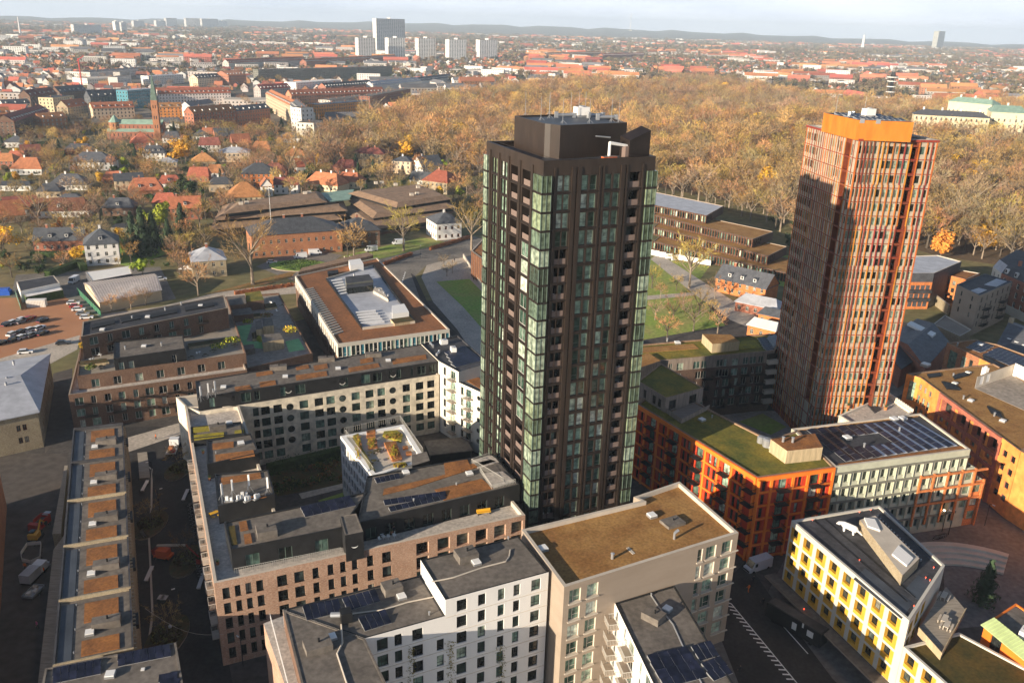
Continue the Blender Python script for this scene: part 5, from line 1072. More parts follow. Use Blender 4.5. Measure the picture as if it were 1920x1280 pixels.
# classical corner house
Z=14.0
p=[v.xy for v in GS([(1862,500),(1878,512),(1990,560),(2030,520),(1900,478)],Z)]
B=Bld("corner_house","old brick corner house with cream banding and grey mansard roof",p[0]);L1=dist(p[1],p[2])
for i in range(5):B.facade(p[i],p[(i+1)%5],0,Z,band(L1,8,(Z-3.4,Z-7.0,Z-10.6),1.3,2.1,'cross','frame_light')if i==1 else band(dist(p[0],p[1]),2,(Z-3.4,Z-7.0,Z-10.6),1.3,2.1,'cross','frame_light')if i==0 else[],(lambda u,z:'cream_light' if(z%3.6)>2.9 or z<4 else 'brick_red')if i==1 else 'cream_light',reveal='cream_light')
pi_=inset(p,1.6);pm_=B.mb('roof')
for i in range(5):j=(i+1)%5;pm_.poly([(*p[i],Z),(*p[j],Z),(*pi_[j],Z+3.2),(*pi_[i],Z+3.2)],'zinc' if i==0 else 'slate')
pm_.poly([(*v,Z+3.2)for v in pi_],'felt_dark')
dm=_m(lambda b:(b.box((0,0,0),(1.3,1.0,1.8),'plaster'),b.box((0,-.52,.3),(.9,.04,1.2),'black'))).mesh("dormer")
for i in range(5):v=p[1].lerp(p[2],.1+.17*i);B.add("dormer",dm,(v.x+.3,v.y+.9,Z+.6),math.atan2((p[2]-p[1]).y,(p[2]-p[1]).x))
for k in(.2,.6):v=p[1].lerp(p[3],k);B.add("chimney",_m(lambda b:b.box((0,0,0),(1.2,.8,2.0),'brick_red')).mesh("chimney"),(v.x,v.y,Z+3.2),.4)
B.finish()
B,p,r0,r1=shed([(1868,650),(1960,690),(2000,640),(1905,605)],9.0,4.0,"beige stone house with dark slate roof and small skylights at the right",'brick_beige','slate',cat="house",name="stone_house",wins={0:band(18,6,(5.4,1.6),1.1,1.7,'cross','frame_light')})
for i in range(5):v=Vector(p[0]).lerp(Vector(p[1]),.15+.16*i);n_=(p[3]-p[0]);B.add("roof_window",_m(lambda b:b.box((0,0,0),(.7,1.1,.15),'white')).mesh("roof_window"),(v.x+n_.x*.22,v.y+n_.y*.22,9+4*.44),.45)
B.add("chimney",_m(lambda b:b.box((0,0,0),(1.1,1.1,2.2),'brick_beige')).mesh("chimney"),Vector(r0)+Vector((1,.4,-.6)),.4);B.finish()
# green tiled pavilion at the lower right
Z=13.0
p=[v.xy for v in GS([(1847,1168),(1990,1285),(2040,1225),(1905,1130)],Z)]
B=Bld("tiled_pavilion","bright orange walled pavilion with pale green tiled pent roof",p[0]);B.block(p,0,Z,'orange_frame','felt',.2,.3,'orange_frame',{0:[(2.6,Z-3.4,2.0,2.6,'mull','frame_dark','glass_dark')]})
e=(p[1]-p[0]).normalized();n=Vector((-e.y,e.x));L=dist(p[0],p[1]);nt_=int(L/.6);tm=MB();tm.prism([(-.27,-.9),(.27,-.9),(.27,1.5),(-.27,1.5)],0,[.1,.1,1.0,1.0],'tile_green');tm.tube((.28,-.9,.12),(.28,1.5,1.02),.07,.07,'tile_green',5);tm=tm.mesh("roof_tile")
for i in range(nt_):B.add("roof_tile",tm,(p[0].x+e.x*(.3+.6*i),p[0].y+e.y*(.3+.6*i),Z-.1),math.atan2(e.y,e.x))
for i in range(3):v=p[0].lerp(p[1],.45+.12*i)+n*3.2;B.add("potted_plant",pot,(v.x,v.y,Z-.2),i,1.7)
B.add("air_handler",hv,(*(p[0].lerp(p[1],.3)+n*3.5),Z-.2),.8,.8);B.finish()
st_=MB();c_=G(1860,1150,0)
for k in range(4):
    r=15+k*1.5;prev=None
    for i in range(15):
        a=R(55+i*7);pt=(Vector((c_.x+r*math.cos(a),c_.y+r*math.sin(a))),Vector((c_.x+(r+1.48)*math.cos(a),c_.y+(r+1.48)*math.sin(a))))
        if prev:st_.prism([prev[0],prev[1],pt[1],pt[0]],0,.42*(k+1),'conc_pale')
        prev=pt
tag(st_.build("curved_steps"),"curved amphitheatre steps on the plaza behind the yellow office","steps")
# ---------------------------------------------------------------- brown brick terraces round a raised garden
B=Bld("terraced_block","brown brick terraced block stepping up round planted roof gardens",G(128,740,10).xy)
qa=GS([(128,740),(463,693),(440,640),(148,660)],10.2);La=dist(qa[0],qa[1])
rows=(6.9,3.8,.8)
B.block([v.xy for v in qa],0,10.2,'brick_brown','terrace',.9,.35,'conc_tan',{0:[(2.2+3.3*i,z,random.choice((1.2,2.0,1.6)),2.1,'mull','frame_light','glass_green' if random.random()<.4 else 'glass',.3)for i in range(int(La/3.3)-1)for z in rows]})
for i in range(int(La/6.6)):
    for z in rows[:2]:balcony(B,qa[0],qa[1],4.5+6.6*i,z-.1,3.0,1.4,'bronze')
qb=GS([(144,705),(461,662),(425,556),(155,604)],13.2);Lb=dist(qb[0],qb[1]);nb=(qb[3]-qb[0])
B.block([v.xy for v in qb],9.3,13.2,'brick_brown','deck',.7,.35,'brick_brown',{0:[(4+5.2*i,9.5,1.9,2.2,'mull','frame_light','glass',.3)for i in range(int(Lb/5.2)-1)]},part='upper_wall')
qc=GS([(152,631),(427,577),(421,553),(155,603)],19.0);Lc_=dist(qc[0],qc[1])
B.block([v.xy for v in qc],12.0,19.0,'brick_brown','felt_dark',.4,.35,'conc_tan',{0:[(3+4.2*i,z,random.choice((1.3,2.2)),2.2,'mull','frame_light','glass',.3)for i in range(int(Lc_/4.2)-1)for z in(12.9,16.0)]},part='upper_wall')
for i in range(int(Lc_/8.4)):balcony(B,qc[0],qc[1],7.5+8.4*i,15.9,3.2,1.3,'bronze')
sc=[v.xy for v in GS([(213,672),(348,653),(343,627),(213,640)],16.4)]
B.block(sc,12.4,16.4,'black_clad','felt',.3,.3,'black_clad',{0:[(u,12.8,1.2,2.2,'mull','frame_light','glass')for u in(1.6,4.0,14.5,18.4,20.3)]},part='roof_storey')
roofkit(B,16.1,[],[(270,650)],[(303,648),(235,655)],.2)
for px in([(170,610),(215,601),(216,607),(172,617)],[(225,598),(262,591),(264,598),(228,606)],[(280,590),(330,580),(332,587),(283,597)],[(345,577),(400,567),(402,574),(348,584)]):B.slab("roof_grille",GS(px,18.6),18.6,.3,'black')
roofkit(B,18.6,[],[(192,619),(277,595),(376,574)],[(248,598),(310,582),(340,572)],.2)
# raised court on the right with green play turf
qd=GS([(463,690),(586,662),(523,549),(424,556)],9.0)
B.block([v.xy for v in qd],0,9.0,'brick_brown','paving',.6,.35,'brick_brown',{},part='court_wall')
B.slab("play_surface",GS([(443,612),(472,608),(462,640),(500,640),(505,655),(452,650)],8.4),8.4,.06,'turf_play');B.slab("play_surface",GS([(535,640),(560,635),(572,655),(542,660)],8.4),8.4,.06,'turf_play')
for px,z,hh,w_,r_ in(([(428,573),(462,569),(459,553),(424,557)],12.0,3.5,'brick_brown','felt'),([(463,566),(495,562),(488,545),(459,549)],11.6,3.2,'brick_brown','sedum_green'),([(438,592),(475,588),(470,576),(434,580)],10.6,2.2,'brick_brown','felt'),([(480,618),(492,616),(490,600),(479,602)],11,2.6,'wood_pale','felt'),([(493,612),(513,610),(510,596),(492,598)],11,2.6,'wood_pale','felt'),([(493,642),(532,636),(525,624),(490,627)],11.4,3,'wood_pale','felt'),([(458,656),(478,653),(475,645),(455,647)],10,1.6,'felt','felt')):
    B.slab("garden_hut",GS(px,z),z-hh,hh,w_,r_)
for px in([(440,604),(490,596),(488,590),(438,598)],[(498,582),(520,579),(516,570),(495,574)],[(474,640),(488,637),(482,625),(472,628)],[(355,655),(450,640),(446,634),(352,648)],[(150,690),(205,683),(200,676),(148,682)],[(150,655),(190,648),(186,640),(150,646)]):B.slab("planter",GS(px,8.4 if px[0][0]>420 else 12.5),8.4 if px[0][0]>420 else 12.5,.7,'wood_pale','planting')
bl=MB()
def tuft(mb,c,r,hgt,n,mts):
    for k in range(n):
        a,rr=random.uniform(0,6.28),r*math.sqrt(random.random());p=(c[0]+rr*math.cos(a),c[1]+rr*math.sin(a),c[2]+random.uniform(0,hgt)*(1-.5*rr/r));s_=random.uniform(.12,.35);d=random.uniform(0,6.28)
        mb.poly([(p[0]-s_*math.cos(d),p[1]-s_*math.sin(d),p[2]),(p[0]+s_*math.cos(d),p[1]+s_*math.sin(d),p[2]+s_*.3),(p[0]+random.uniform(-.2,.2),p[1]+random.uniform(-.2,.2),p[2]+s_*1.6)],random.choice(mts))
mat("leaf_lime",(.42,.42,.03),.8,.3,.6);mat("leaf_yellow",(.66,.40,.03),.8,.25,.5);mat("leaf_green",(.07,.12,.02),.8,.35,.5);mat("leaf_olive",(.17,.16,.04),.8,.3,.5)
for px,py,z,r,h_,mts in((543,622,8.9,2.2,2.0,['leaf_lime','leaf_yellow']),(465,604,8.9,1.6,1.0,['leaf_lime','leaf_olive']),(487,640,8.9,1.0,2.0,['leaf_lime']),(522,650,8.9,1.2,2.2,['leaf_yellow','leaf_olive']),(450,595,8.9,2,.8,['sedum_rust']),(500,592,8.9,2,.8,['sedum_rust','leaf_olive']),(410,650,13.1,2.4,1.0,['leaf_lime','leaf_green']),(435,640,13.1,2.4,1.0,['leaf_lime','leaf_green']),(160,650,13.1,1.6,1.6,['leaf_yellow','leaf_olive']),(190,655,13.1,1.5,1.2,['sedum_rust','leaf_olive']),(170,690,13.1,1.5,.9,['leaf_olive','leaf_green']),(195,640,13.1,1.2,1.6,['sedum_rust'])):
    tuft(bl,G(px,py,z),r,h_,160,mts)
o=bl.build("planting",B.root);o["kind"]="stuff"
B.finish()
furnish([(370,665),(385,668),(400,660),(360,672),(440,650),(510,570),(520,585),(530,575),(175,675),(185,668),(190,690)],12.5,[("garden_table",tg),("garden_chair",chair_)],"small garden seat or table on the brown terraced block's roof garden","garden furniture","garden furniture on the brown terraces")
# ---------------------------------------------------------------- stone brewery building at the left edge
Z=9.6
p=[v.xy for v in GS([(-120,810),(70,771),(91,664),(-70,690)],Z)]
B=Bld("brewery_building","old beige stone building with broad grey metal hipped roof",p[1]);L0=dist(p[0],p[1]);L1=dist(p[1],p[2])
B.facade(p[0],p[1],0,Z,[(L0-a,z,.9,1.6,'mull','tile_dark','glass_dark')for a in(3.2,4.5,10.5,11.8,17,18.3)for z in(2.2,5.4)],'brick_beige');B.facade(p[1],p[2],0,Z,[(3+4*i,z,1.2,1.9,'mull','tile_dark','glass_dark')for i in range(int(L1/4))for z in(2.2,5.6)],'brick_beige')
for i in(2,3):B.facade(p[i],p[(i+1)%4],0,Z,[],'brick_beige')
B.gable(p,Z,2.6,'zinc','brick_beige',.5,.25)
m_=MB();m_.box((0,-.1,0),(L0-1,.2,.35),'conc_pale');c_=p[0].lerp(p[1],.5);B.add("cornice",m_.mesh("cornice"),(c_.x,c_.y,Z-.4),math.atan2((p[1]-p[0]).y,(p[1]-p[0]).x))
for px,py in((14,715),(12,725),(26,684)):B.add("roof_vent",PIPE_M,G(px,py,Z+1.6),.3,1.3)
B.finish()
B,p=simple("brewery_building","dark brick building past the left margin, extended out of view to shade the yard",[(-70,1300),(-24,1020),(-8,850),(-150,880),(-330,1300)],13,'brick_rust','tile_dark',{0:band(30,8,(1.2,4.6,8.2),1.2,2.0)});B.finish()  # row lengthened out of frame so that its shadow covers the yard
# ---------------------------------------------------------------- courtyard school with the red brown roof
Z=11.5
q=[v.xy for v in GS([(633,645),(843,617),(707,483),(553,517)],Z)]
B=Bld("school_building","broad brick school with rust brown roof, sunken roof court and teal glass front",q[0]);L0,L3=dist(q[0],q[1]),dist(q[3],q[0])
plain("teal_panel",(.03,.20,.26),.35,spec=.5);plain("teal_light",(.35,.58,.52),.4)
gw_=[((i+.5)*L0/26,Z-4.2,L0/26-.22,3.1,'tall' if i%3 else 'bare','white',('teal_panel' if i%4==1 else 'teal_light' if i%7==2 else 'glass'),.15)for i in range(26)]
B.block(q,0,Z,lambda u,z:'white_frame' if z>Z-4.4 else 'brick_brown','leaf_roof',.35,.5,'conc_pale',{0:gw_,3:[(3+3.1*i,z,1.2,2.6,'mull','frame_dark','glass_dark')for i in range(int(L3/3.1)-1)for z in(Z-4.4,Z-8)]});zr=Z-.35
well=GS([(680,618),(778,606),(700,500),(612,525)],zr);B.slab("roof_court",well,zr,.06,'zinc')
for i in range(4):
    a_,b2=well[i],well[(i+1)%4];d=(b2-a_);m_=MB();m_.box((0,0,0),(d.length,.3,.8),'black' if i%2 else 'conc_pale');c_=a_.lerp(b2,.5);B.add("kerb_wall",m_.mesh("kerb_wall"),(c_.x,c_.y,zr),math.atan2(d.y,d.x))
for px,hh,mt,tp in(([(657,510),(682,507),(676,497),(654,500)],2.6,'white','white'),([(650,545),(700,538),(692,527),(648,532)],2.6,'office_grey','felt_dark'),([(650,552),(700,546),(700,540),(650,545)],2.2,'glass','felt_dark'),([(736,602),(767,598),(758,582),(735,586)],2.4,'white','white'),([(700,550),(728,566),(716,545),(702,540)],1.0,'conc_pale','conc_pale'),([(740,612),(778,606),(768,598),(732,603)],.9,'wood_pale','planting'),([(616,520),(635,517),(634,511),(614,514)],1.2,'black','black')):B.slab("roof_equipment",GS(px,zr),zr,hh,mt,tp)
for i in range(5):B.slab("roof_light",GS([(668+2*i,590+5*i),(705+4*i,586+5*i),(704+4*i,584+5*i),(667+2*i,588+5*i)],zr),zr,.7,'zinc','white')
for i in range(6):B.slab("roof_light",GS([(622+3*i,530+5*i),(642+2*i,527+5*i),(641+2*i,525+5*i),(620+3*i,528+5*i)],zr),zr,.6,'zinc','white')
for k in range(9):B.add("roof_vent",PIPE_M,G(664+8*k,520+5*k,zr),0,1.6)
for k in range(22):
    t=k/21;a_,b2=lerp(G(572,545,zr),G(625,628,zr),t),lerp(G(588,541,zr),G(643,622,zr),t);d=(b2-a_);m_=MB();m_.box((0,0,0),(d.length,.35,.45),'white_frame');c_=(a_+b2)/2;B.add("louvre_slat",m_.mesh("louvre_slat"),(c_.x,c_.y,zr),math.atan2(d.y,d.x))
gv=GS([(600,508),(670,492),(632,486)],zr);m_=MB();a_,b2,c2=gv;m_.poly([a_,b2,(c2.x,c2.y,zr+2.6)],'slate_brown');m_.poly([b2,a_,(c2.x,c2.y,zr+2.6)],'slate_brown')
gp=GS([(560,516),(700,484),(690,478),(566,508)],zr);G2=[v.xy for v in gp]
B.slab("ridge_roof",gp,zr,1.2,'slate_brown','slate_brown');B.finish()
# ---------------------------------------------------------------- period brick houses and villas
dm2=_m(lambda b:(b.box((0,0,0),(1.3,1.6,1.3),'plaster'),b.box((0,-.82,.2),(.8,.04,.9),'black'),b.prism([(-.8,-.95),(.8,-.95),(.8,.9),(-.8,.9)],1.3,[1.3,1.3,1.7,1.7],'slate'))).mesh("dormer")
chim={k:_m(lambda b:(b.box((0,0,0),(.9,.6,1.8),k),b.box((0,0,1.8),(1.05,.75,.15),'conc_pale'))).mesh("chimney")for k in('brick_red','plaster')}
def house(lab,px,py,w_,d_,rz,eave,rise,wallm,roofm,hip=.3,name="villa",cat="house",group=None,floors=None,dorm=0,chs=1,wst='cross',wfr='frame_light',objs=True,nwin=None,z0=0.0,gl='glass_dark'):
    """house whose front wall's middle stands on pixel (px, py)"""
    c_=G(px,py,z0).xy;e=Vector((math.cos(R(rz)),math.sin(R(rz))));n=Vector((-e.y,e.x));p=[c_-e*w_/2,c_+e*w_/2,c_+e*w_/2+n*d_,c_-e*w_/2+n*d_]
    B=Bld(name,lab,c_,cat,group,panes=False,objs=objs);fl=floors or max(1,int(eave/3.0))
    zs=[.9+(eave-.3)/fl*k for k in range(fl)];hh=min(1.7,eave/fl-1.2)
    for i in range(4):
        L=(w_,d_)[i%2];n_=nwin if nwin and i==0 else max(2,int(L/2.9))
        B.facade(p[i],p[(i+1)%4],z0,z0+eave,[(L*(k+.5)/n_,z0+z,min(1.15,L/n_*.5),hh,wst,wfr,gl,.15)for k in range(n_)for z in zs]if i in(0,3)else[],wallm)
    if roofm=='flat':B.mb('roof').poly([(*v,z0+eave)for v in p],'felt');r0,r1=(*p[0].lerp(p[3],.5),z0+eave),(*p[1].lerp(p[2],.5),z0+eave)
    elif w_>=d_*.98:r0,r1=B.gable(p,z0+eave,rise,roofm,wallm,.45,hip)
    else:r0,r1=B.gable([p[1],p[2],p[3],p[0]],z0+eave,rise,roofm,wallm,.45,hip)
    r0,r1=Vector(r0),Vector(r1)
    for k in range(chs):B.add("chimney",chim['brick_red' if 'plaster' not in wallm else 'plaster'],r0.lerp(r1,.25+.5*k)-Vector((0,0,.5)),R(rz))
    for k in range(dorm):
        v=p[0].lerp(p[1],(k+1)/(dorm+1))+n*d_*.16;B.add("dormer",dm2,(v.x,v.y,z0+eave+rise*.22),R(rz))
    B.finish();return B
house("long red brick period building with arched windows and dark slate hipped roof",560,478,40,17,24.5,10.5,5.0,'brick_rust','slate',.3,"period_building","building",None,2,0,2,nwin=12)
house("small square brick pavilion with slate hipped roof beside the vans",680,463,17,17,24.5,8.0,4.5,'brick_brown','slate',.48,"period_building","building",None,2,0,1)
house("cream and red banded villa with slate hipped roof beside the road",842,449,13,15,25,8.6,3.6,'plaster','slate',.45,"villa","house",None,2,0,1,wfr='brick_red')
house("yellow brick gatehouse with grey hipped roof and white arched windows",395,520,13,15,24,7.4,3.6,'brick_beige','zinc',.42,"gatehouse","house",None,2,0,2)
house("orange brick house with grey gabled roof by the park lawn",1385,556,22,11,-42,6.0,4.5,'brick_warm','slate',0,"brick_house","house",None,2,3,1)
house("small brick annexe with glazed roof panel behind the brick house",1415,590,16,9,-35,4.0,2.4,'brick_red','zinc',.15,"brick_house","house",None,1,0,0)
house("dark roofed little brick shed at the foot of the rust tower",1450,612,12,8,-35,4.0,1.6,'brick_warm','slate',.1,"brick_shed","shed",None,1,0,0)
house("pale gabled outbuilding with whitewashed end by the park path",1425,634,10,7,-38,4.2,1.8,'brick_warm','plaster',.1,"brick_shed","shed",None,1,0,0)
# terraced brown roof complex
B=Bld("terraced_offices","brown shingle roofed terraced office complex with a copper green link roof",G(600,440).xy)
def tier(px,z,hh,roofm='slate_brown',wallm='brick_brown'):
    p=GS(px,z);p=p if area(p)>0 else p[::-1];m_=B.mb('roof');pi_=inset(p,3.2);po=inset(p,-.6);n=len(p)
    for i in range(n):j=(i+1)%n;m_.poly([(*po[i],z-.3),(*po[j],z-.3),(*pi_[j],z+1.5),(*pi_[i],z+1.5)],roofm)
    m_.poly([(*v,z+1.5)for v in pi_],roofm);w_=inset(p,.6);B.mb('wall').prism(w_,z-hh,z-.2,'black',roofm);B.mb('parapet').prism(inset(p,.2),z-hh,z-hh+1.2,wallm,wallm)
tier([(395,430),(640,410),(635,385),(412,395)],4.0,3.6);tier([(402,412),(650,394),(640,372),(420,385)],7.2,3.4);tier([(420,400),(612,378),(600,360),(440,382)],10.4,3.4)
tier([(690,430),(850,408),(830,370),(640,390)],4.0,3.6);tier([(700,408),(852,388),(820,358),(655,376)],7.2,3.4);tier([(744,388),(846,372),(790,348),(655,362)],10.4,3.4)
B.slab("link_roof",GS([(618,378),(655,374),(664,355),(600,362)],10.0),9.6,.5,'copper')
for px,py in((452,384),(463,382),(572,364),(580,363),(705,345),(716,344),(742,348),(784,353),(772,367),(782,365)):B.add("roof_vent_box",_m(lambda b:b.box((0,0,0),(2.0,1.4,1.4),'conc_pale')).mesh("roof_vent_box"),G(px,py,11.8),.4)
B.finish()
fp=MB();c_=G(510,440);fp.tube((c_.x,c_.y,0),(c_.x,c_.y,24),.16,.08,'white',6);fp.poly([(c_.x,c_.y,23.4),(c_.x+2.6,c_.y,22.2),(c_.x+2.6,c_.y,21.8),(c_.x,c_.y,22.9)],'plaster');tag(fp.build("flagpole"),"white flagpole with pennant rising in front of the brown roofed offices","flagpole")
# glasshouse, sheds and the site compound
B,p,r0,r1=shed([(186,566),(302,543),(288,513),(158,530)],4.2,2.2,"long low greenhouse with dusty white panes",'plaster_warm','greenhouse',cat="greenhouse",name="greenhouse")
for k in range(26):
    for sgn,ea,eb in((1,p[0],p[1]),(-1,p[3],p[2])):
        a_=Vector(ea).lerp(Vector(eb),(k+.5)/26);b2=Vector(r0).lerp(Vector(r1),(k+.5)/26);m_=MB();m_.tube((a_.x,a_.y,4.25),(b2.x,b2.y,b2.z+.05),.07,.07,'conc_tan',4);m_.build("glazing_bar",B.root)
B.finish()
B,p=simple("storage_shed","dark walled flat roofed store behind the greenhouse",[(172,527),(248,513),(243,498),(160,510)],4.0,'slate','plaster',ph=.1,cat="shed");B.finish()
B,p=simple("storage_shed","white walled shed with black felt roof by the car park",[(38,546),(112,530),(101,516),(31,528)],4.4,'plaster','felt_dark',ph=.1,cat="shed");B.finish()
B,p=simple("lean_to","whitewashed corrugated lean-to below the black felt shed",[(48,557),(118,543),(110,533),(40,546)],3.0,'hedge_green','plaster',ph=.05,cat="lean-to");B.finish()
cn=MB();c_=G(70,574);cn.box((c_.x,c_.y,0),(6.2,2.5,2.6),'plaster',.2)
for k in range(12):cn.box((c_.x-2.8*math.cos(.2)+.5*k*math.cos(.2)+.26,c_.y-2.8*math.sin(.2)+.5*k*math.sin(.2)-1.26,.1),(.1,.06,2.4),'conc_pale',.2)
tag(cn.build("site_container"),"white site container at the edge of the orange gravel car park","container")
def fence(lab,pa,pb,hgt,mt,n):
    a_,b2=G(*pa).xy,G(*pb).xy;r_=thing("fence",lab,"fence",a_);d=(b2-a_);m1=_m(lambda b:b.box((0,0,0),(d.length/n*.94,.05,hgt),mt)).mesh("fence_panel");m2=_m(lambda b:b.box((0,0,0),(.1,.1,hgt+.15),'metal')).mesh("fence_post")
    for i in range(n):v=a_.lerp(b2,(i+.5)/n);put("fence_panel",m1,r_,(v.x,v.y,.05),math.atan2(d.y,d.x));v=a_.lerp(b2,i/n);put("fence_post",m2,r_,(v.x,v.y,0))
plain("fence_green",(.02,.13,.06),.7)
fence("green mesh fence between greenhouse and orange car park",(146,550),(190,594),2.2,'fence_green',14);fence("green mesh fence beside the white walled shed",(28,548),(40,582),2.0,'fence_green',8)
# stepped office with fins behind the dark tower
B=Bld("office_block","stepped office with closely spaced upright fins at the forest edge",G(1340,470).xy)
for px,z,zb in(([(1225,452),(1477,512),(1500,488),(1240,440)],4.0,0),([(1225,425),(1440,480),(1476,462),(1240,412)],8.0,4),([(1225,402),(1412,448),(1450,434),(1240,390)],12.0,8),([(1225,384),(1325,404),(1357,386),(1225,359)],16.0,12)):
    p=[v.xy for v in GS(px,z)];L0=dist(p[0],p[1]);n_=int(L0/1.5)
    B.block(p,zb,z,'brick_dark','sedum_tan' if z<15 else 'zinc',.3,.3,'conc_tan',{0:[(L0*(i+.5)/n_,zb+.6,L0/n_*.8,2.6,'bare','frame_dark',random.choice(('glass_green','glass_dark','glass')),.25)for i in range(n_)],1:[(2+2*i,zb+.6,1.5,2.6,'bare','frame_dark','glass_dark')for i in range(4)]})
    fnm=_m(lambda b:b.box((0,-.25,0),(.12,.5,3.8),'brick_rust')).mesh("facade_fin");e=(p[1]-p[0]).normalized()
    for i in range(n_+1):B.add("facade_fin",fnm,(p[0].x+e.x*(.1+(L0-.2)*i/n_),p[0].y+e.y*(.1+(L0-.2)*i/n_),zb+.1),math.atan2(e.y,e.x))
B.finish()
B,p=simple("office_block","small brown finned block at the dark tower's left edge",[(884,470),(925,500),(960,478),(905,448)],11.0,'brick_dark','sedum_rust',{});e=(p[1]-p[0])
fnm=_m(lambda b:b.box((0,-.2,0),(.25,.4,10.5),'brick_rust')).mesh("facade_fin")
for i in range(12):v=p[0].lerp(p[1],(i+.5)/12);B.add("facade_fin",fnm,(v.x,v.y,.2),math.atan2(e.y,e.x))
for i in range(6):v=p[3].lerp(p[0],(i+.5)/6);d=p[0]-p[3];B.add("facade_fin",fnm,(v.x,v.y,.2),math.atan2(d.y,d.x))
B.finish()
tw_=MB();a_,b2=G(868,482).xy,G(915,560).xy;d=(b2-a_).normalized();nn=Vector((-d.y,d.x));tw_.prism([a_,b2,b2+nn*.5,a_+nn*.5],0,1.6,'conc_pale');tag(tw_.build("garden_wall"),"low pale wall between the paved triangle and the finned block","wall")
cw_=MB()
for i in range(10):
    a_,b2=G(1212+12*i,476+2.2*i+.25*i*i*(i<5),0).xy,G(1224+12*i,478.2+2.2*i,0).xy;d=(b2-a_).normalized();nn=Vector((-d.y,d.x));cw_.prism([a_,b2,b2+nn*.5,a_+nn*.5],0,2.4,'plaster')
tag(cw_.build("curved_wall"),"long curved white wall along the lawn below the finned office","wall")
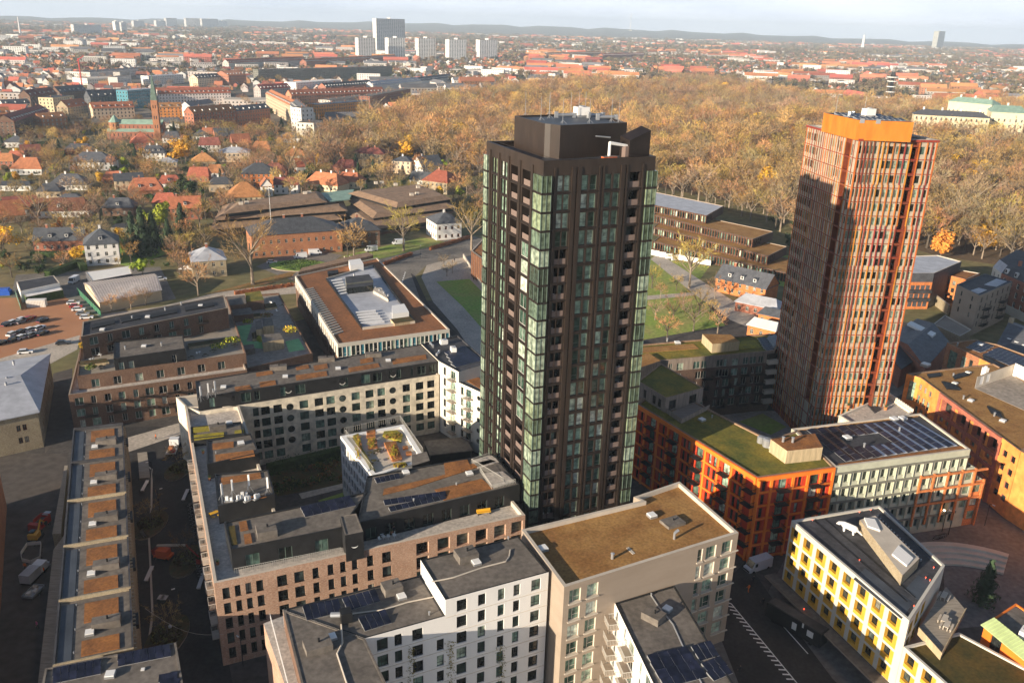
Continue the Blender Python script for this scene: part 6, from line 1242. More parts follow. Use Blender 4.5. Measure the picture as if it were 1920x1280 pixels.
# ---------------------------------------------------------------- villas between the gardens
V=[  # label, px, py, w, d, rot, eave, rise, wall, roof, hip, dormers, chimneys
 ("tall white villa with grey mansard roof and triangular door canopy",195,497,12,13,24,9.5,5.0,'plaster','slate',.45,1,2),
 ("red brick house with dark slate roof and two white dormers",112,470,19,10,12,5.0,4.5,'brick_red','slate',0,2,2),
 ("white villa with black hipped roof and two white dormers",128,357,20,12,10,3.6,5.4,'plaster','slate',.3,2,1),
 ("large white villa with black hipped roof above the yellow bush",172,320,26,14,12,6.0,5.6,'plaster','slate',.3,0,2),
 ("low white bungalow with grey roof at the left edge",18,358,22,9,8,3.4,1.6,'plaster','slate',.1,0,0),
 ("white house under broad red hipped roof with tall chimney",50,328,18,13,6,4.4,6.0,'plaster','tile_red',.25,0,1),
 ("red roofed brick villa cut by the left edge",5,318,14,12,6,6,4,'brick_red','tile_red',.2,0,1),
 ("small white villa with dark pyramid roof and round bush",28,277,15,13,12,4.5,4.0,'plaster','slate',.45,0,1),
 ("brown tiled cottage with white chimney between evergreens",60,296,12,10,30,4.5,4.5,'brick_beige','tile_dark',0,0,1),
 ("pale gabled house with slate wing above the orange roofed villa",245,356,15,11,28,6.0,3.4,'plaster_warm','slate',0,0,1),
 ("orange tiled villa with three white dormers",275,372,17,12,22,5.0,6.0,'brick_rust','tile_red',.2,2,1),
 ("dark mansard villa with many white dormers",289,302,14,11,16,6.0,4.6,'plaster','slate',.2,3,2),
 ("dark brick cottage under pyramid roof beside the church",268,281,16,14,22,6.0,6.4,'brick_red','tile_red',.45,0,1),
 ("pale stone villa with shallow grey pyramid roof below the dormered villa",316,322,11,11,18,6.5,2.4,'plaster_warm','zinc',.45,0,0),
 ("house with twin orange gables facing the dark conifer",350,412,14,10,20,6.5,5.0,'brick_red','tile_red',0,1,1),
 ("orange pyramid roofed brick villa beside the golden willow",383,314,15,13,18,4.5,4.8,'brick_beige','tile_red',.42,0,1),
 ("small bright orange roofed cottage above the dark hedge",403,333,10,9,12,3.6,4.4,'plaster','tile_red',.2,0,0),
 ("red roofed white villa with projecting white bay",394,286,15,12,16,6.0,5.0,'plaster','tile_dark',.1,0,1),
 ("grey hipped roof villa with pale yellow walls",440,304,20,14,14,7.0,3.0,'plaster_warm','zinc',.35,0,2),
 ("steep brick gable house with orange roof end",455,280,13,12,30,5.0,6.6,'brick_red','tile_red',0,0,0),
 ("brick house with dark half hipped roof and orange gable",424,266,15,12,32,5.0,6.2,'brick_red','slate',0,0,1),
 ("large brick villa with dark slate pyramid roof and white chimney",487,352,19,16,14,9.0,5.4,'brick_warm','slate',.4,0,2),
 ("broad orange tiled hip roof below the slate roofed villa",462,380,19,15,22,3.6,7.0,'plaster_warm','tile_red',.42,0,0),
 ("white gabled house with red roof behind the brown offices",537,364,13,11,8,6.0,3.4,'plaster','tile_dark',0,0,1),
 ("narrow white stepped gable beside the flagpole",501,368,6,8,20,6.5,4.0,'plaster','tile_red',0,0,0),
 ("wide orange roofed villa with yellow walls",602,358,22,13,-20,4.5,6.0,'plaster_warm','tile_red',.2,0,2),
 ("brick red pyramid roofed villa behind the slate roofed villa",515,336,15,11,10,6.0,4.0,'brick_red','tile_dark',.35,0,1),
 ("yellow walled villa with red roof and two chimneys",650,352,15,11,-15,4.5,4.6,'plaster_warm','tile_red',.2,0,2),
 ("pale house with orange hip roof behind the brown offices",815,362,17,16,-28,7.5,5.6,'brick_beige','tile_red',.3,0,1),
 ("white gabled villa with dark blue slate roofs",812,328,16,13,40,6.0,6.6,'plaster','slate',0,0,1),
 ("cream tall villa with grey roof beside the conifers",752,326,13,12,-12,9.0,2.4,'plaster_warm','slate',.4,0,1),
 ("wide beige mansion with brown roof behind the conifers",690,312,24,14,-14,9.5,3.4,'brick_beige','tile_dark',.3,0,2),
 ("brick house with steep slate gable roof left of the mansion",625,300,15,12,36,8.0,6.2,'brick_rust','slate',0,0,2),
 ("white flat roofed modern house above the red porch",590,282,14,12,14,6.5,.4,'plaster','flat',0,0,0),
 ("white fronted house with low red roof near the white modern house",594,306,13,10,20,4.5,3.4,'plaster','tile_red',.2,0,1),
 ("black roofed villa with skylights among bare trees",545,268,17,13,14,4.4,3.6,'plaster','slate',.3,0,0),
 ("long white walled villa with dull red roof below the bare tree",112,408,26,10,12,4.0,5.4,'plaster','tile_dark',.1,1,1),
 ("brown barn with orange gable end at the left edge",22,418,12,12,40,4.0,6.4,'plaster_warm','tile_red',0,0,0),
 ("brown tiled barn with white gable beside the orange one",42,405,14,10,30,4.0,5.6,'plaster','tile_dark',0,0,0),
 ("small slate garage in front of the white hipped villa",130,384,13,8,10,3.0,2.4,'brick_beige','slate',.3,0,0),
 ("flat roofed grey garage beside the tall white villa",238,440,13,9,10,3.4,.3,'brick_beige','flat',0,0,0),
 ("small dark slate cottage under the church tower",322,268,13,10,14,4.5,4.4,'plaster','slate',.2,0,1),
 ("white gabled cottage right of the church tower",318,240,16,11,14,4.5,4.6,'plaster','slate',0,0,0),
 ("low dark roofed house behind the large white villa",148,290,18,10,12,4,3.6,'brick_red','slate',.2,0,1),
  ("low brick cottage with red roof beside the yellow-green bush tree",214,345,12,9,18,3.4,4.0,'brick_red','tile_red',.2,0,1),
 ("small white house with red roof below the dark mansard villa",318,355,12,9,14,4.0,4.0,'plaster','tile_red',.2,1,1),
 ("grey roofed cream house between two orange roofed ones",415,360,13,10,16,5.0,3.4,'plaster_warm','slate',.3,0,1),
 ("half hidden brick house with orange roof right of the golden willow",372,342,12,10,10,4.4,4.6,'brick_red','tile_red',.1,0,1),
 ("pale house with red hip roof before the black roofed villa",556,305,15,11,12,5.4,4.2,'plaster_warm','tile_red',.35,0,1),
 ("white house with orange gable roof right of the black roofed villa",575,325,12,10,30,5.0,5.0,'plaster','tile_red',0,0,1),
 ("brown roofed brick house left of the slim conifers",645,328,14,11,-10,5.4,4.4,'brick_red','tile_dark',.2,0,1),
 ("white gable ended cottage right of the tall cream villa",785,348,12,9,-20,4.0,4.4,'plaster','slate',0,0,1),
 ("white walled cottage with red roof above the low white bungalow",30,306,12,9,8,4.0,4.0,'plaster','tile_red',.2,0,1),
 ("small cream villa with slate roof under the rounded bare tree",92,372,12,9,12,4.4,3.6,'plaster_warm','slate',.3,0,1),
 ("dull brick house with slate roof left of the dark conifers",222,405,14,10,10,4.8,4.0,'brick_brown','slate',.2,1,1),
 ("red roofed cottage between the conifers and the twin gabled house",310,392,12,9,16,4.0,4.2,'brick_beige','tile_red',.2,0,1),
 ("orange roofed white house in the trees left of the dark half hipped one",395,262,13,10,20,5.0,4.6,'plaster','tile_red',.1,0,1),
 ("brick house with red roof deep among trees above the grey hipped villa",490,290,13,11,10,5.0,4.6,'brick_red','tile_red',.2,0,1),
 ("slate pyramid roofed white lodge near the yellow shrub",376,266,12,11,12,5,4.4,'plaster','slate',.45,0,0)]
for k,(lab,px,py,w_,d_,rz,ev,rs,wm,rm_,hp_,dr,ch_)in enumerate(V):
    house(lab,px,py,w_*1.08,d_*1.05,rz,ev,rs,wm,rm_,hp_,"villa","house",None,None,dr,ch_,objs=py>300)
# ---------------------------------------------------------------- church with copper roof and slim tower
ch=thing("church","red brick church with slim copper spired tower and copper green roofs","church",(*G(205,262).xy,0))
e=Vector((math.cos(R(8)),math.sin(R(8))));n=Vector((-e.y,e.x));o_=G(205,262).xy
Pn=lambda u,v:o_+e*u+n*v
def cpart(name,f):
    b=MB();f(b);return b.build(name,ch)
def gab(b,u0,u1,v0,v1,z0,z1,zr,wm,rm_):
    b.prism([Pn(u0,v0),Pn(u1,v0),Pn(u1,v1),Pn(u0,v1)],z0,z1,wm);vm=(v0+v1)/2;A_,B_,C_,D_,E_,F_=[(*Pn(u,v),z)for u,v,z in((u0,v0-.5,z1),(u1,v0-.5,z1),(u1,v1+.5,z1),(u0,v1+.5,z1),(u0,vm,zr),(u1,vm,zr))]
    b.poly([A_,B_,F_,E_],rm_);b.poly([C_,D_,E_,F_],rm_);b.poly([A_,E_,D_],wm);b.poly([B_,C_,F_],wm)
cpart("nave",lambda b:gab(b,6,64,6,18,0,17,22,'brick_red','copper'));cpart("aisle",lambda b:(b.prism([Pn(-2,0),Pn(64,0),Pn(64,6),Pn(-2,6)],0,[9,9,12,12],'brick_red','copper')))
cpart("drum",lambda b:b.prism([Pn(6+7*math.cos(R(45*k+22)),10+7*math.sin(R(45*k+22)))for k in range(8)],0,19,'brick_rust'));cpart("dome_roof",lambda b:[b.poly([(*Pn(6+7.6*math.cos(R(45*k+22)),10+7.6*math.sin(R(45*k+22))),19),(*Pn(6+7.6*math.cos(R(45*k+67)),10+7.6*math.sin(R(45*k+67))),19),(*Pn(6,10),27)],'copper')for k in range(8)])
cpart("tower",lambda b:b.prism([Pn(55,-4),Pn(62.5,-4),Pn(62.5,3.5),Pn(55,3.5)],0,45,'brick_rust'));cpart("spire",lambda b:[b.poly([(*Pn(58.75+5.4*math.cos(R(90*k+45)),-.25+5.4*math.sin(R(90*k+45))),45),(*Pn(58.75+5.4*math.cos(R(90*k+135)),-.25+5.4*math.sin(R(90*k+135))),45),(*Pn(58.75,-.25),75)],'copper')for k in range(4)])
lw_=_m(lambda b:(b.box((0,-.06,0),(1.0,.1,3.2),'black'),b.tube((0,-.11,3.2),(0,-.01,3.2),.5,.5,'black',10))).mesh("lancet_window")
for z in(14,24,36):
    for u in(57.4,60.1):p=Pn(u,-4);put("lancet_window",lw_,ch,(p.x,p.y,z),R(8))
for k in range(11):p=Pn(1.5+5*k,0);put("lancet_window",lw_,ch,(p.x,p.y,4),R(8))
for k in range(9):p=Pn(14+5*k,6);put("lancet_window",lw_,ch,(p.x,p.y,12.6),R(8),(.8,1,.8))
for k in range(4):a=R(45*k+225);p=Pn(6+6.5*math.cos(a),10+6.5*math.sin(a));put("lancet_window",lw_,ch,(p.x,p.y,14.2),R(8)+a+math.pi/2,.9)
ch.scale=(.68,.68,.73)
mat('copper_dark',(.10,.15,.12),.7,.2,.4)
for o in ch.children:
    if o.name.startswith('spire'):o.data.materials[0]=MATS['copper_dark']
# ---------------------------------------------------------------- blocks of the middle distance
KEEP=[]  # footprints to keep clear of trees: (x, y, radius)
for o in list(C.objects):
    if o.get("category")in("house","building","greenhouse","shed"):KEEP.append((o.location.x,o.location.y,11))
def range_(lab,pl,pr,dp,eave,rise,wm,rm_,rows=5,name="apartment_block",hip=0.0,wd=1.3,step=3.4,gl='glass_dark',fr='frame_light',cat="building",st='mull',grp=None):
    """a long block whose front wall stands on the line between two ground pixels"""
    a,b=G(*pl).xy,G(*pr).xy;e=(b-a).normalized();n=Vector((-e.y,e.x));L=dist(a,b);p=[a,b,b+n*dp,a+n*dp]
    B=Bld(name,lab,a,cat,grp,objs=False);pitch=(eave-.8)/rows;hh=min(1.9,pitch*.58)
    for i in range(4):
        l_=(L,dp)[i%2];k=max(1,int(l_/step))
        B.facade(p[i],p[(i+1)%4],0,eave,[(l_*(j+.5)/k,1.1+pitch*r,min(wd,l_/k*.6),hh,st,fr,gl,.15)for j in range(k)for r in range(rows)]if i in(0,1,3)else[],wm)
    if rise>.2:B.gable(p,eave,rise,rm_,wm,.5,hip)
    else:B.mb('roof').poly([(*v,eave)for v in p],rm_)
    for k in range(max(1,int(L/16))):
        v=p[0].lerp(p[1],(k+.5)/max(1,int(L/16)))+n*dp*.5;B.add("chimney",chim['brick_red'],(v.x,v.y,eave+max(rise,.1)-.5),math.atan2(e.y,e.x))
        if rise>3:
            for s_ in(.15,.5,.85):v=p[0].lerp(p[1],(k+s_)/max(1,int(L/16)))+n*dp*.14;B.add("dormer",dm2,(v.x,v.y,eave+rise*.2),math.atan2(e.y,e.x))
    B.finish()
    for t in range(int(L/12)+1):v=a.lerp(b,min(1,t*12/L))+n*dp/2;KEEP.append((v.x,v.y,dp/2+3))
RG=[("long dark red apartment block with white bays under red roof behind the golden willow",(366,248),(444,240),13,17,5,'brick_red','tile_red',5),
 ("brown brick apartment block with dark flat-topped roof right of the red one",(446,238),(508,231),13,15,4,'brick_red','slate',4),
 ("pink fronted long range with red roof and many white dormers",(300,199),(434,196),14,14,6,'plaster_far','tile_red',4),
 ("peach coloured range right of the church spire",(300,224),(343,223),13,12,4,'orange_render','tile_red',4),("cream and orange block with red roof behind the church dome",(176,224),(254,221),14,11,5,'plaster_warm','tile_red',3),
 ("dark slate roofed range with white gables beyond the church",(172,203),(243,199),14,12,7,'slate','slate',4),("long brown brick block with black pitched roof at the left",(32,262),(97,238),15,15,5,'brick_brown','tile_dark',5),
 ("square brick block with red hipped roof left of the church",(82,254),(130,250),14,14,4,'brick_rust','tile_red',4),("red roofed brick range left of the church dome",(130,224),(168,219),13,12,6,'brick_beige','tile_red',4),
 ("cream corner building with balustraded roof",(104,218),(143,212),16,18,.1,'plaster_warm','felt_dark',5),("brick red block at the far left edge behind the dark roofed one",(-10,250),(26,248),14,16,5,'brick_red','tile_red',5),
 ("white fronted range among brick blocks at the left",(10,219),(60,216),12,12,4,'plaster','slate',4),("cream gabled town house at the street's right end",(546,232),(566,252),13,19,5,'cream_light','slate',5),
 ("tall bright white town house at the street's right end",(567,254),(590,252),16,24,.1,'plaster','felt',6),("cream low end house beside the tall white town house",(590,264),(606,258),16,15,.1,'cream_light','felt',4),
 ("cream range along the far side street",(500,205),(546,232),13,18,4,'plaster_warm','tile_red',5),("yellow brick block with dark square windows",(594,224),(692,215),14,15,.5,'orange_render','felt_blue',4),
 ("long red roofed range behind the yellow block",(548,198),(722,190),15,12,6,'brick_far','tile_red',3),("white modern terraced office among red roofs",(556,173),(640,166),22,13,.1,'plaster','plaster',4),
 ("grey slab of flats with regular vertical balcony bays",(486,158),(736,148),14,22,.1,'office_grey','felt',7),("red roofed corner block behind the pink range",(430,162),(463,160),30,16,6,'brick_far','tile_far',4),
 ("red roofed range above the grey slab of flats",(430,132),(575,124),16,14,6,'plaster_far','tile_far',3),("long red roofed range left of the high rise flats",(575,130),(745,118),16,14,6,'brick_far','tile_far',3),
 ("black roofed warehouse with toothed roof lights",(170,148),(300,138),40,10,.1,'plaster_far','felt_dark',2),("pale flat roofed warehouse before the black roofed one",(165,160),(236,157),40,9,.1,'plaster_far','conc_pale',2),
 ("row of cream flats with white balconies above the forest",(620,210),(692,200),16,13,.3,'plaster_far','felt',4),("brick block of flats with white balcony stack above the forest",(694,205),(770,188),14,15,.3,'brick_far','felt',5),
 ("white office with long window bands beyond the forest",(1016,142),(1112,136),22,14,.1,'plaster','plaster',4),("small white pavilion right of the white office",(1114,135),(1148,134),22,11,.1,'plaster','plaster',3),
 ("long red roofed brick range right of the high rises",(1024,113),(1128,108),16,15,6,'brick_far','tile_far',4),("second long red roofed range right of the high rises",(1130,114),(1208,111),16,15,6,'brick_far','tile_far',4),
 ("slate roofed house row at the left among town blocks",(115,195),(165,190),13,13,6,'brick_brown','slate',4),("dark brick range beside the slate roofed row",(60,205),(110,198),13,14,6,'brick_brown','tile_dark',4),
 ("glass and steel block left of the church spire",(243,205),(290,200),16,20,.1,'teal_panel','zinc',5),("white office range behind the pink fronted range",(280,160),(345,156),16,13,.1,'plaster','zinc',4),
 ("dark roofed cream block left of the grey slab of flats",(372,164),(428,160),16,13,5,'plaster_warm','slate',4),("pink gabled street front before the white modern office",(490,190),(546,186),13,15,5,'plaster_far','tile_far',4),
 ("long brick range with slate roof behind the cream street",(612,182),(700,174),14,13,5,'brick_far','slate',4),("white terrace row above the forest's left edge",(700,176),(790,166),14,12,5,'plaster','zinc',4),("white and slate terraces further along the forest's left edge",(790,166),(850,158),14,12,5,'plaster','slate',4)]
for r in RG:range_(*r)
def slab_tower(lab,px0,px1,py,hgt,dp=18,mt='plaster',nf=None,grp="high-rise flats with pale balconies"):
    a,b=G(px0,py).xy,G(px1,py).xy;e=(b-a).normalized();n=Vector((-e.y,e.x));L=dist(a,b);B=Bld("high_rise",lab,a,"high-rise",grp,objs=False);p=[a,b,b+n*dp,a+n*dp];nf=nf or int(hgt/3)
    for i in range(4):l_=(L,dp)[i%2];k=max(2,int(l_/7));B.facade(p[i],p[(i+1)%4],0,hgt,[(l_*(j+.5)/k,hgt*(r+.3)/nf,l_/k*.6,hgt/nf*.42,'bare',mt,'glass',.3)for j in range(k)for r in range(nf)]if i in(0,3)else[],mt)
    B.mb('roof').poly([(*v,hgt)for v in p],'felt');v=p[0].lerp(p[2],.5);B.slab("plant_room",[v+Vector((-5,-3)),v+Vector((5,-3)),v+Vector((5,3)),v+Vector((-5,3))],hgt,4,mt);B.finish()
slab_tower("tallest wide pale high-rise slab of flats",707,760,101,106,22,nf=26)
for k,(x0,x1,py,hh)in enumerate(((673,705,114,57),(729,760,113,57),(785,817,114,58),(842,874,116,57),(899,932,114,56))):slab_tower(("leftmost","second from left","middle","second from right","rightmost")[k]+" of the five lower pale blocks before the tallest high-rise",x0,x1,py,hh,20,nf=17)
for k,(x0,x1,py,hh)in enumerate(((140,192,66,50),(218,226,63,60),(231,239,63,55),(252,272,55,42),(294,312,54,40),(313,333,53,50),(350,378,53,50),(380,410,54,50),(411,427,54,40))):slab_tower("small white slab of flats near the horizon at the left",x0,x1,py,hh*G((x0+x1)/2,py).length/5200,18,'plaster',8,"white flats near the left horizon")
# palace on the hill
B=Bld("palace","long cream palace with copper green and dark slate roofs beyond the rust tower",G(1800,255).xy);
for pl,pr,dp,ev,rs,rm_ in(((1708,252),(1848,260),14,18,4,'slate'),((1850,256),(1914,260),30,22,5,'copper'),((1770,235),(1850,244),16,24,4,'copper')):
    a,b=G(*pl,16).xy,G(*pr,16).xy;e=(b-a).normalized();n=Vector((-e.y,e.x));L=dist(a,b);p=[a,b,b+n*dp,a+n*dp];k=int(L/4)
    for i in range(4):B.facade(p[i],p[(i+1)%4],14,16+ev,[(L*(j+.5)/k,16+z,1.5,2.6,'cross','frame_light','glass_dark')for j in range(k)for z in(3,8.5,13.5)]if i==0 else[],'palace_yellow')
    B.gable(p,16+ev,rs,rm_,'cream',.6,.12,{22:'wing_roof',24:'main_roof'}.get(ev,'slate_roof'))
    for j in range(int(L/14)):v=p[0].lerp(p[1],(j+.5)/int(L/14))+n*dp*.5;B.add("chimney",chim['plaster'],(v.x,v.y,16+ev+rs-.6),0,1.5)
B.finish();m_=MB();pc0=G(1812,250,16)
for r0,r1,h0,h1 in((0,75,16,15.9),(75,120,15.9,12),(120,190,12,4),(190,260,4,-.2)):
    for i in range(32):
        a0,a1=2*math.pi*i/32,2*math.pi*(i+1)/32;q_=[(pc0.x+1.35*r*math.cos(a),pc0.y+r*math.sin(a),h)for r,a,h in((r0,a0,h0),(r1,a0,h1),(r1,a1,h1),(r0,a1,h0))];m_.poly(q_[1:]if r0==0 else q_,'forest_floor')
structure("terrain",m_);c_=G(1855,240,16);m_=MB();m_.tube((c_.x,c_.y,0),(c_.x,c_.y,42),.25,.12,'white',6);m_.box((c_.x+1.2,c_.y,38),(2.4,.1,2.4),'car_red');tag(m_.build("flagpole"),"tall flagpole with flag beside the palace","flagpole")
# lattice lookout tower of the zoo
zt=thing("lookout_tower","dark lattice lookout tower with white gallery rings above the forest","lookout tower",G(1666,193));m_=MB();c_=zt.location
for k in range(8):a=R(45*k);m_.tube((c_.x+6*math.cos(a),c_.y+6*math.sin(a),0),(c_.x+5*math.cos(a),c_.y+5*math.sin(a),40),.5,.4,'black',5);m_.tube((c_.x+6*math.cos(a),c_.y+6*math.sin(a),0),(c_.x+5*math.cos(a+.8),c_.y+5*math.sin(a+.8),40),.3,.3,'black',4)
m_.tube((c_.x,c_.y,0),(c_.x,c_.y,44),2.2,2.2,'black',8);m_.build("lattice",zt)
for z,r in((8,7.2),(16,7),(24,7),(32,7.5),(38,8.5)):b=MB();b.tube((c_.x,c_.y,z),(c_.x,c_.y,z+1.1),r,r,'plaster',12);b.build("gallery",zt)
b=MB();b.tube((c_.x,c_.y,39),(c_.x,c_.y,46),4,3,'black',8);b.tube((c_.x,c_.y,46),(c_.x,c_.y,54),.3,.1,'metal',5);b.build("cabin",zt)
# horizon marks
def mast_(lab,px,py,hgt,r,name="radio_mast",cat="mast"):
    c=G(px,py);b=MB();b.tube(c,(c.x,c.y,hgt),r,r*.4,'plaster',6);tag(b.build(name),lab,cat)
mast_("thin radio mast on the horizon above the dark tower",1181,66,290,7);mast_("pale chimney at the left horizon",39,68,75,5,"factory_chimney","chimney");mast_("pale power station chimney near the right horizon",1617,92,95,14,"factory_chimney","chimney");
slab_tower("pale high-rise standing alone on the right horizon",1755,1767,92,140,40,'plaster_far',12,None);slab_tower("pale power station block near the radio mast",1184,1202,68,70,40,'plaster_far',4,None)
cr_=MB();c_=G(155,170);cr_.tube(c_,(c_.x,c_.y,42),.9,.9,'red_paint',4);cr_.tube((c_.x-6,c_.y+8,38),(c_.x+18,c_.y-20,46),.7,.5,'red_paint',4);tag(cr_.build("tower_crane"),"red tower crane among the warehouses at the left","crane")
# ---------------------------------------------------------------- the city beyond, block by block
def unit(f):b=MB();f(b);return b
def gabled(b,w_,d_,z,rs,wm,rm_):
    p=[(-w_/2,-d_/2),(w_/2,-d_/2),(w_/2,d_/2),(-w_/2,d_/2)];b.prism(p,0,z,wm);q=[(x*1.04,y*1.08,z-.2)for x,y in p];r0,r1=(-w_/2*1.04,0,z+rs),(w_/2*1.04,0,z+rs)
    b.poly([q[0],q[1],r1,r0],rm_);b.poly([q[2],q[3],r0,r1],rm_);b.poly([q[1],q[2],r1],wm);b.poly([q[3],q[0],r0],wm)
def with_windows(b,w_,d_,z,nf):
    k=int(w_/4.5)
    for r in range(nf):
        for j in range(k):
            x=-w_/2+w_*(j+.5)/k;z0=1+(z-1)*r/nf
            for s_ in(-1,1):b.poly([(x-.8,s_*(d_/2+.05),z0),(x+.8,s_*(d_/2+.05),z0),(x+.8,s_*(d_/2+.05),z0+1.6),(x-.8,s_*(d_/2+.05),z0+1.6)][::s_*-1],'glass_dark')
HOUSES=[unit(lambda b,a=a:gabled(b,*a)).mesh("far_house")for a in((11,8.5,4,4.2,'plaster_far','tile_far'),(10,9,4.5,4.4,'brick_far','tile_far'),(13,8,3.6,3.6,'brick_far','slate_far'),(9,8,5.6,4,'plaster_far','slate_far'),(14,9,4,5,'plaster_far','tile_dark'),(10,10,6,3,'plaster','slate_far'))]
def blockmesh(w_,d_,z,rs,wm,rm_):
    b=MB()
    if rs:gabled(b,w_,d_,z,rs,wm,rm_)
    else:b.box((0,0,0),(w_,d_,z),wm,0,rm_)
    with_windows(b,w_,d_,z,max(2,int(z/3.2)));return b.mesh("far_block")
BLOCKS=[blockmesh(*a)for a in((54,12,13,5.5,'brick_far','tile_far'),(62,12,12,5,'plaster_far','tile_far'),(42,13,15,5.5,'brick_far','tile_far'),(48,13,14,0,'plaster_far','felt'),(50,12,12,4.5,'plaster_far','slate_far'),(70,36,9,0,'plaster_far','conc_pale'),(48,16,18,0,'plaster','felt'))]
FOREST_PX=[(560,345),(600,275),(655,254),(720,226),(800,194),(900,182),(1000,168),(1090,160),(1150,158),(1200,172),(1290,150),(1330,160),(1420,172),(1500,188),(1560,200),(1660,202),(1790,205),(1920,200),(2150,225),(2150,640),(1960,490),(1850,500),(1790,470),(1690,470),(1500,475),(1490,448),(1370,402),(1240,368),(930,345),(850,318),(720,300)]
def inpoly(x,y,P):
    c=False;j=len(P)-1
    for i in range(len(P)):
        if(P[i][1]>y)!=(P[j][1]>y)and x<(P[j][0]-P[i][0])*(y-P[i][1])/(P[j][1]-P[i][1])+P[i][0]:c=not c
        j=i
    return c
FOREST=[tuple(G(*p).xy)for p in FOREST_PX]
def topx(x,y,z=0):
    d=Vector((x,y,z-H));k=d.dot(_fw)
    return 960+F_PX*d.dot(_rt)/k,640-F_PX*d.dot(_up)/k
rc=random.Random(3);hs_,bl_,ft_=[],[],[]
keepf=[(k[0],k[1],k[2]**2)for k in KEEP]
def clear(x,y,m=8):return all((x-kx)**2+(y-ky)**2>(math.sqrt(kr)+m)**2 for kx,ky,kr in keepf)if y<1900 else True
S_=230
for iy in range(2,36):
    for ix in range(-28,29):
        cx,cy=(ix+.5)*S_,(iy+.5)*S_+100;px,py=topx(cx,cy)
        if abs(cx)>cy*.75+250:continue
        right=cx>cy*.02;rot=R(rc.choice((8,14,-12,24,2))if not right else rc.choice((-14,-8,4,12)))
        t=rc.random();far=cy>3400
        if cy<1000:kind='mix'
        elif cy<2300 and not right:kind='blocks' if t<.55 else 'houses'
        elif far:kind='blocks' if t<.22 else 'houses' if t<.62 else 'green'
        else:kind='blocks' if t<(.5 if right else .26)else 'houses' if t<.85 else 'green'
        if kind in('blocks','mix'):
            mi_=rc.choice(((0,0,1,1,2,0,3,4,5,6)if right else(0,1,3,4,4,3,5,6))if not far else(0,1,2,4,3,5))
            for r in range(4):
                for c in range(3):
                    if rc.random()<.22:continue
                    u,v=(c-1)*74+rc.uniform(-9,9),(r-1.5)*54+rc.uniform(-9,9);x,y=cx+u*math.cos(rot)-v*math.sin(rot),cy+u*math.sin(rot)+v*math.cos(rot)
                    if inpoly(x,y,FOREST)or not clear(x,y,26)or y<760:continue
                    bl_.append((x,y,rot+(math.pi/2 if rc.random()<.2 else 0),rc.uniform(.8,1.1),mi_ if rc.random()<.6 else rc.randrange(len(BLOCKS))))
                    for k in range(2):ft_.append((x+rc.uniform(-35,35),y+rc.choice((-26,26))+rc.uniform(-4,4)))
        elif kind=='houses':
            for r in range(8 if not far else 6):
                for c in range(11 if not far else 8):
                    if rc.random()<.2:continue
                    u,v=(c-5)*(21 if not far else 29)+rc.uniform(-4,4),(r-3.5)*(28 if not far else 38)+rc.uniform(-4,4);x,y=cx+u*math.cos(rot)-v*math.sin(rot),cy+u*math.sin(rot)+v*math.cos(rot)
                    if inpoly(x,y,FOREST)or not clear(x,y)or y<700:continue
                    hs_.append((x,y,rot+rc.choice((0,1.57))+rc.uniform(-.1,.1),rc.uniform(.85,1.25),rc.choice((0,1,0,1,2,3,4,5))))
                    if rc.random()<.8:ft_.append((x+rc.uniform(-12,12),y+rc.uniform(9,17)))
        else:
            for k in range(110 if not far else 70):ft_.append((cx+rc.uniform(-115,115),cy+rc.uniform(-115,115)))
            for k in range(12):hs_.append((cx+rc.uniform(-100,100),cy+rc.uniform(-100,100),rc.uniform(0,3),1.1,rc.randrange(6)))
hs_=[h for h in hs_ if not inpoly(h[0],h[1],FOREST)];ft_=[f for f in ft_ if not inpoly(f[0],f[1],FOREST)and f[1]>620 and clear(f[0],f[1],3)]
def scatter(name,meshes,items):
    """past the first few hundred: one object whose geometry nodes set out the rest"""
    if not items:return
    col=bpy.data.collections.new(name+"_kinds")
    for i,me in enumerate(meshes):col.objects.link(bpy.data.objects.new("%s_%02d"%(name,i),me))
    pm=bpy.data.meshes.new(name);pm.from_pydata([(i[0],i[1],i[5]if len(i)>5 else 0)for i in items],[],[])
    for nm,ty,ix in(("rot",'FLOAT',2),("scl",'FLOAT',3),("pick",'INT',4)):
        at_=pm.attributes.new(nm,ty,'POINT');at_.data.foreach_set("value",[i[ix]for i in items])
    o=bpy.data.objects.new(name,pm);C.objects.link(o);o["kind"]="stuff"
    ng=bpy.data.node_groups.new(name,'GeometryNodeTree');ng.interface.new_socket("Geometry",in_out='INPUT',socket_type='NodeSocketGeometry');ng.interface.new_socket("Geometry",in_out='OUTPUT',socket_type='NodeSocketGeometry')
    N_=ng.nodes;gi,go=N_.new("NodeGroupInput"),N_.new("NodeGroupOutput");ip=N_.new("GeometryNodeInstanceOnPoints");ci=N_.new("GeometryNodeCollectionInfo");ci.inputs["Collection"].default_value=col;ci.inputs["Separate Children"].default_value=True;ci.inputs["Reset Children"].default_value=True
    def na(nm,ty):n=N_.new("GeometryNodeInputNamedAttribute");n.data_type=ty;n.inputs["Name"].default_value=nm;return n.outputs["Attribute"]
    cx_=N_.new("ShaderNodeCombineXYZ");L_=ng.links.new;L_(na("rot",'FLOAT'),cx_.inputs[2]);er_=N_.new("FunctionNodeEulerToRotation");L_(cx_.outputs[0],er_.inputs[0])
    L_(gi.outputs[0],ip.inputs["Points"]);L_(ci.outputs[0],ip.inputs["Instance"]);ip.inputs["Pick Instance"].default_value=True;L_(na("pick",'INT'),ip.inputs["Instance Index"]);L_(er_.outputs[0],ip.inputs["Rotation"]);L_(na("scl",'FLOAT'),ip.inputs["Scale"]);L_(ip.outputs[0],go.inputs[0])
    md=o.modifiers.new("scatter",'NODES');md.node_group=ng;return o
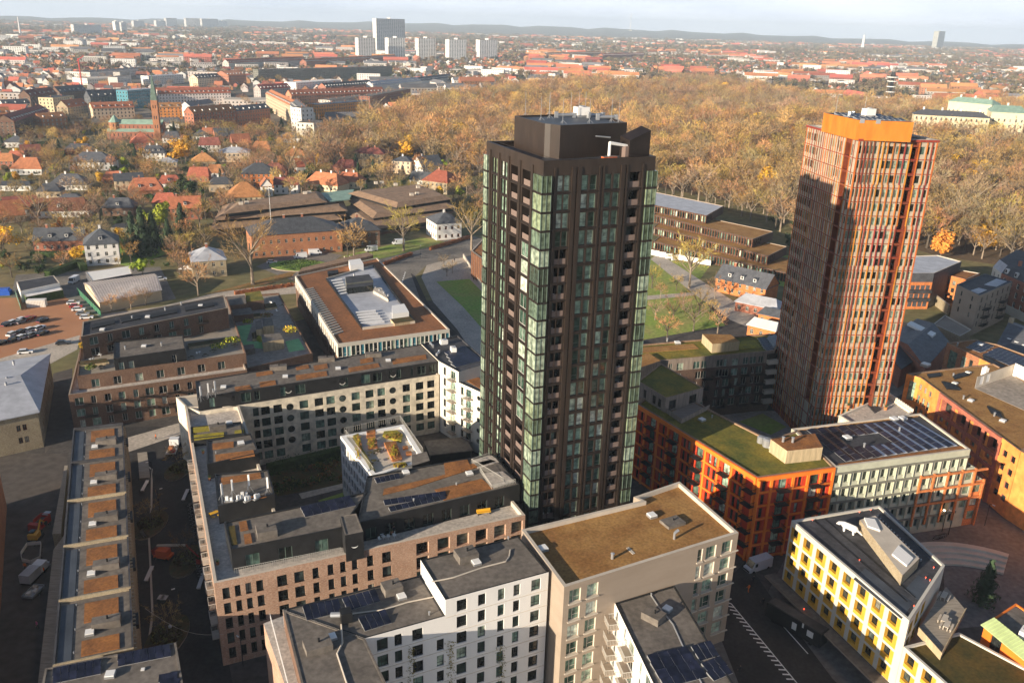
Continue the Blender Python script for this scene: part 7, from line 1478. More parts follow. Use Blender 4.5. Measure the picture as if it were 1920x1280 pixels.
def inview(x,y,z=0):px,py=topx(x,y,z);return-30<px<1950 and-20<py<1320
hs_.sort(key=lambda i:math.hypot(i[0],i[1]));bl_.sort(key=lambda i:math.hypot(i[0],i[1]));hv_=[i for i in hs_ if inview(*i[:2])][:240];bv_=[i for i in bl_ if inview(*i[:2])][:250]
HL=["small white plastered house with red tiled roof in the far suburbs","small brick house with red tiled roof in the far suburbs","wide brick house with slate roof in the far suburbs","tall white house with slate roof in the far suburbs","wide white house with dark red roof in the far suburbs","square white house with shallow slate roof in the far suburbs"]
BL_=["long brick apartment range under red tiled roof in the far city","long pale apartment range under red tiled roof in the far city","tall brick apartment range under red tiled roof in the far city","pale flat-roofed apartment slab in the far city","brick apartment range under slate roof in the far city","broad pale flat-roofed hall in the far city","white flat-roofed apartment block in the far city"]
for i in hv_:o=put("house",HOUSES[i[4]],None,(i[0],i[1],0),i[2],i[3]);tag(o,HL[i[4]],"house",HL[i[4]].replace("house","houses").replace("small ",""))
for i in bv_:o=put("apartment_range",BLOCKS[i[4]],None,(i[0],i[1],0),i[2],i[3]);tag(o,BL_[i[4]],"building",BL_[i[4]])
s1,s2=set(hv_),set(bv_)
scatter("far_houses",HOUSES,[i for i in hs_ if i not in s1]);scatter("far_blocks",BLOCKS,[i for i in bl_ if i not in s2])
# ---------------------------------------------------------------- trees
mat("twig_tan",(.52,.31,.11),.9,.25,.3,rnd=.38);mat("twig_brown",(.36,.21,.092),.9,.25,.3,rnd=.4);mat("twig_grey",(.34,.24,.135),.9,.25,.3,rnd=.4);mat("twig_olive",(.42,.285,.07),.9,.25,.3,rnd=.35)
mat("autumn_yellow",(.66,.37,.03),.85,.25,.5,rnd=.15);mat("autumn_orange",(.56,.24,.04),.85,.25,.5,rnd=.2);mat("evergreen",(.045,.075,.022),.85,.4,.5,rnd=.3);mat("conifer",(.035,.06,.028),.85,.4,.5,rnd=.25);mat("leaf_fresh",(.30,.36,.03),.85,.3,.5,rnd=.2);mat("far_tree",(.19,.145,.08),.95,.3,.01,rnd=.35)
def bare(seed,hgt,rad,mt,bark,dens=1.0,fn=1.0):
    """trunk, limbs that fork, and a haze of thin twigs; made one unit per metre"""
    r=random.Random(seed);tb,cb=MB(),MB();h0=hgt*r.uniform(.22,.3);tr=hgt*.022
    tb.tube((0,0,-.3),(0,0,h0),tr*1.25,tr*.85,bark,6,False);tb.tube((0,0,h0),(r.uniform(-.5,.5),r.uniform(-.5,.5),hgt*.62),tr*.85,tr*.3,bark,5,False)
    def twig(p,d,L,w_):
        w_*=fn;L*=.5+.5*fn;s_=d.cross(Vector((r.uniform(-1,1),r.uniform(-1,1),r.uniform(-1,1)))).normalized()*w_;m_=p+d*L*.5+s_*r.uniform(-.8,.8)
        cb.poly([p-s_*.5,p+s_*.5,m_+s_*.3,p+d*L],mt)
    nl=9
    for i in range(nl):
        a=2*math.pi*(i+r.uniform(-.3,.3))/nl;z0=h0+(hgt*.5-h0)*r.random();up=r.uniform(.45,1.5);d=Vector((math.cos(a),math.sin(a),up)).normalized();p0=Vector((0,0,z0));L=min(rad/max(.25,math.hypot(d.x,d.y)),(hgt*.93-z0)/d.z)*r.uniform(.75,.98)
        p1=p0+d*L*.5+Vector((0,0,L*.04));p2=p0+d*L+Vector((0,0,L*.05));tb.tube(p0,p1,tr*.6,tr*.4,bark,4,False);tb.tube(p1,p2,tr*.4,tr*.1,bark,3,False)
        for k in range(6):
            t=r.uniform(.35,1);b0=p0.lerp(p2,t);dd=(d+Vector((r.gauss(0,.55),r.gauss(0,.55),r.gauss(.1,.35)))).normalized();bl=L*r.uniform(.22,.45);b1=b0+dd*bl;tb.tube(b0,b1,tr*.2,tr*.06,bark,3,False)
            for j in range(int(9*dens)):
                q=b0.lerp(b1,r.uniform(.2,1));twig(q,(dd+Vector((r.gauss(0,.7),r.gauss(0,.7),r.gauss(.15,.5)))).normalized(),hgt*r.uniform(.06,.13),hgt*.0075)
    for k in range(int(230*dens)):
        a=r.uniform(0,2*math.pi);u=r.uniform(-.25,1);s_=math.sqrt(max(0,1-u*u));rr=r.uniform(.72,1.0);p=Vector((math.cos(a)*s_*rad*rr,math.sin(a)*s_*rad*rr,hgt*.56+u*hgt*.42*rr));dd=(Vector((p.x,p.y,(p.z-hgt*.4))).normalized()+Vector((r.gauss(0,.5),r.gauss(0,.5),r.gauss(.2,.5)))).normalized()
        twig(p-dd*hgt*.05,dd,hgt*r.uniform(.06,.12),hgt*.0075)
    return tb,cb
def leafy(seed,hgt,rad,mt,bark,n=900,shape='round',leaf=.045):
    r=random.Random(seed);tb,cb=MB(),MB();tr=hgt*.02;tb.tube((0,0,-.3),(0,0,hgt*.6),tr*1.2,tr*.3,bark,5,False)
    lumps=[(Vector((r.gauss(0,.42)*rad,r.gauss(0,.42)*rad,hgt*r.uniform(.3,.82))),r.uniform(.35,.55)*rad)for k in range(13)]
    for c,_ in lumps:tb.tube((0,0,hgt*.25),c,tr*.3,tr*.08,bark,3,False)
    for k in range(n):
        if shape=='cone':
            t=r.random()**.7;z=hgt*(1-t)*.95+hgt*.04;a=r.uniform(0,6.28);rr=rad*(t*.9+.1)*r.uniform(.3,1.25)*(1+.25*math.sin(3*a+z*1.3));p=Vector((math.cos(a)*rr,math.sin(a)*rr,z));nrm=Vector((math.cos(a),math.sin(a),.4-r.random()))
        else:
            c,lr=lumps[k%13];d=Vector((r.gauss(0,1),r.gauss(0,1),r.gauss(.15,.9))).normalized();p=c+d*lr*r.uniform(.65,1.08);nrm=d+Vector((r.gauss(0,.4),r.gauss(0,.4),r.gauss(0,.4)))
            if p.z<hgt*.12:continue
        nrm.normalize();u=nrm.orthogonal().normalized();v=nrm.cross(u);q=r.uniform(0,6.28);u,v=u*math.cos(q)+v*math.sin(q),v*math.cos(q)-u*math.sin(q);s_=hgt*leaf*r.uniform(.6,1.3)
        cb.poly([p-u*s_,p-v*s_*.7,p+u*s_,p+v*s_*.7],mt)
    return tb,cb
KIND={}  # kind -> list of (trunk mesh, crown mesh, joined mesh, height)
def reg(kind,tc,hgt):
    tb,cb=tc;j=MB()
    for q in(tb,cb):
        o_=len(j.v);j.v+=q.v;j.f+=[tuple(i+o_ for i in f)for f in q.f];j.m+=[j.mi(q.mats[i])for i in q.m]
    KIND.setdefault(kind,[]).append((tb.mesh("trunk"),cb.mesh("crown"),j.mesh(kind),hgt))
for i,(mt,bk)in enumerate((("twig_tan","bark_pale"),("twig_brown","bark_dark"),("twig_grey","bark_pale"),("twig_olive","bark_dark"),("twig_tan","bark_dark"),("twig_brown","bark_pale"))):reg("bare_tree",bare(11+i,17,6.6+(i%3)*.6,mt,bk),17)
for i,(mt,bk,hh,rr)in enumerate((("twig_grey","bark_dark",19,4.8),("twig_brown","bark_pale",15,8.2),("twig_tan","bark_pale",20,5.4),("twig_olive","bark_pale",14,7.6))):reg("bare_tree",bare(91+i,hh,rr,mt,bk),hh)
reg("bare_tree",bare(201,27,13,"twig_tan","bark_pale",3.4,.4),27);reg("bare_tree",bare(202,22,8.5,"twig_olive","bark_pale",2.8,.5),22)
for i,mt in enumerate(("autumn_yellow","autumn_orange","autumn_yellow")):reg("autumn_tree",leafy(31+i,14,5.2,mt,"bark_dark",1100),14)
for i in range(3):reg("evergreen_tree",leafy(41+i,10,4.2,"evergreen","bark_dark",1000,leaf=.05),10)
for i in range(2):reg("conifer",leafy(51+i,18,4.2,"conifer","bark_dark",1500,'cone',.034),18)
for i in range(2):reg("lime_tree",leafy(61+i,11,3.6,"leaf_fresh","bark_pale",900),11)
T=[]  # kind, variant, x, y, scale, label, group, featured
rt=random.Random(5)
def tree(kind,px,py,hgt,lab,z=0,var=None):
    c=G(px,py,z);v=var if var is not None else rt.randrange(len(KIND[kind]));T.append((kind,v,c.x,c.y,hgt/KIND[kind][v][3],lab,None,True,z))
for a in(("bare_tree",474,533,27,"huge spreading bare tree on the leafy lawn before the long brick building",0,10),("bare_tree",757,470,21,"golden-twigged tall tree beside the cream and red banded villa",0,11),("bare_tree",884,470,24,"large bare tree between the banded villa and the dark tower",0,11),("bare_tree",664,487,17,"bare tree before the small brick pavilion",0,0),("bare_tree",652,480,12,"slim bare tree left of the small brick pavilion's front",0,4),
          ("autumn_tree",342,308,19,"golden yellow willow among the villas",0,0),("lime_tree",232,338,10,"bright yellow-green bush tree above the pale gabled house",0,0),("autumn_tree",188,345,8,"small yellow tree by the white villas",0,2),("lime_tree",301,435,15,"tall yellow-green tree beside the dark conifers",0,1),("conifer",272,480,22,"tallest dark conifer behind the greenhouse",0,0),("conifer",252,470,18,"dark conifer nearest the tall white villa",0,1),("conifer",290,465,17,"dark conifer right of the tallest one",0,0),("conifer",343,445,17,"dark conifer before the twin orange gables",0,1),
          ("lime_tree",268,517,9,"yellowing conifer-like tree behind the greenhouse",0,0),("autumn_tree",8,470,12,"yellow tree at the left edge above the black felt shed",0,0),("conifer",700,332,12,"slim green conifer before the wide beige mansion",0,0),("conifer",672,334,11,"second slim conifer before the wide beige mansion",0,1),("autumn_tree",855,300,15,"bright yellow tree at the forest's edge",0,0),("autumn_tree",895,318,15,"orange-yellow tree left of the dark tower's roof",0,2),("autumn_tree",880,312,13,"yellow-orange tree between two others at the forest's edge",0,0),("autumn_tree",735,290,15,"golden crowned tree at the forest's left edge",0,1),("autumn_tree",770,296,18,"broad golden tree at the forest's left edge",0,0),("lime_tree",677,262,15,"bright green-yellow tree left of the forest",0,0),("autumn_tree",662,260,13,"orange tree beside the bright green-yellow one",0,1),
          ("autumn_tree",1456,330,16,"broad yellow tree left of the rust tower",0,0),("autumn_tree",1395,218,18,"pale yellow tree high in the forest",0,2),("autumn_tree",1755,440,15,"orange tree just right of the rust tower",0,1),("autumn_tree",1762,485,15,"copper coloured tree above the grey metal roof",0,1),("autumn_tree",1815,330,16,"yellow tree in the forest right of the rust tower",0,2),("autumn_tree",960,200,20,"golden tree in the forest behind the dark tower",0,0),("evergreen_tree",1785,290,18,"dark evergreen below the palace",0,0),("evergreen_tree",1765,300,15,"dark evergreen left below the palace",0,1),("evergreen_tree",1480,470,9,"dark evergreen clump beside the finned office",0,2),
          ("bare_tree",1292,540,21,"tall bare tree on the park lawn right of the dark tower",0,11),("conifer",1842,1128,9.5,"dark rounded evergreen beside the curved plaza steps",0,1),("bare_tree",372,555,14,"slim bare tree beside the yellow brick gatehouse",0,0),("bare_tree",75,430,20,"great spreading bare tree above the red brick house",0,10),("bare_tree",105,335,19,"rounded bare tree between the two white villas",0,3),("evergreen_tree",345,372,13,"dark green tree above the twin orange gables",0,0),("evergreen_tree",360,378,12,"mid green tree right of the dark green one",0,1),("bare_tree",545,330,20,"wide bare brown tree behind the slate roofed brick villa",0,1),("bare_tree",430,268,18,"olive bare tree in front of the long red apartment block",0,3),("bare_tree",503,258,17,"olive bare tree before the brown brick apartment block",0,3)):tree(*a)
# young trees in the oval beds of the dark street
for k,(px,py)in enumerate(((335,880),(283,985),(352,1050),(314,1190))):tree("bare_tree",px,py,6.5,"young bare tree in the %s oval bed of the dark street"%("farthest","second farthest","third farthest","nearest")[k],0,1)
for k,(px,py)in enumerate(((210,585),(246,580),(274,572),(565,800-250))):tree("bare_tree",px,py,7,"slim young tree, %s along the lane below the greenhouse"%("first from left","second from left","third from left","last")[k],0,0)
for k,(px,py)in enumerate(((1238,560),(1262,600),(1300,620),(1330,600),(1250,640),(1280,580),(1345,625),(1310,590),(1228,600),(1222,540),(1268,545),(1340,560))):tree("bare_tree",px,py,7+(k*37%5),"young bare tree scattered over the park lawn",0,k%6);T[-1]=(*T[-1][:6],"young trees on the park lawn",*T[-1][7:])
for(px,py),q in(((832,500),"farthest"),((848,512),"right"),((838,518),"nearest")):tree("bare_tree",px,py,6,"%s of three small bare trees on the paved triangle"%q,0,2)
feat=[(t[2],t[3])for t in T];feat0=list(feat)
VP=[tuple(G(*p).xy)for p in((-40,560),(-40,215),(200,245),(420,250),(600,240),(720,300),(850,318),(915,345),(915,440),(860,400),(640,370),(440,390),(400,440),(420,500),(330,540),(300,505),(150,500),(20,530))]
xs=[p[0]for p in VP];ys=[p[1]for p in VP]
hk=[(o.location.x+f_*o.location.x/o.location.length,o.location.y+f_*o.location.y/o.location.length,r_)for o in C.objects if o.get("category")in("house","church")for f_,r_ in((5,10),(-8,8))];hk+=[(k[0],k[1],k[2])for k in KEEP if k[2]!=11]+[(ch.location.x+u-.3*v*.4,ch.location.y+.14*u-v,15)for u in(-8,4,16,28,40,46)for v in(-6,12,30)]
for k in range(1500):
    x,y=rt.uniform(min(xs),max(xs)),rt.uniform(min(ys),max(ys))
    if inpoly(x,y,VP)and not any((x-a)**2+(y-b)**2<c*c*.7 for a,b,c in hk):kk=rt.choice(("bare_tree","evergreen_tree","evergreen_tree","autumn_tree")if rt.random()<.25 else("bare_tree","evergreen_tree"));T.append((kk,rt.randrange(3),x,y,rt.uniform(.16,.32),{"bare_tree":"low bare shrub in the gardens between the villas","evergreen_tree":"low evergreen shrub in the gardens between the villas","autumn_tree":"low yellow shrub in the gardens between the villas"}[kk],"garden shrubs between the villas",False,0))
n_=0
while n_<3800:
    x,y=rt.uniform(min(xs),max(xs)),rt.uniform(min(ys),max(ys))
    n_+=1
    if not inpoly(x,y,VP)or any((x-a)**2+(y-b)**2<c*c for a,b,c in hk)or any((x-a)**2+(y-b)**2<26 for a,b in feat):continue
    feat.append((x,y));t=rt.random();kind="bare_tree" if t<.66 else "evergreen_tree" if t<.86 else "conifer" if t<.91 else "autumn_tree" if t<.95 else "lime_tree";sc_={"bare_tree":rt.uniform(.42,.8),"evergreen_tree":rt.uniform(.35,.8),"conifer":rt.uniform(.4,.8),"autumn_tree":rt.uniform(.4,.8),"lime_tree":rt.uniform(.4,.8)}[kind]
    T.append((kind,rt.randrange(min(10,len(KIND[kind]))),x,y,sc_,{"bare_tree":"bare brown tree in the gardens between the villas","evergreen_tree":"dark evergreen in the gardens between the villas","conifer":"dark conifer in the gardens between the villas","autumn_tree":"yellow-leaved tree in the gardens between the villas","lime_tree":"yellow-green tree in the gardens between the villas"}[kind],"garden trees between the villas",False,0))
def mound(x,y):
    r=math.hypot((x-pc0.x)/1.35,y-pc0.y);pr=((0,16),(75,15.9),(120,12),(190,4),(260,-.2))
    for(a,h0),(b,h1)in zip(pr,pr[1:]):
        if a<=r<b:return max(0,h0+(h1-h0)*(r-a)/(b-a))
    return 0
xs=[p[0]for p in FOREST];ys=[p[1]for p in FOREST];sp_=9.3;y=min(ys)
while y<max(ys):
    x=max(min(xs),-y*.5);
    while x<min(max(xs),y*.72+60):
        X_,Y_=x+rt.uniform(-3.4,3.4),y+rt.uniform(-3.4,3.4)
        if inpoly(X_,Y_,FOREST)and not any((X_-a)**2+(Y_-b)**2<110 for a,b in())and not any((X_-a)**2+(Y_-b)**2<c*c for a,b,c in((pc0.x+8,pc0.y-6,70),(pc0.x+60,pc0.y-14,62),(pc0.x-50,pc0.y-10,58),(pc0.x,pc0.y-60,40),(pc0.x+55,pc0.y-62,35),(592,1422,40),(575,1380,30)))and not any((X_-a)**2+(Y_-b)**2<46 for a,b in feat0)and not(abs((X_-285)-(Y_-420)*.62)<7 and Y_<900):
            g=math.sin(X_*.011+1.3)+math.sin(Y_*.009+X_*.004);t=rt.random();q_=math.sin(X_*.031)*math.sin(Y_*.027+2);kind="autumn_tree" if t<(.16 if q_>.5 else .03)else "evergreen_tree" if t>(.9 if q_<-.6 else .985)else "bare_tree"
            v=rt.choice((0,4,8,2,7))if g>.5 else rt.choice((1,5,6,2,9))if g<-.4 else rt.randrange(10)
            T.append((kind,v if kind=="bare_tree" else rt.randrange(3),X_,Y_,max(.45,rt.gauss(1.0,.24))*(1 if kind=="bare_tree" else .9),{"bare_tree":"bare brown tree in the wooded park beyond the towers","autumn_tree":"tree still in yellow leaf in the wooded park","evergreen_tree":"dark evergreen in the wooded park"}[kind],"park trees beyond the towers",False,mound(X_,Y_)))
        x+=sp_*(1 if y<900 else 1.25)
    y+=sp_*(1 if y<900 else 1.35)
cnt={};rest=[]
for t in sorted(T,key=lambda t:(not t[7],math.hypot(t[2],t[3])/t[4])):
    kind,v,x,y,sc_,lab,grp,ft,z=t;k=cnt.get(kind,0)
    if(not ft and k>=270)or(not ft and not inview(x,y,8)):rest.append(t);continue
    cnt[kind]=k+1;tm_,cm_,jm,hh=KIND[kind][v];rz=rt.uniform(0,6.28)
    if ft or k<110:
        r_=thing(kind,lab,"tree",(x,y,z),grp);r_.rotation_euler.z=rz;r_.scale=(sc_,)*3;sub("trunk",tm_,r_);sub("crown",cm_,r_)
    else:o=put(kind,jm,None,(x,y,z),rz,sc_);tag(o,lab,"tree",grp)
names=sorted(KIND);base={};allm=[]
for k in names:base[k]=len(allm);allm+=[q[2]for q in KIND[k]]
scatter("woods",allm,[(t[2],t[3],rt.uniform(0,6.28),t[4],base[t[0]]+t[1],t[8])for t in rest])
# tree cover of the far suburbs
FT=[leafy(71+i,11,5,"far_tree","bark_dark",150,leaf=.085)[1].mesh("far_crown")for i in range(3)]
mat("far_pine",(.06,.075,.045),.95,.3,.01,rnd=.3);FT.append(leafy(77,11,5,"far_pine","bark_dark",150,leaf=.085)[1].mesh("far_crown"))
ft2=[(x,y,rt.uniform(0,6),rt.uniform(.7,1.35),rt.choice((0,1,2,0,1,2,3)))for x,y in ft_]
for k in range(17000):
    yy=700+7800*rt.random()**1.3;xx=rt.uniform(-.75,.75)*yy
    if not inpoly(xx,yy,FOREST)and clear(xx,yy,4)and not(yy<2300 and xx<yy*.02 and rt.random()<.65):ft2.append((xx,yy,rt.uniform(0,6),rt.uniform(.8,1.6)*(1 if yy<4000 else 1.5),rt.choice((0,1,2,0,1,2,0,1,3))))
fi_=names.index("bare_tree");near_=[f for f in ft2 if f[1]<1500];far_=[f for f in ft2 if f[1]>=1500]
scatter("street_trees",allm,[(f[0],f[1],f[2],f[3]*.55,base["bare_tree"]+rt.randrange(6)if rt.random()<.8 else base["evergreen_tree"])for f in near_ if rt.random()<.6]);scatter("far_tree_cover",FT,far_)
# hedges and ivy-like ground growth near the road
def hedge(lab,pts,w_,hgt,mt,grp=None):
    b=MB();P_=GS(pts)
    for a,c in zip(P_,P_[1:]):
        L=dist(a,c);d=(c-a).normalized();n=Vector((-d.y,d.x,0))
        for k in range(int(L*26)):
            p=a.lerp(c,random.random())+n*random.uniform(-w_/2,w_/2);z=hgt*random.uniform(.05,1);s_=random.uniform(.12,.28);q=random.uniform(0,6.28);b.poly([(p.x-s_*math.cos(q),p.y-s_*math.sin(q),z-s_*.4),(p.x+s_*math.cos(q),p.y+s_*math.sin(q),z-s_*.2),(p.x+random.uniform(-.15,.15),p.y+random.uniform(-.15,.15),z+s_)],mt)
        b.prism([a-n*w_*.35,c-n*w_*.35,c+n*w_*.35,a+n*w_*.35],0,hgt*.8,mt)
    tag(b.build("hedge"),lab,"hedge",grp)
hedge("red-brown beech hedge along the road below the banded villa",[(806,469),(880,447)],1.6,1.8,'hedge_red');hedge("red-brown beech hedge before the school's far end",[(718,498),(772,478)],1.6,1.6,'hedge_red');hedge("dark clipped hedge across the perimeter block's courtyard",[(502,885),(640,852)],3.0,2.4,'hedge_green');hedge("dark evergreen hedge behind the black felt shed",[(90,520),(150,498),(158,508)],4,3.2,'hedge_green');hedge("brown leafy hedge below the yellow brick gatehouse",[(440,552),(550,536)],2,1.5,'hedge_red');hedge("dark hedge in the garden of the red brick house",[(60,480),(150,482)],4,2.6,'hedge_green')
# ---------------------------------------------------------------- vehicles, people, street things
def car_meshes(paint):
    b=MB();b.prism([(-2.2,-.88),(2.2,-.88),(2.2,.88),(-2.2,.88)],.28,.82,paint,None,True)
    lo,hi=[(-1.9,-.82),(1.0,-.82),(1.0,.82),(-1.9,.82)],[(-1.55,-.66),(.35,-.66),(.35,.66),(-1.55,.66)];g=MB()
    for i in range(4):j=(i+1)%4;g.poly([(*lo[i],.82),(*lo[j],.82),(*hi[j],1.38),(*hi[i],1.38)],'car_glass')
    b.prism(hi,1.38,1.44,paint);b.box((2.16,0,.45),(.1,1.5,.2),'frame_light');b.box((-2.16,0,.5),(.1,1.5,.16),'red_paint')
    return b.mesh("body"),g.mesh("glazing")
WH=_m(lambda b:b.tube((0,-.1,0),(0,.1,0),.33,.33,'rubber',10)).mesh("wheel")
CARM={k:car_meshes(k)for k in('car_white','car_dark','car_grey','car_red')}
def van_meshes():
    b=MB();b.prism([(-2.9,-1.0),(1.7,-1.0),(1.7,1.0),(-2.9,1.0)],.35,2.55,'car_white',None,True);b.prism([(1.7,-.98),(2.95,-.9),(2.95,.9),(1.7,.98)],.35,[1.35,1.1,1.1,1.35],'car_white',None,True)
    g=MB();g.poly([(1.72,-.9,2.4),(2.35,-.86,1.27),(2.35,.86,1.27),(1.72,.9,2.4)],'car_glass');g.poly([(1.0,-1.01,1.4),(1.66,-1.01,1.4),(1.66,-1.01,2.2),(1.0,-1.01,2.2)],'car_glass');g.poly([(1.66,1.01,1.4),(1.0,1.01,1.4),(1.0,1.01,2.2),(1.66,1.01,2.2)],'car_glass');b.box((2.93,0,.45),(.1,1.7,.35),'frame_dark');b.poly([(1.7,-.98,1.35),(1.7,-.95,2.5),(2.4,-.9,1.25)],'car_white');b.poly([(1.7,.98,1.35),(2.4,.9,1.25),(1.7,.95,2.5)],'car_white')
    return b.mesh("body"),g.mesh("glazing")
VANM=van_meshes()
def vehicle(name,lab,cat,px,py,rz,M_,wb=1.35,tw=.82,grp=None,sc=1):
    r_=thing(name,lab,cat,G(px,py),grp);r_.rotation_euler.z=R(rz);r_.scale=(sc,)*3;sub("body",M_[0],r_);sub("glazing",M_[1],r_)
    for x in(-wb,wb):
        for y in(-tw,tw):sub("wheel",WH,r_,(x,y,.33))
    return r_
CARS=[(40,605,'car_grey',"grey car at the left end of the far row on the orange gravel",75),(80,603,'car_dark',"dark car second from left in the far row on the orange gravel",75),(126-84,601,'car_white',"white car behind the grey one on the orange gravel",75),(28-14,610,'car_dark',"dark car cut by the left edge of the far row",75),(56,599,'car_red',"red car in the far row on the orange gravel",75),(26,606,'car_white',"white car left in the far row on the orange gravel",75),
 (58,620,'car_white',"white car in the middle row nearest its right end",75),(74,617,'car_white',"white car at the right end of the middle row",75),(80,627,'car_dark',"dark car at the right end of the near row",75),(60,630,'car_grey',"grey car second from right in the near row",75),(42,634,'car_white',"white car third from right in the near row",75),(27,638,'car_dark',"dark car fourth from right in the near row",75),(25,628,'car_white',"white car at the left end of the middle row",75),(42,624,'car_dark',"dark car between two white ones in the middle row",75),(2,645,'car_dark',"dark car cut by the left edge in the near row",75),
 (138,570,'car_white',"white car farthest along the green fence",15),(143,576,'car_red',"dark red and white car second along the green fence",15),(148,582,'car_white',"white car third along the green fence",15),(156,590,'car_grey',"grey car fourth along the green fence",15),(163,597,'car_white',"white car nearest along the green fence",15),
 (119,645,'car_dark',"dark car driving on the pale cobbled lane",20),(48,662,'car_white',"white car with dark windows on the pale cobbled lane",20),(510,493,'car_white',"pale car parked under the huge bare tree",12),(302,525,'car_white',"white car glimpsed behind the greenhouse's end",30)]
for px,py,p_,lab,rz in CARS:vehicle("parked_car",lab,"car",px,py,rz,CARM[p_],grp="cars parked around the gravel lot" if px<200 else None)
for px,py,rz,lab in((1420,1066,208,"white delivery van turning at the red apartment block's corner"),(563,484,205,"white van parked left of its twin at the long brick building's door"),(591,477,20,"white van parked right of its twin at the long brick building's door"),(696,471,210,"white van on the drive before the small brick pavilion"),(747,458,205,"pale van half hidden by the golden-twigged tree"),(139,530,270,"white van in the yard beside the greenhouse")):vehicle("van",lab,"van",px,py,rz,VANM,1.9,.92)
# pickup truck with open trailer, and a flatbed truck
def boxes(*L):return _m(lambda b:[b.box(c,s_,m_)for c,s_,m_ in L])
pk=(boxes(((0,0,.4),(5.6,2.0,.35),'frame_dark'),((1.6,0,.75),(2.0,1.95,1.5),'car_white'),((2.85,0,.75),(.7,1.9,.7),'car_white'),((-1.3,0,.75),(3.4,2.05,1.75),'zinc')).mesh("body"),boxes(((2.3,0,1.45),(.62,1.8,.65),'car_glass')).mesh("glazing"))
vehicle("tipper_truck","white and grey service truck parked beside the raised walkway","truck",67,1082,85,pk,1.8,.9)
r_=thing("trailer","open trailer loaded with white sacks behind the service truck","trailer",G(64,1115));r_.rotation_euler.z=R(85);sub("bed",boxes(((0,0,.6),(3.6,2.0,.12),'metal'),((0,1,.6),(3.6,.06,.5),'metal'),((0,-1,.6),(3.6,.06,.5),'metal'),((1.8,0,.6),(.06,2,.5),'metal'),((-1.8,0,.6),(.06,2,.5),'metal')).mesh("bed"),r_);sub("sacks",boxes(((-.9,.3,.72),(.8,.7,.5),'plaster'),((.1,-.3,.72),(.9,.6,.45),'plaster'),((1.0,.3,.72),(.7,.8,.5),'conc_pale')).mesh("sacks"),r_)
for y in(-1.05,1.05):sub("wheel",WH,r_,(0,y,.33))
fb=(boxes(((0,0,.5),(6.4,2.2,.3),'frame_dark'),((2.3,0,.8),(1.7,2.2,1.7),'car_white'),((-1,0,.8),(4.2,2.3,.15),'conc_pale'),((-.2,.4,.95),(1.4,1.0,.5),'planter_orange'),((-2,-.3,.95),(1.2,1.2,.4),'red_paint')).mesh("body"),boxes(((2.95,0,1.5),(.5,2.0,.7),'car_glass')).mesh("glazing"))
vehicle("flatbed_truck","white flatbed truck with rusty load at the top of the dark street","truck",325,846,100,fb,2.0,1.0)
bt=(boxes(((0,0,.5),(11,2.5,2.9),'black'),((3.5,-1.27,1.6),(1.2,.04,1.2),'plaster'),((0.4,-1.27,1.2),(.9,.04,1.4),'plaster'),((0,0,3.4),(10.6,2.2,.12),'felt_dark'),((2.0,-1.27,2.6),(.3,.04,.9),'plaster')).mesh("body"),boxes(((-5.55,0,1.8),(.1,2.2,1.3),'car_glass')).mesh("glazing"))
vehicle("black_trailer","long black site trailer with white panels under the yellow office","trailer",1490,1182,-50,bt,3.8,1.1)
c_=G(1502,1172);b=MB();b.tube((c_.x,c_.y,3.5),(c_.x,c_.y,3.7),.1,.1,'lamp_red',8);tag(b.build("warning_light"),"glowing red lamp on the black site trailer's roof","lamp")
# excavator and loader by the pit
r_=thing("excavator","yellow mini excavator working beside the fenced pit","excavator",G(68,1010));r_.rotation_euler.z=R(95)
sub("tracks",boxes(((0,.8,0),(2.8,.5,.7),'rubber'),((0,-.8,0),(2.8,.5,.7),'rubber')).mesh("tracks"),r_);sub("body",boxes(((-.5,0,.7),(1.9,1.8,1.1),'yellow_paint'),((-.2,.4,1.8),(1.2,1.0,.1),'black')).mesh("body"),r_);sub("cab",boxes(((-.2,.4,.9),(1.2,.95,1.2),'car_glass')).mesh("cab"),r_)
ab=MB();ab.tube((.6,-.2,1.2),(2.4,-.2,3.0),.2,.16,'yellow_paint',6);ab.tube((2.4,-.2,3.0),(3.8,-.2,1.6),.16,.12,'yellow_paint',6);ab.box((3.9,-.2,.9),(.6,.8,.7),'frame_dark');sub("boom",ab.mesh("boom"),r_)
r_=thing("dumper","red site dumper with open skip beyond the excavator","dumper",G(76,990));r_.rotation_euler.z=R(85)
sub("body",boxes(((0,0,.6),(4.4,2.2,.6),'red_paint'),((-1.6,0,1.2),(1.0,2.2,.9),'red_paint')).mesh("body"),r_);sub("skip",boxes(((.9,1.0,1.2),(2.6,.12,1.0),'red_paint'),((.9,-1.0,1.2),(2.6,.12,1.0),'red_paint'),((2.2,0,1.2),(.12,2.1,1.0),'red_paint'),((.9,0,1.2),(2.6,2,.15),'dirt'),((2.6,0,2.0),(1.4,1.2,.1),'metal')).mesh("skip"),r_)
for x in(-1.4,1.4):
    for y in(-1.1,1.1):sub("wheel",WH,r_,(x,y,.33))
pit=[G(*p)for p in((40,1042),(52,1024),(78,1022),(76,1050),(58,1058),(42,1054))];sheet("pit",[p.xy for p in pit],.03,'dirt')
r_=thing("barrier","ring of grey and white barriers around the dug pit","barrier",pit[0])
for a,c in zip(pit,pit[1:]+pit[:1]):
    d=c-a;n_=max(1,int(d.length/1.4))
    for i in range(n_):v=a.lerp(c,(i+.5)/n_);put("barrier_panel",boxes(((0,0,.25),(d.length/n_*.95,.06,.75),'plaster'),((0,0,0),(.3,.5,.1),'rubber')).mesh("barrier_panel"),r_,v,math.atan2(d.y,d.x))
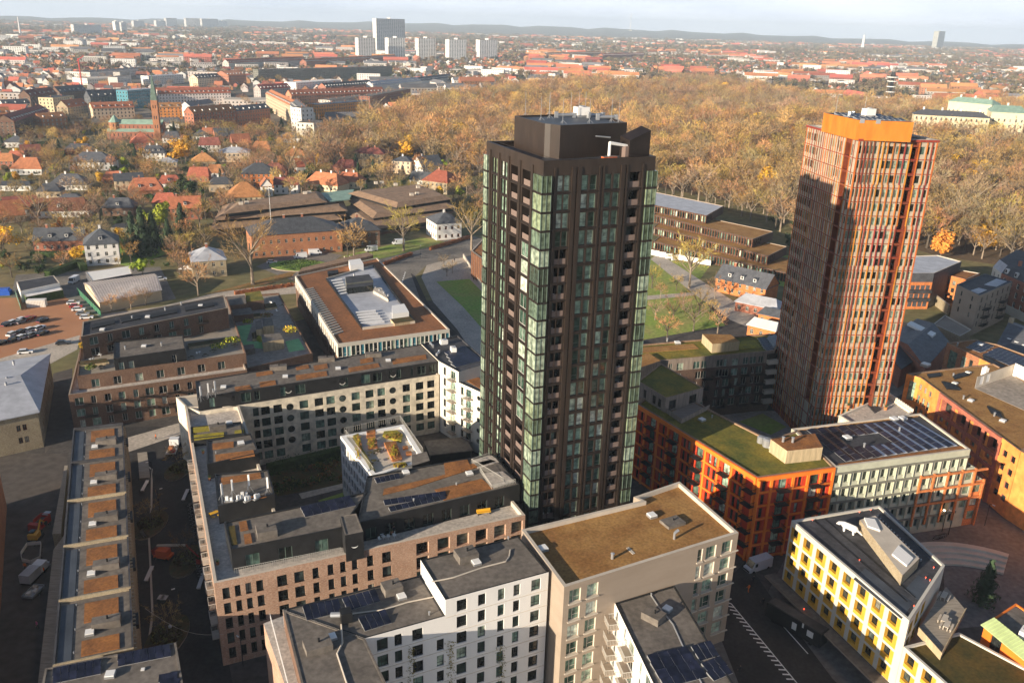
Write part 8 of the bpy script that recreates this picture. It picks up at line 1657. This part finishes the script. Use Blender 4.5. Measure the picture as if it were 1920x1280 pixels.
# orange boom lift
r_=thing("boom_lift","orange boom lift with long folded arm in the dark street","boom lift",G(308,1046));r_.rotation_euler.z=R(-12)
sub("chassis",boxes(((0,0,.5),(3.2,2.0,.5),'orange_paint')).mesh("chassis"),r_);sub("turret",boxes(((-.4,0,1.0),(3.0,1.7,1.1),'orange_paint'),((-1.6,0,1.2),(.7,1.8,.9),'red_paint')).mesh("turret"),r_)
ab=MB();ab.tube((-1.6,.5,2.3),(4.6,.8,3.3),.26,.22,'cloth_cream',6);ab.tube((4.6,.8,3.3),(8.0,-.4,2.0),.18,.14,'red_paint',6);sub("boom",ab.mesh("boom"),r_);sub("basket",boxes(((8.3,-.5,1.0),(.9,1.6,.1),'red_paint'),((8.3,-1.2,1.0),(.9,.06,1.0),'red_paint'),((8.3,.2,1.0),(.9,.06,1.0),'red_paint'),((8.7,-.5,1.0),(.06,1.5,1.0),'red_paint')).mesh("basket"),r_)
for x in(-1.2,1.2):
    for y in(-1,1):sub("wheel",WH,r_,(x,y,.4))
# people: one continuous skinned body each, with clothing colours by zone
def person(px,py,rz,top,legs,lab,stride=.25,hgt=1.76,z=0,arm=.2):
    me=bpy.data.meshes.new("body");k=hgt/1.76
    V_=[(0,0,.95),(0,.01,1.15),(0,.02,1.38),(0,.03,1.5),(0,.04,1.57),(0,.05,1.66),(0,.06,1.74),(.1,0,.9),(.1,stride*.45,.5),(.1,stride*.6,.09),(.1,stride*.6+.17,.04),(-.1,0,.9),(-.1,-stride*.3,.5),(-.1,-stride*.8,.11),(-.1,-stride*.8+.16,.04),(.2,.02,1.42),(.26,-arm*.4,1.15),(.25,-arm*.2+.1,.92),(.25,.12,.82),(-.2,.02,1.42),(-.26,arm*.5,1.15),(-.25,arm+.08,.93),(-.25,arm+.14,.84),(.27,.15,.77),(.24,.16,.75),(.22,.12,.78),(-.27,arm+.17,.79),(-.24,arm+.19,.77),(-.22,arm+.14,.80)]
    E_=[(0,1),(1,2),(2,3),(3,4),(4,5),(5,6),(0,7),(7,8),(8,9),(9,10),(0,11),(11,12),(12,13),(13,14),(2,15),(15,16),(16,17),(17,18),(2,19),(19,20),(20,21),(21,22),(18,23),(18,24),(18,25),(22,26),(22,27),(22,28)]
    Rr_=[.14,.13,.16,.08,.06,.1,.085,.1,.07,.045,.04,.1,.07,.045,.04,.075,.05,.038,.04,.075,.05,.038,.04,.014,.014,.014,.014,.014,.014]
    me.from_pydata([(x*k,y*k,z_*k)for x,y,z_ in V_],E_,[]);o=bpy.data.objects.new("body",me);C.objects.link(o);o.modifiers.new("skin",'SKIN');me.skin_vertices or None
    for sv,r in zip(me.skin_vertices[0].data,Rr_):sv.radius=(r*k,r*k)
    me.skin_vertices[0].data[0].use_root=True;sm=o.modifiers.new("sub",'SUBSURF');sm.levels=1;sm.render_levels=1
    dg=bpy.context.evaluated_depsgraph_get();nm=bpy.data.meshes.new_from_object(o.evaluated_get(dg));bpy.data.objects.remove(o)
    nm.materials.clear()
    for m_ in(top,legs,'skin','hair'):nm.materials.append(MATS[m_])
    for p in nm.polygons:
        c=p.center;p.material_index=3 if c.z>1.68*k and c.y<.1*k or c.z>1.74*k else 2 if c.z>1.53*k or(abs(c.x)>.18*k and c.z<.9*k)else 0 if c.z>.95*k else 1;p.use_smooth=True
    r_=thing("person",lab,"person",G(px,py,z));r_.rotation_euler.z=R(rz);nm.name="body";sub("body",nm,r_);return r_
plain('lilac',(.25,.10,.42),.8)
P_L=[(1403,1109,30,'hivis','hivis',"person in orange hi-vis walking on the pavement near the white van"),(1412,1093,10,'cloth_dark','cloth_dark',"person in black standing between the white van and the hi-vis walker"),(48,1068,200,'hivis','cloth_dark',"worker in orange hi-vis beside the barriers"),(83,1076,170,'hivis','cloth_dark',"worker in orange hi-vis right of the service truck"),(71,1178,150,'pink','cloth_dark',"person in a pink jacket walking past the raised walkway"),(848,494,20,'cloth_dark','cloth_dark',"left walker of the pair in black on the paved triangle"),(852,491,20,'cloth_dark','cloth_dark',"right walker of the pair in black on the paved triangle"),(888,526,160,'cloth_dark','cloth_dark',"lone walker in black by the lawn left of the dark tower"),(1430,1135,40,'cloth_dark','cloth_dark',"person in black near the canopy of the yellow office"),(1387,1262,60,'cloth_dark','cloth_dark',"dark figure on the pavement below the narrow white block"),(293,824,120,'hivis','cloth_dark',"worker in orange at the sunlit promenade's end"),(646,487,10,'cloth_cream','plaster',"left one of two figures in pale clothes by the small brick pavilion"),(656,486,10,'cloth_cream','plaster',"right one of two figures in pale clothes by the small brick pavilion")]
for p in P_L:person(*p)
o=person(739,1001,200,'cloth_dark','cloth_dark',"person in dark clothes standing on the black penthouse terrace",z=15.3,stride=.05)
for px,py,side in((499,1054,"left"),(511,1051,"right")):person(px,py,20,'lilac','cloth_dark',"%s one of two people in purple on the long brick terrace"%side,z=15.3,stride=.05)
# lamp posts, bicycles, benches, planted ovals
lp_=_m(lambda b:(b.tube((0,0,0),(0,0,5.4),.09,.06,'frame_dark',6),b.tube((0,0,5.4),(.9,0,5.6),.05,.04,'frame_dark',5))).mesh("post");lh_=_m(lambda b:b.box((.8,0,5.52),(.6,.22,.1),'white')).mesh("lamp_head");lg_=_m(lambda b:b.lathe((.8,0,5.3),[(.1,0),(.24,.12),(.1,.3)],'lamp_glow',8)).mesh("lamp_head")
for px,py,lit,lab in((1766,996,1,"glowing street lamp before the grey office's ground floor"),(1778,1002,0,"dark lamp post beside the parked bicycles"),(1846,985,0,"lone lamp post on the plaza by the orange wall"),(788,483,0,"lamp post on the road below the banded villa"),(699,487,0,"white lamp post behind the school's roof ridge"),(288,905,0,"slender lamp post at the upper end of the dark street"),(300,960,0,"slender lamp post in the middle of the dark street"),(340,1150,0,"slender lamp post near the dark street's lower end"),(456,1248,0,"small bollard lamp at the brick block's corner"),(1548,1105,0,"dark lamp post hidden beside the yellow office"),(1748,750,0,"lamp post on the grey street right of the rust tower"),(594,470,0,"white lamp in the oval flower bed before the long brick building")):
    r_=thing("street_lamp",lab,"street lamp",G(px,py));r_.rotation_euler.z=random.uniform(0,6);sub("post",lp_,r_);sub("lamp_head",lg_ if lit else lh_,r_)
def ring(b,c,r,t,mt,n=14):
    for i in range(n):a0,a1=2*math.pi*i/n,2*math.pi*(i+1)/n;b.tube((c[0]+r*math.cos(a0),c[1],c[2]+r*math.sin(a0)),(c[0]+r*math.cos(a1),c[1],c[2]+r*math.sin(a1)),t,t,mt,3,False)
bf=MB();bf.tube((-.5,0,.33),(0,0,.3),.025,.025,'metal',4);bf.tube((0,0,.3),(.35,0,.8),.025,.025,'metal',4);bf.tube((-.15,0,.85),(.35,0,.8),.025,.025,'metal',4);bf.tube((0,0,.3),(-.18,0,.95),.025,.025,'metal',4);bf.tube((.55,0,.33),(.33,0,1.0),.025,.025,'metal',4);bf.box((-.18,0,.93),(.28,.14,.06),'black');bf.box((.33,0,1.0),(.06,.55,.04),'black');bf=bf.mesh("bicycle_frame");bw=MB();ring(bw,(0,0,0),.33,.025,'rubber');bw=bw.mesh("wheel")
bk=0
for(x0,y0),(x1,y1),n_,wh in(((1752,1012),(1772,1007),10,"on the plaza by the grey office"),((356,950),(366,1010),9,"along the perimeter block's dark side"),((368,1062),(382,1090),6,"at the perimeter block's lower corner"),((265,1003),(272,1012),5,"by the long low building's shaded side")):
    for k in range(n_):
        r_=thing("bicycle","bicycle in the row parked "+wh,"bicycle",G(x0+(x1-x0)*k/n_,y0+(y1-y0)*k/n_),"bicycles parked "+wh);r_.rotation_euler.z=random.uniform(.2,.7);sub("frame",bf,r_);sub("wheel",bw,r_,(-.5,0,.33));sub("wheel",bw,r_,(.55,0,.33))
bn=_m(lambda b:(b.box((0,0,.42),(4.6,.7,.12),'plaster'),b.box((-1.8,0,0),(.4,.6,.42),'conc_pale'),b.box((1.8,0,0),(.4,.6,.42),'conc_pale'))).mesh("stone_bench")
for px,py,rz,lab in((272,913,98,"white slab bench beside the long low building's middle"),(348,930,98,"white slab bench beside the perimeter block's upper side"),(280,1078,98,"long white slab bench in the lower dark street"),(377,1092,98,"white slab bench at the perimeter block's lower corner")):o=bpy.data.objects.new("bench",bn);C.objects.link(o);o.location=G(px,py);o.rotation_euler.z=R(rz);tag(o,lab,"bench")
for k,(px,py,rx,ry)in enumerate(((335,882,2.8,5.0),(283,985,3.0,5.5),(352,1052,3.0,5.5),(314,1195,3.2,6.0))):
    c=G(px,py);b=MB();pts=[(c.x+rx*math.cos(a),c.y+ry*math.sin(a))for a in[2*math.pi*i/16 for i in range(16)]];b.prism(pts,0,.35,'conc_tan','planting');tuft(b,(c.x,c.y,.35),rx*.85,.5,260,['planting','moss_dark','leaf_olive']);tag(b.build("planted_bed"),"%s oval planted bed of the dark street"%("farthest","second farthest","third farthest","nearest")[k],"plant bed","oval beds of the dark street")
c=G(562,499);b=MB();b.prism([(c.x+13*math.cos(a),c.y+9*math.sin(a))for a in[2*math.pi*i/20 for i in range(20)]],0,.4,'conc_tan','grass_bright');tuft(b,(c.x,c.y,.4),8.5,1.0,900,['leaf_green','evergreen','hedge_green']);tag(b.build("planted_bed"),"round hedged flower bed before the long brick building","plant bed")
b=MB()
pk_=[(270,870),(285,880),(284,950),(279,1000),(282,1060),(286,1150),(276,1230)]
for a,c in zip(pk_,pk_[1:]):p0,p1=G(*a),G(*c);d=(p1-p0).normalized();n=Vector((-d.y,d.x,0))*.18;b.prism([(p0-n).xy,(p0+n).xy,(p1+n).xy,(p1-n).xy][::-1],0,.14,'conc_pale')
structure("kerb",b)
pl=GS([(258,852),(276,850),(282,898),(262,900)]);b=MB();b.prism([p.xy for p in(pl if area(pl)>0 else pl[::-1])],0,.5,'deck');tag(b.build("timber_platform"),"square timber platform beside the long low building's upper end","platform")
b=MB();c=G(5,552);b.box((c.x,c.y,0),(6,3.2,1.6),'car_blue',.2);b.box((c.x,c.y,1.6),(5.0,2.4,.9),'car_blue',.2);tag(b.build("tarpaulin_pile"),"bright blue tarpaulin covered heap at the left edge","tarpaulin")
b=MB();c=G(352,512);[b.tube((c.x+x,c.y+y,0),(c.x+x,c.y+y,2.2),.05,.05,'metal',4)for x in(-2.6,2.6)for y in(-2,2)];q=[(c.x-2.9,c.y-2.3),(c.x+2.9,c.y-2.3),(c.x+2.9,c.y+2.3),(c.x-2.9,c.y+2.3)]
for i in range(4):j=(i+1)%4;b.poly([(*q[i],2.2),(*q[j],2.2),(c.x,c.y,3.4)],'plaster')
c=G(330,525);tag(b.build("canopy"),"pale canvas canopy on the terrace of the yellow brick gatehouse","canopy")
wire=MB();a=G(272,1140,9);c=G(420,1188,7);prev=a
for i in range(1,9):p=a.lerp(c,i/8)-Vector((0,0,2.0*math.sin(math.pi*i/8)));wire.tube(prev,p,.03,.03,'conc_pale',3,False);prev=p
p=a.lerp(c,.3)-Vector((0,0,1.7));wire.lathe((p.x,p.y,p.z-.5),[(.3,0),(.3,.25),(.06,.5)],'metal',8);tag(wire.build("hanging_lamp"),"lamp hung on a wire across the dark street","street lamp")
hs2=MB();hs2.box((0,0,0),(2.4,1.6,2.4),'black');hs2.box((0,0,2.4),(2.6,1.8,.1),'felt_dark')
b=MB()
for k in range(2):b.box((G(304+6*k,1130).x,G(304,1130+k).y,0),(1.1,1.3,1.3),'black');b.box((G(304+6*k,1130).x,G(304,1130+k).y,1.3),(1.1,1.3,.08),'frame_light')
tag(b.build("waste_bins"),"pair of black waste bins with pale lids in the dark street","waste bin")
cy_=MB()
for k in range(46):
    px,py=random.uniform(500,700),0;py=905-(px-500)*.2+random.choice((-14,-8,12,20))+random.gauss(0,3);tuft(cy_,G(px,py),random.uniform(.7,1.7),random.uniform(.6,1.8),60,random.choice((['hedge_green','leaf_green'],['leaf_olive','hedge_green'],['sedum_rust','leaf_olive'])))
o=cy_.build("courtyard_planting");o["kind"]="stuff"
furnish([(520+13*k,869-2.5*k+(k%3))for k in range(12)],.02,[("garden_table",tg),("garden_chair",chair_),("potted_plant",pot)],"patio table, chair or pot along the cream range's foot in the courtyard","garden furniture","patio furniture in the courtyard")
pr=MB();c=G(650,853);pr.tube((c.x,c.y,0),(c.x,c.y,2.2),.05,.05,'metal',5);[pr.poly([(c.x+1.6*math.cos(a),c.y+1.6*math.sin(a),2.0),(c.x+1.6*math.cos(a+.79),c.y+1.6*math.sin(a+.79),2.0),(c.x,c.y,2.7)],'car_red')for a in[.785*i for i in range(8)]];tag(pr.build("parasol"),"red parasol on the courtyard patio below the cream range","parasol")
# ---------------------------------------------------------------- air
hz=MB();hz.prism([(-14500,-300),(14500,-300),(14500,14500),(-14500,14500)],-1,215,'white',None,True);ho=hz.build("haze");ho["kind"]="stuff"
hm=bpy.data.materials.new("haze");hm.use_nodes=True;t_=hm.node_tree;t_.nodes.clear();out=t_.nodes.new("ShaderNodeOutputMaterial");pv_=t_.nodes.new("ShaderNodeVolumePrincipled");pv_.inputs["Color"].default_value=(.72,.86,1.0,1);pv_.inputs["Density"].default_value=9.5e-5;pv_.inputs["Anisotropy"].default_value=0.0
t_.links.new(pv_.outputs[0],out.inputs["Volume"]);ho.data.materials.clear();ho.data.materials.append(hm)
print("objects",len(bpy.data.objects))
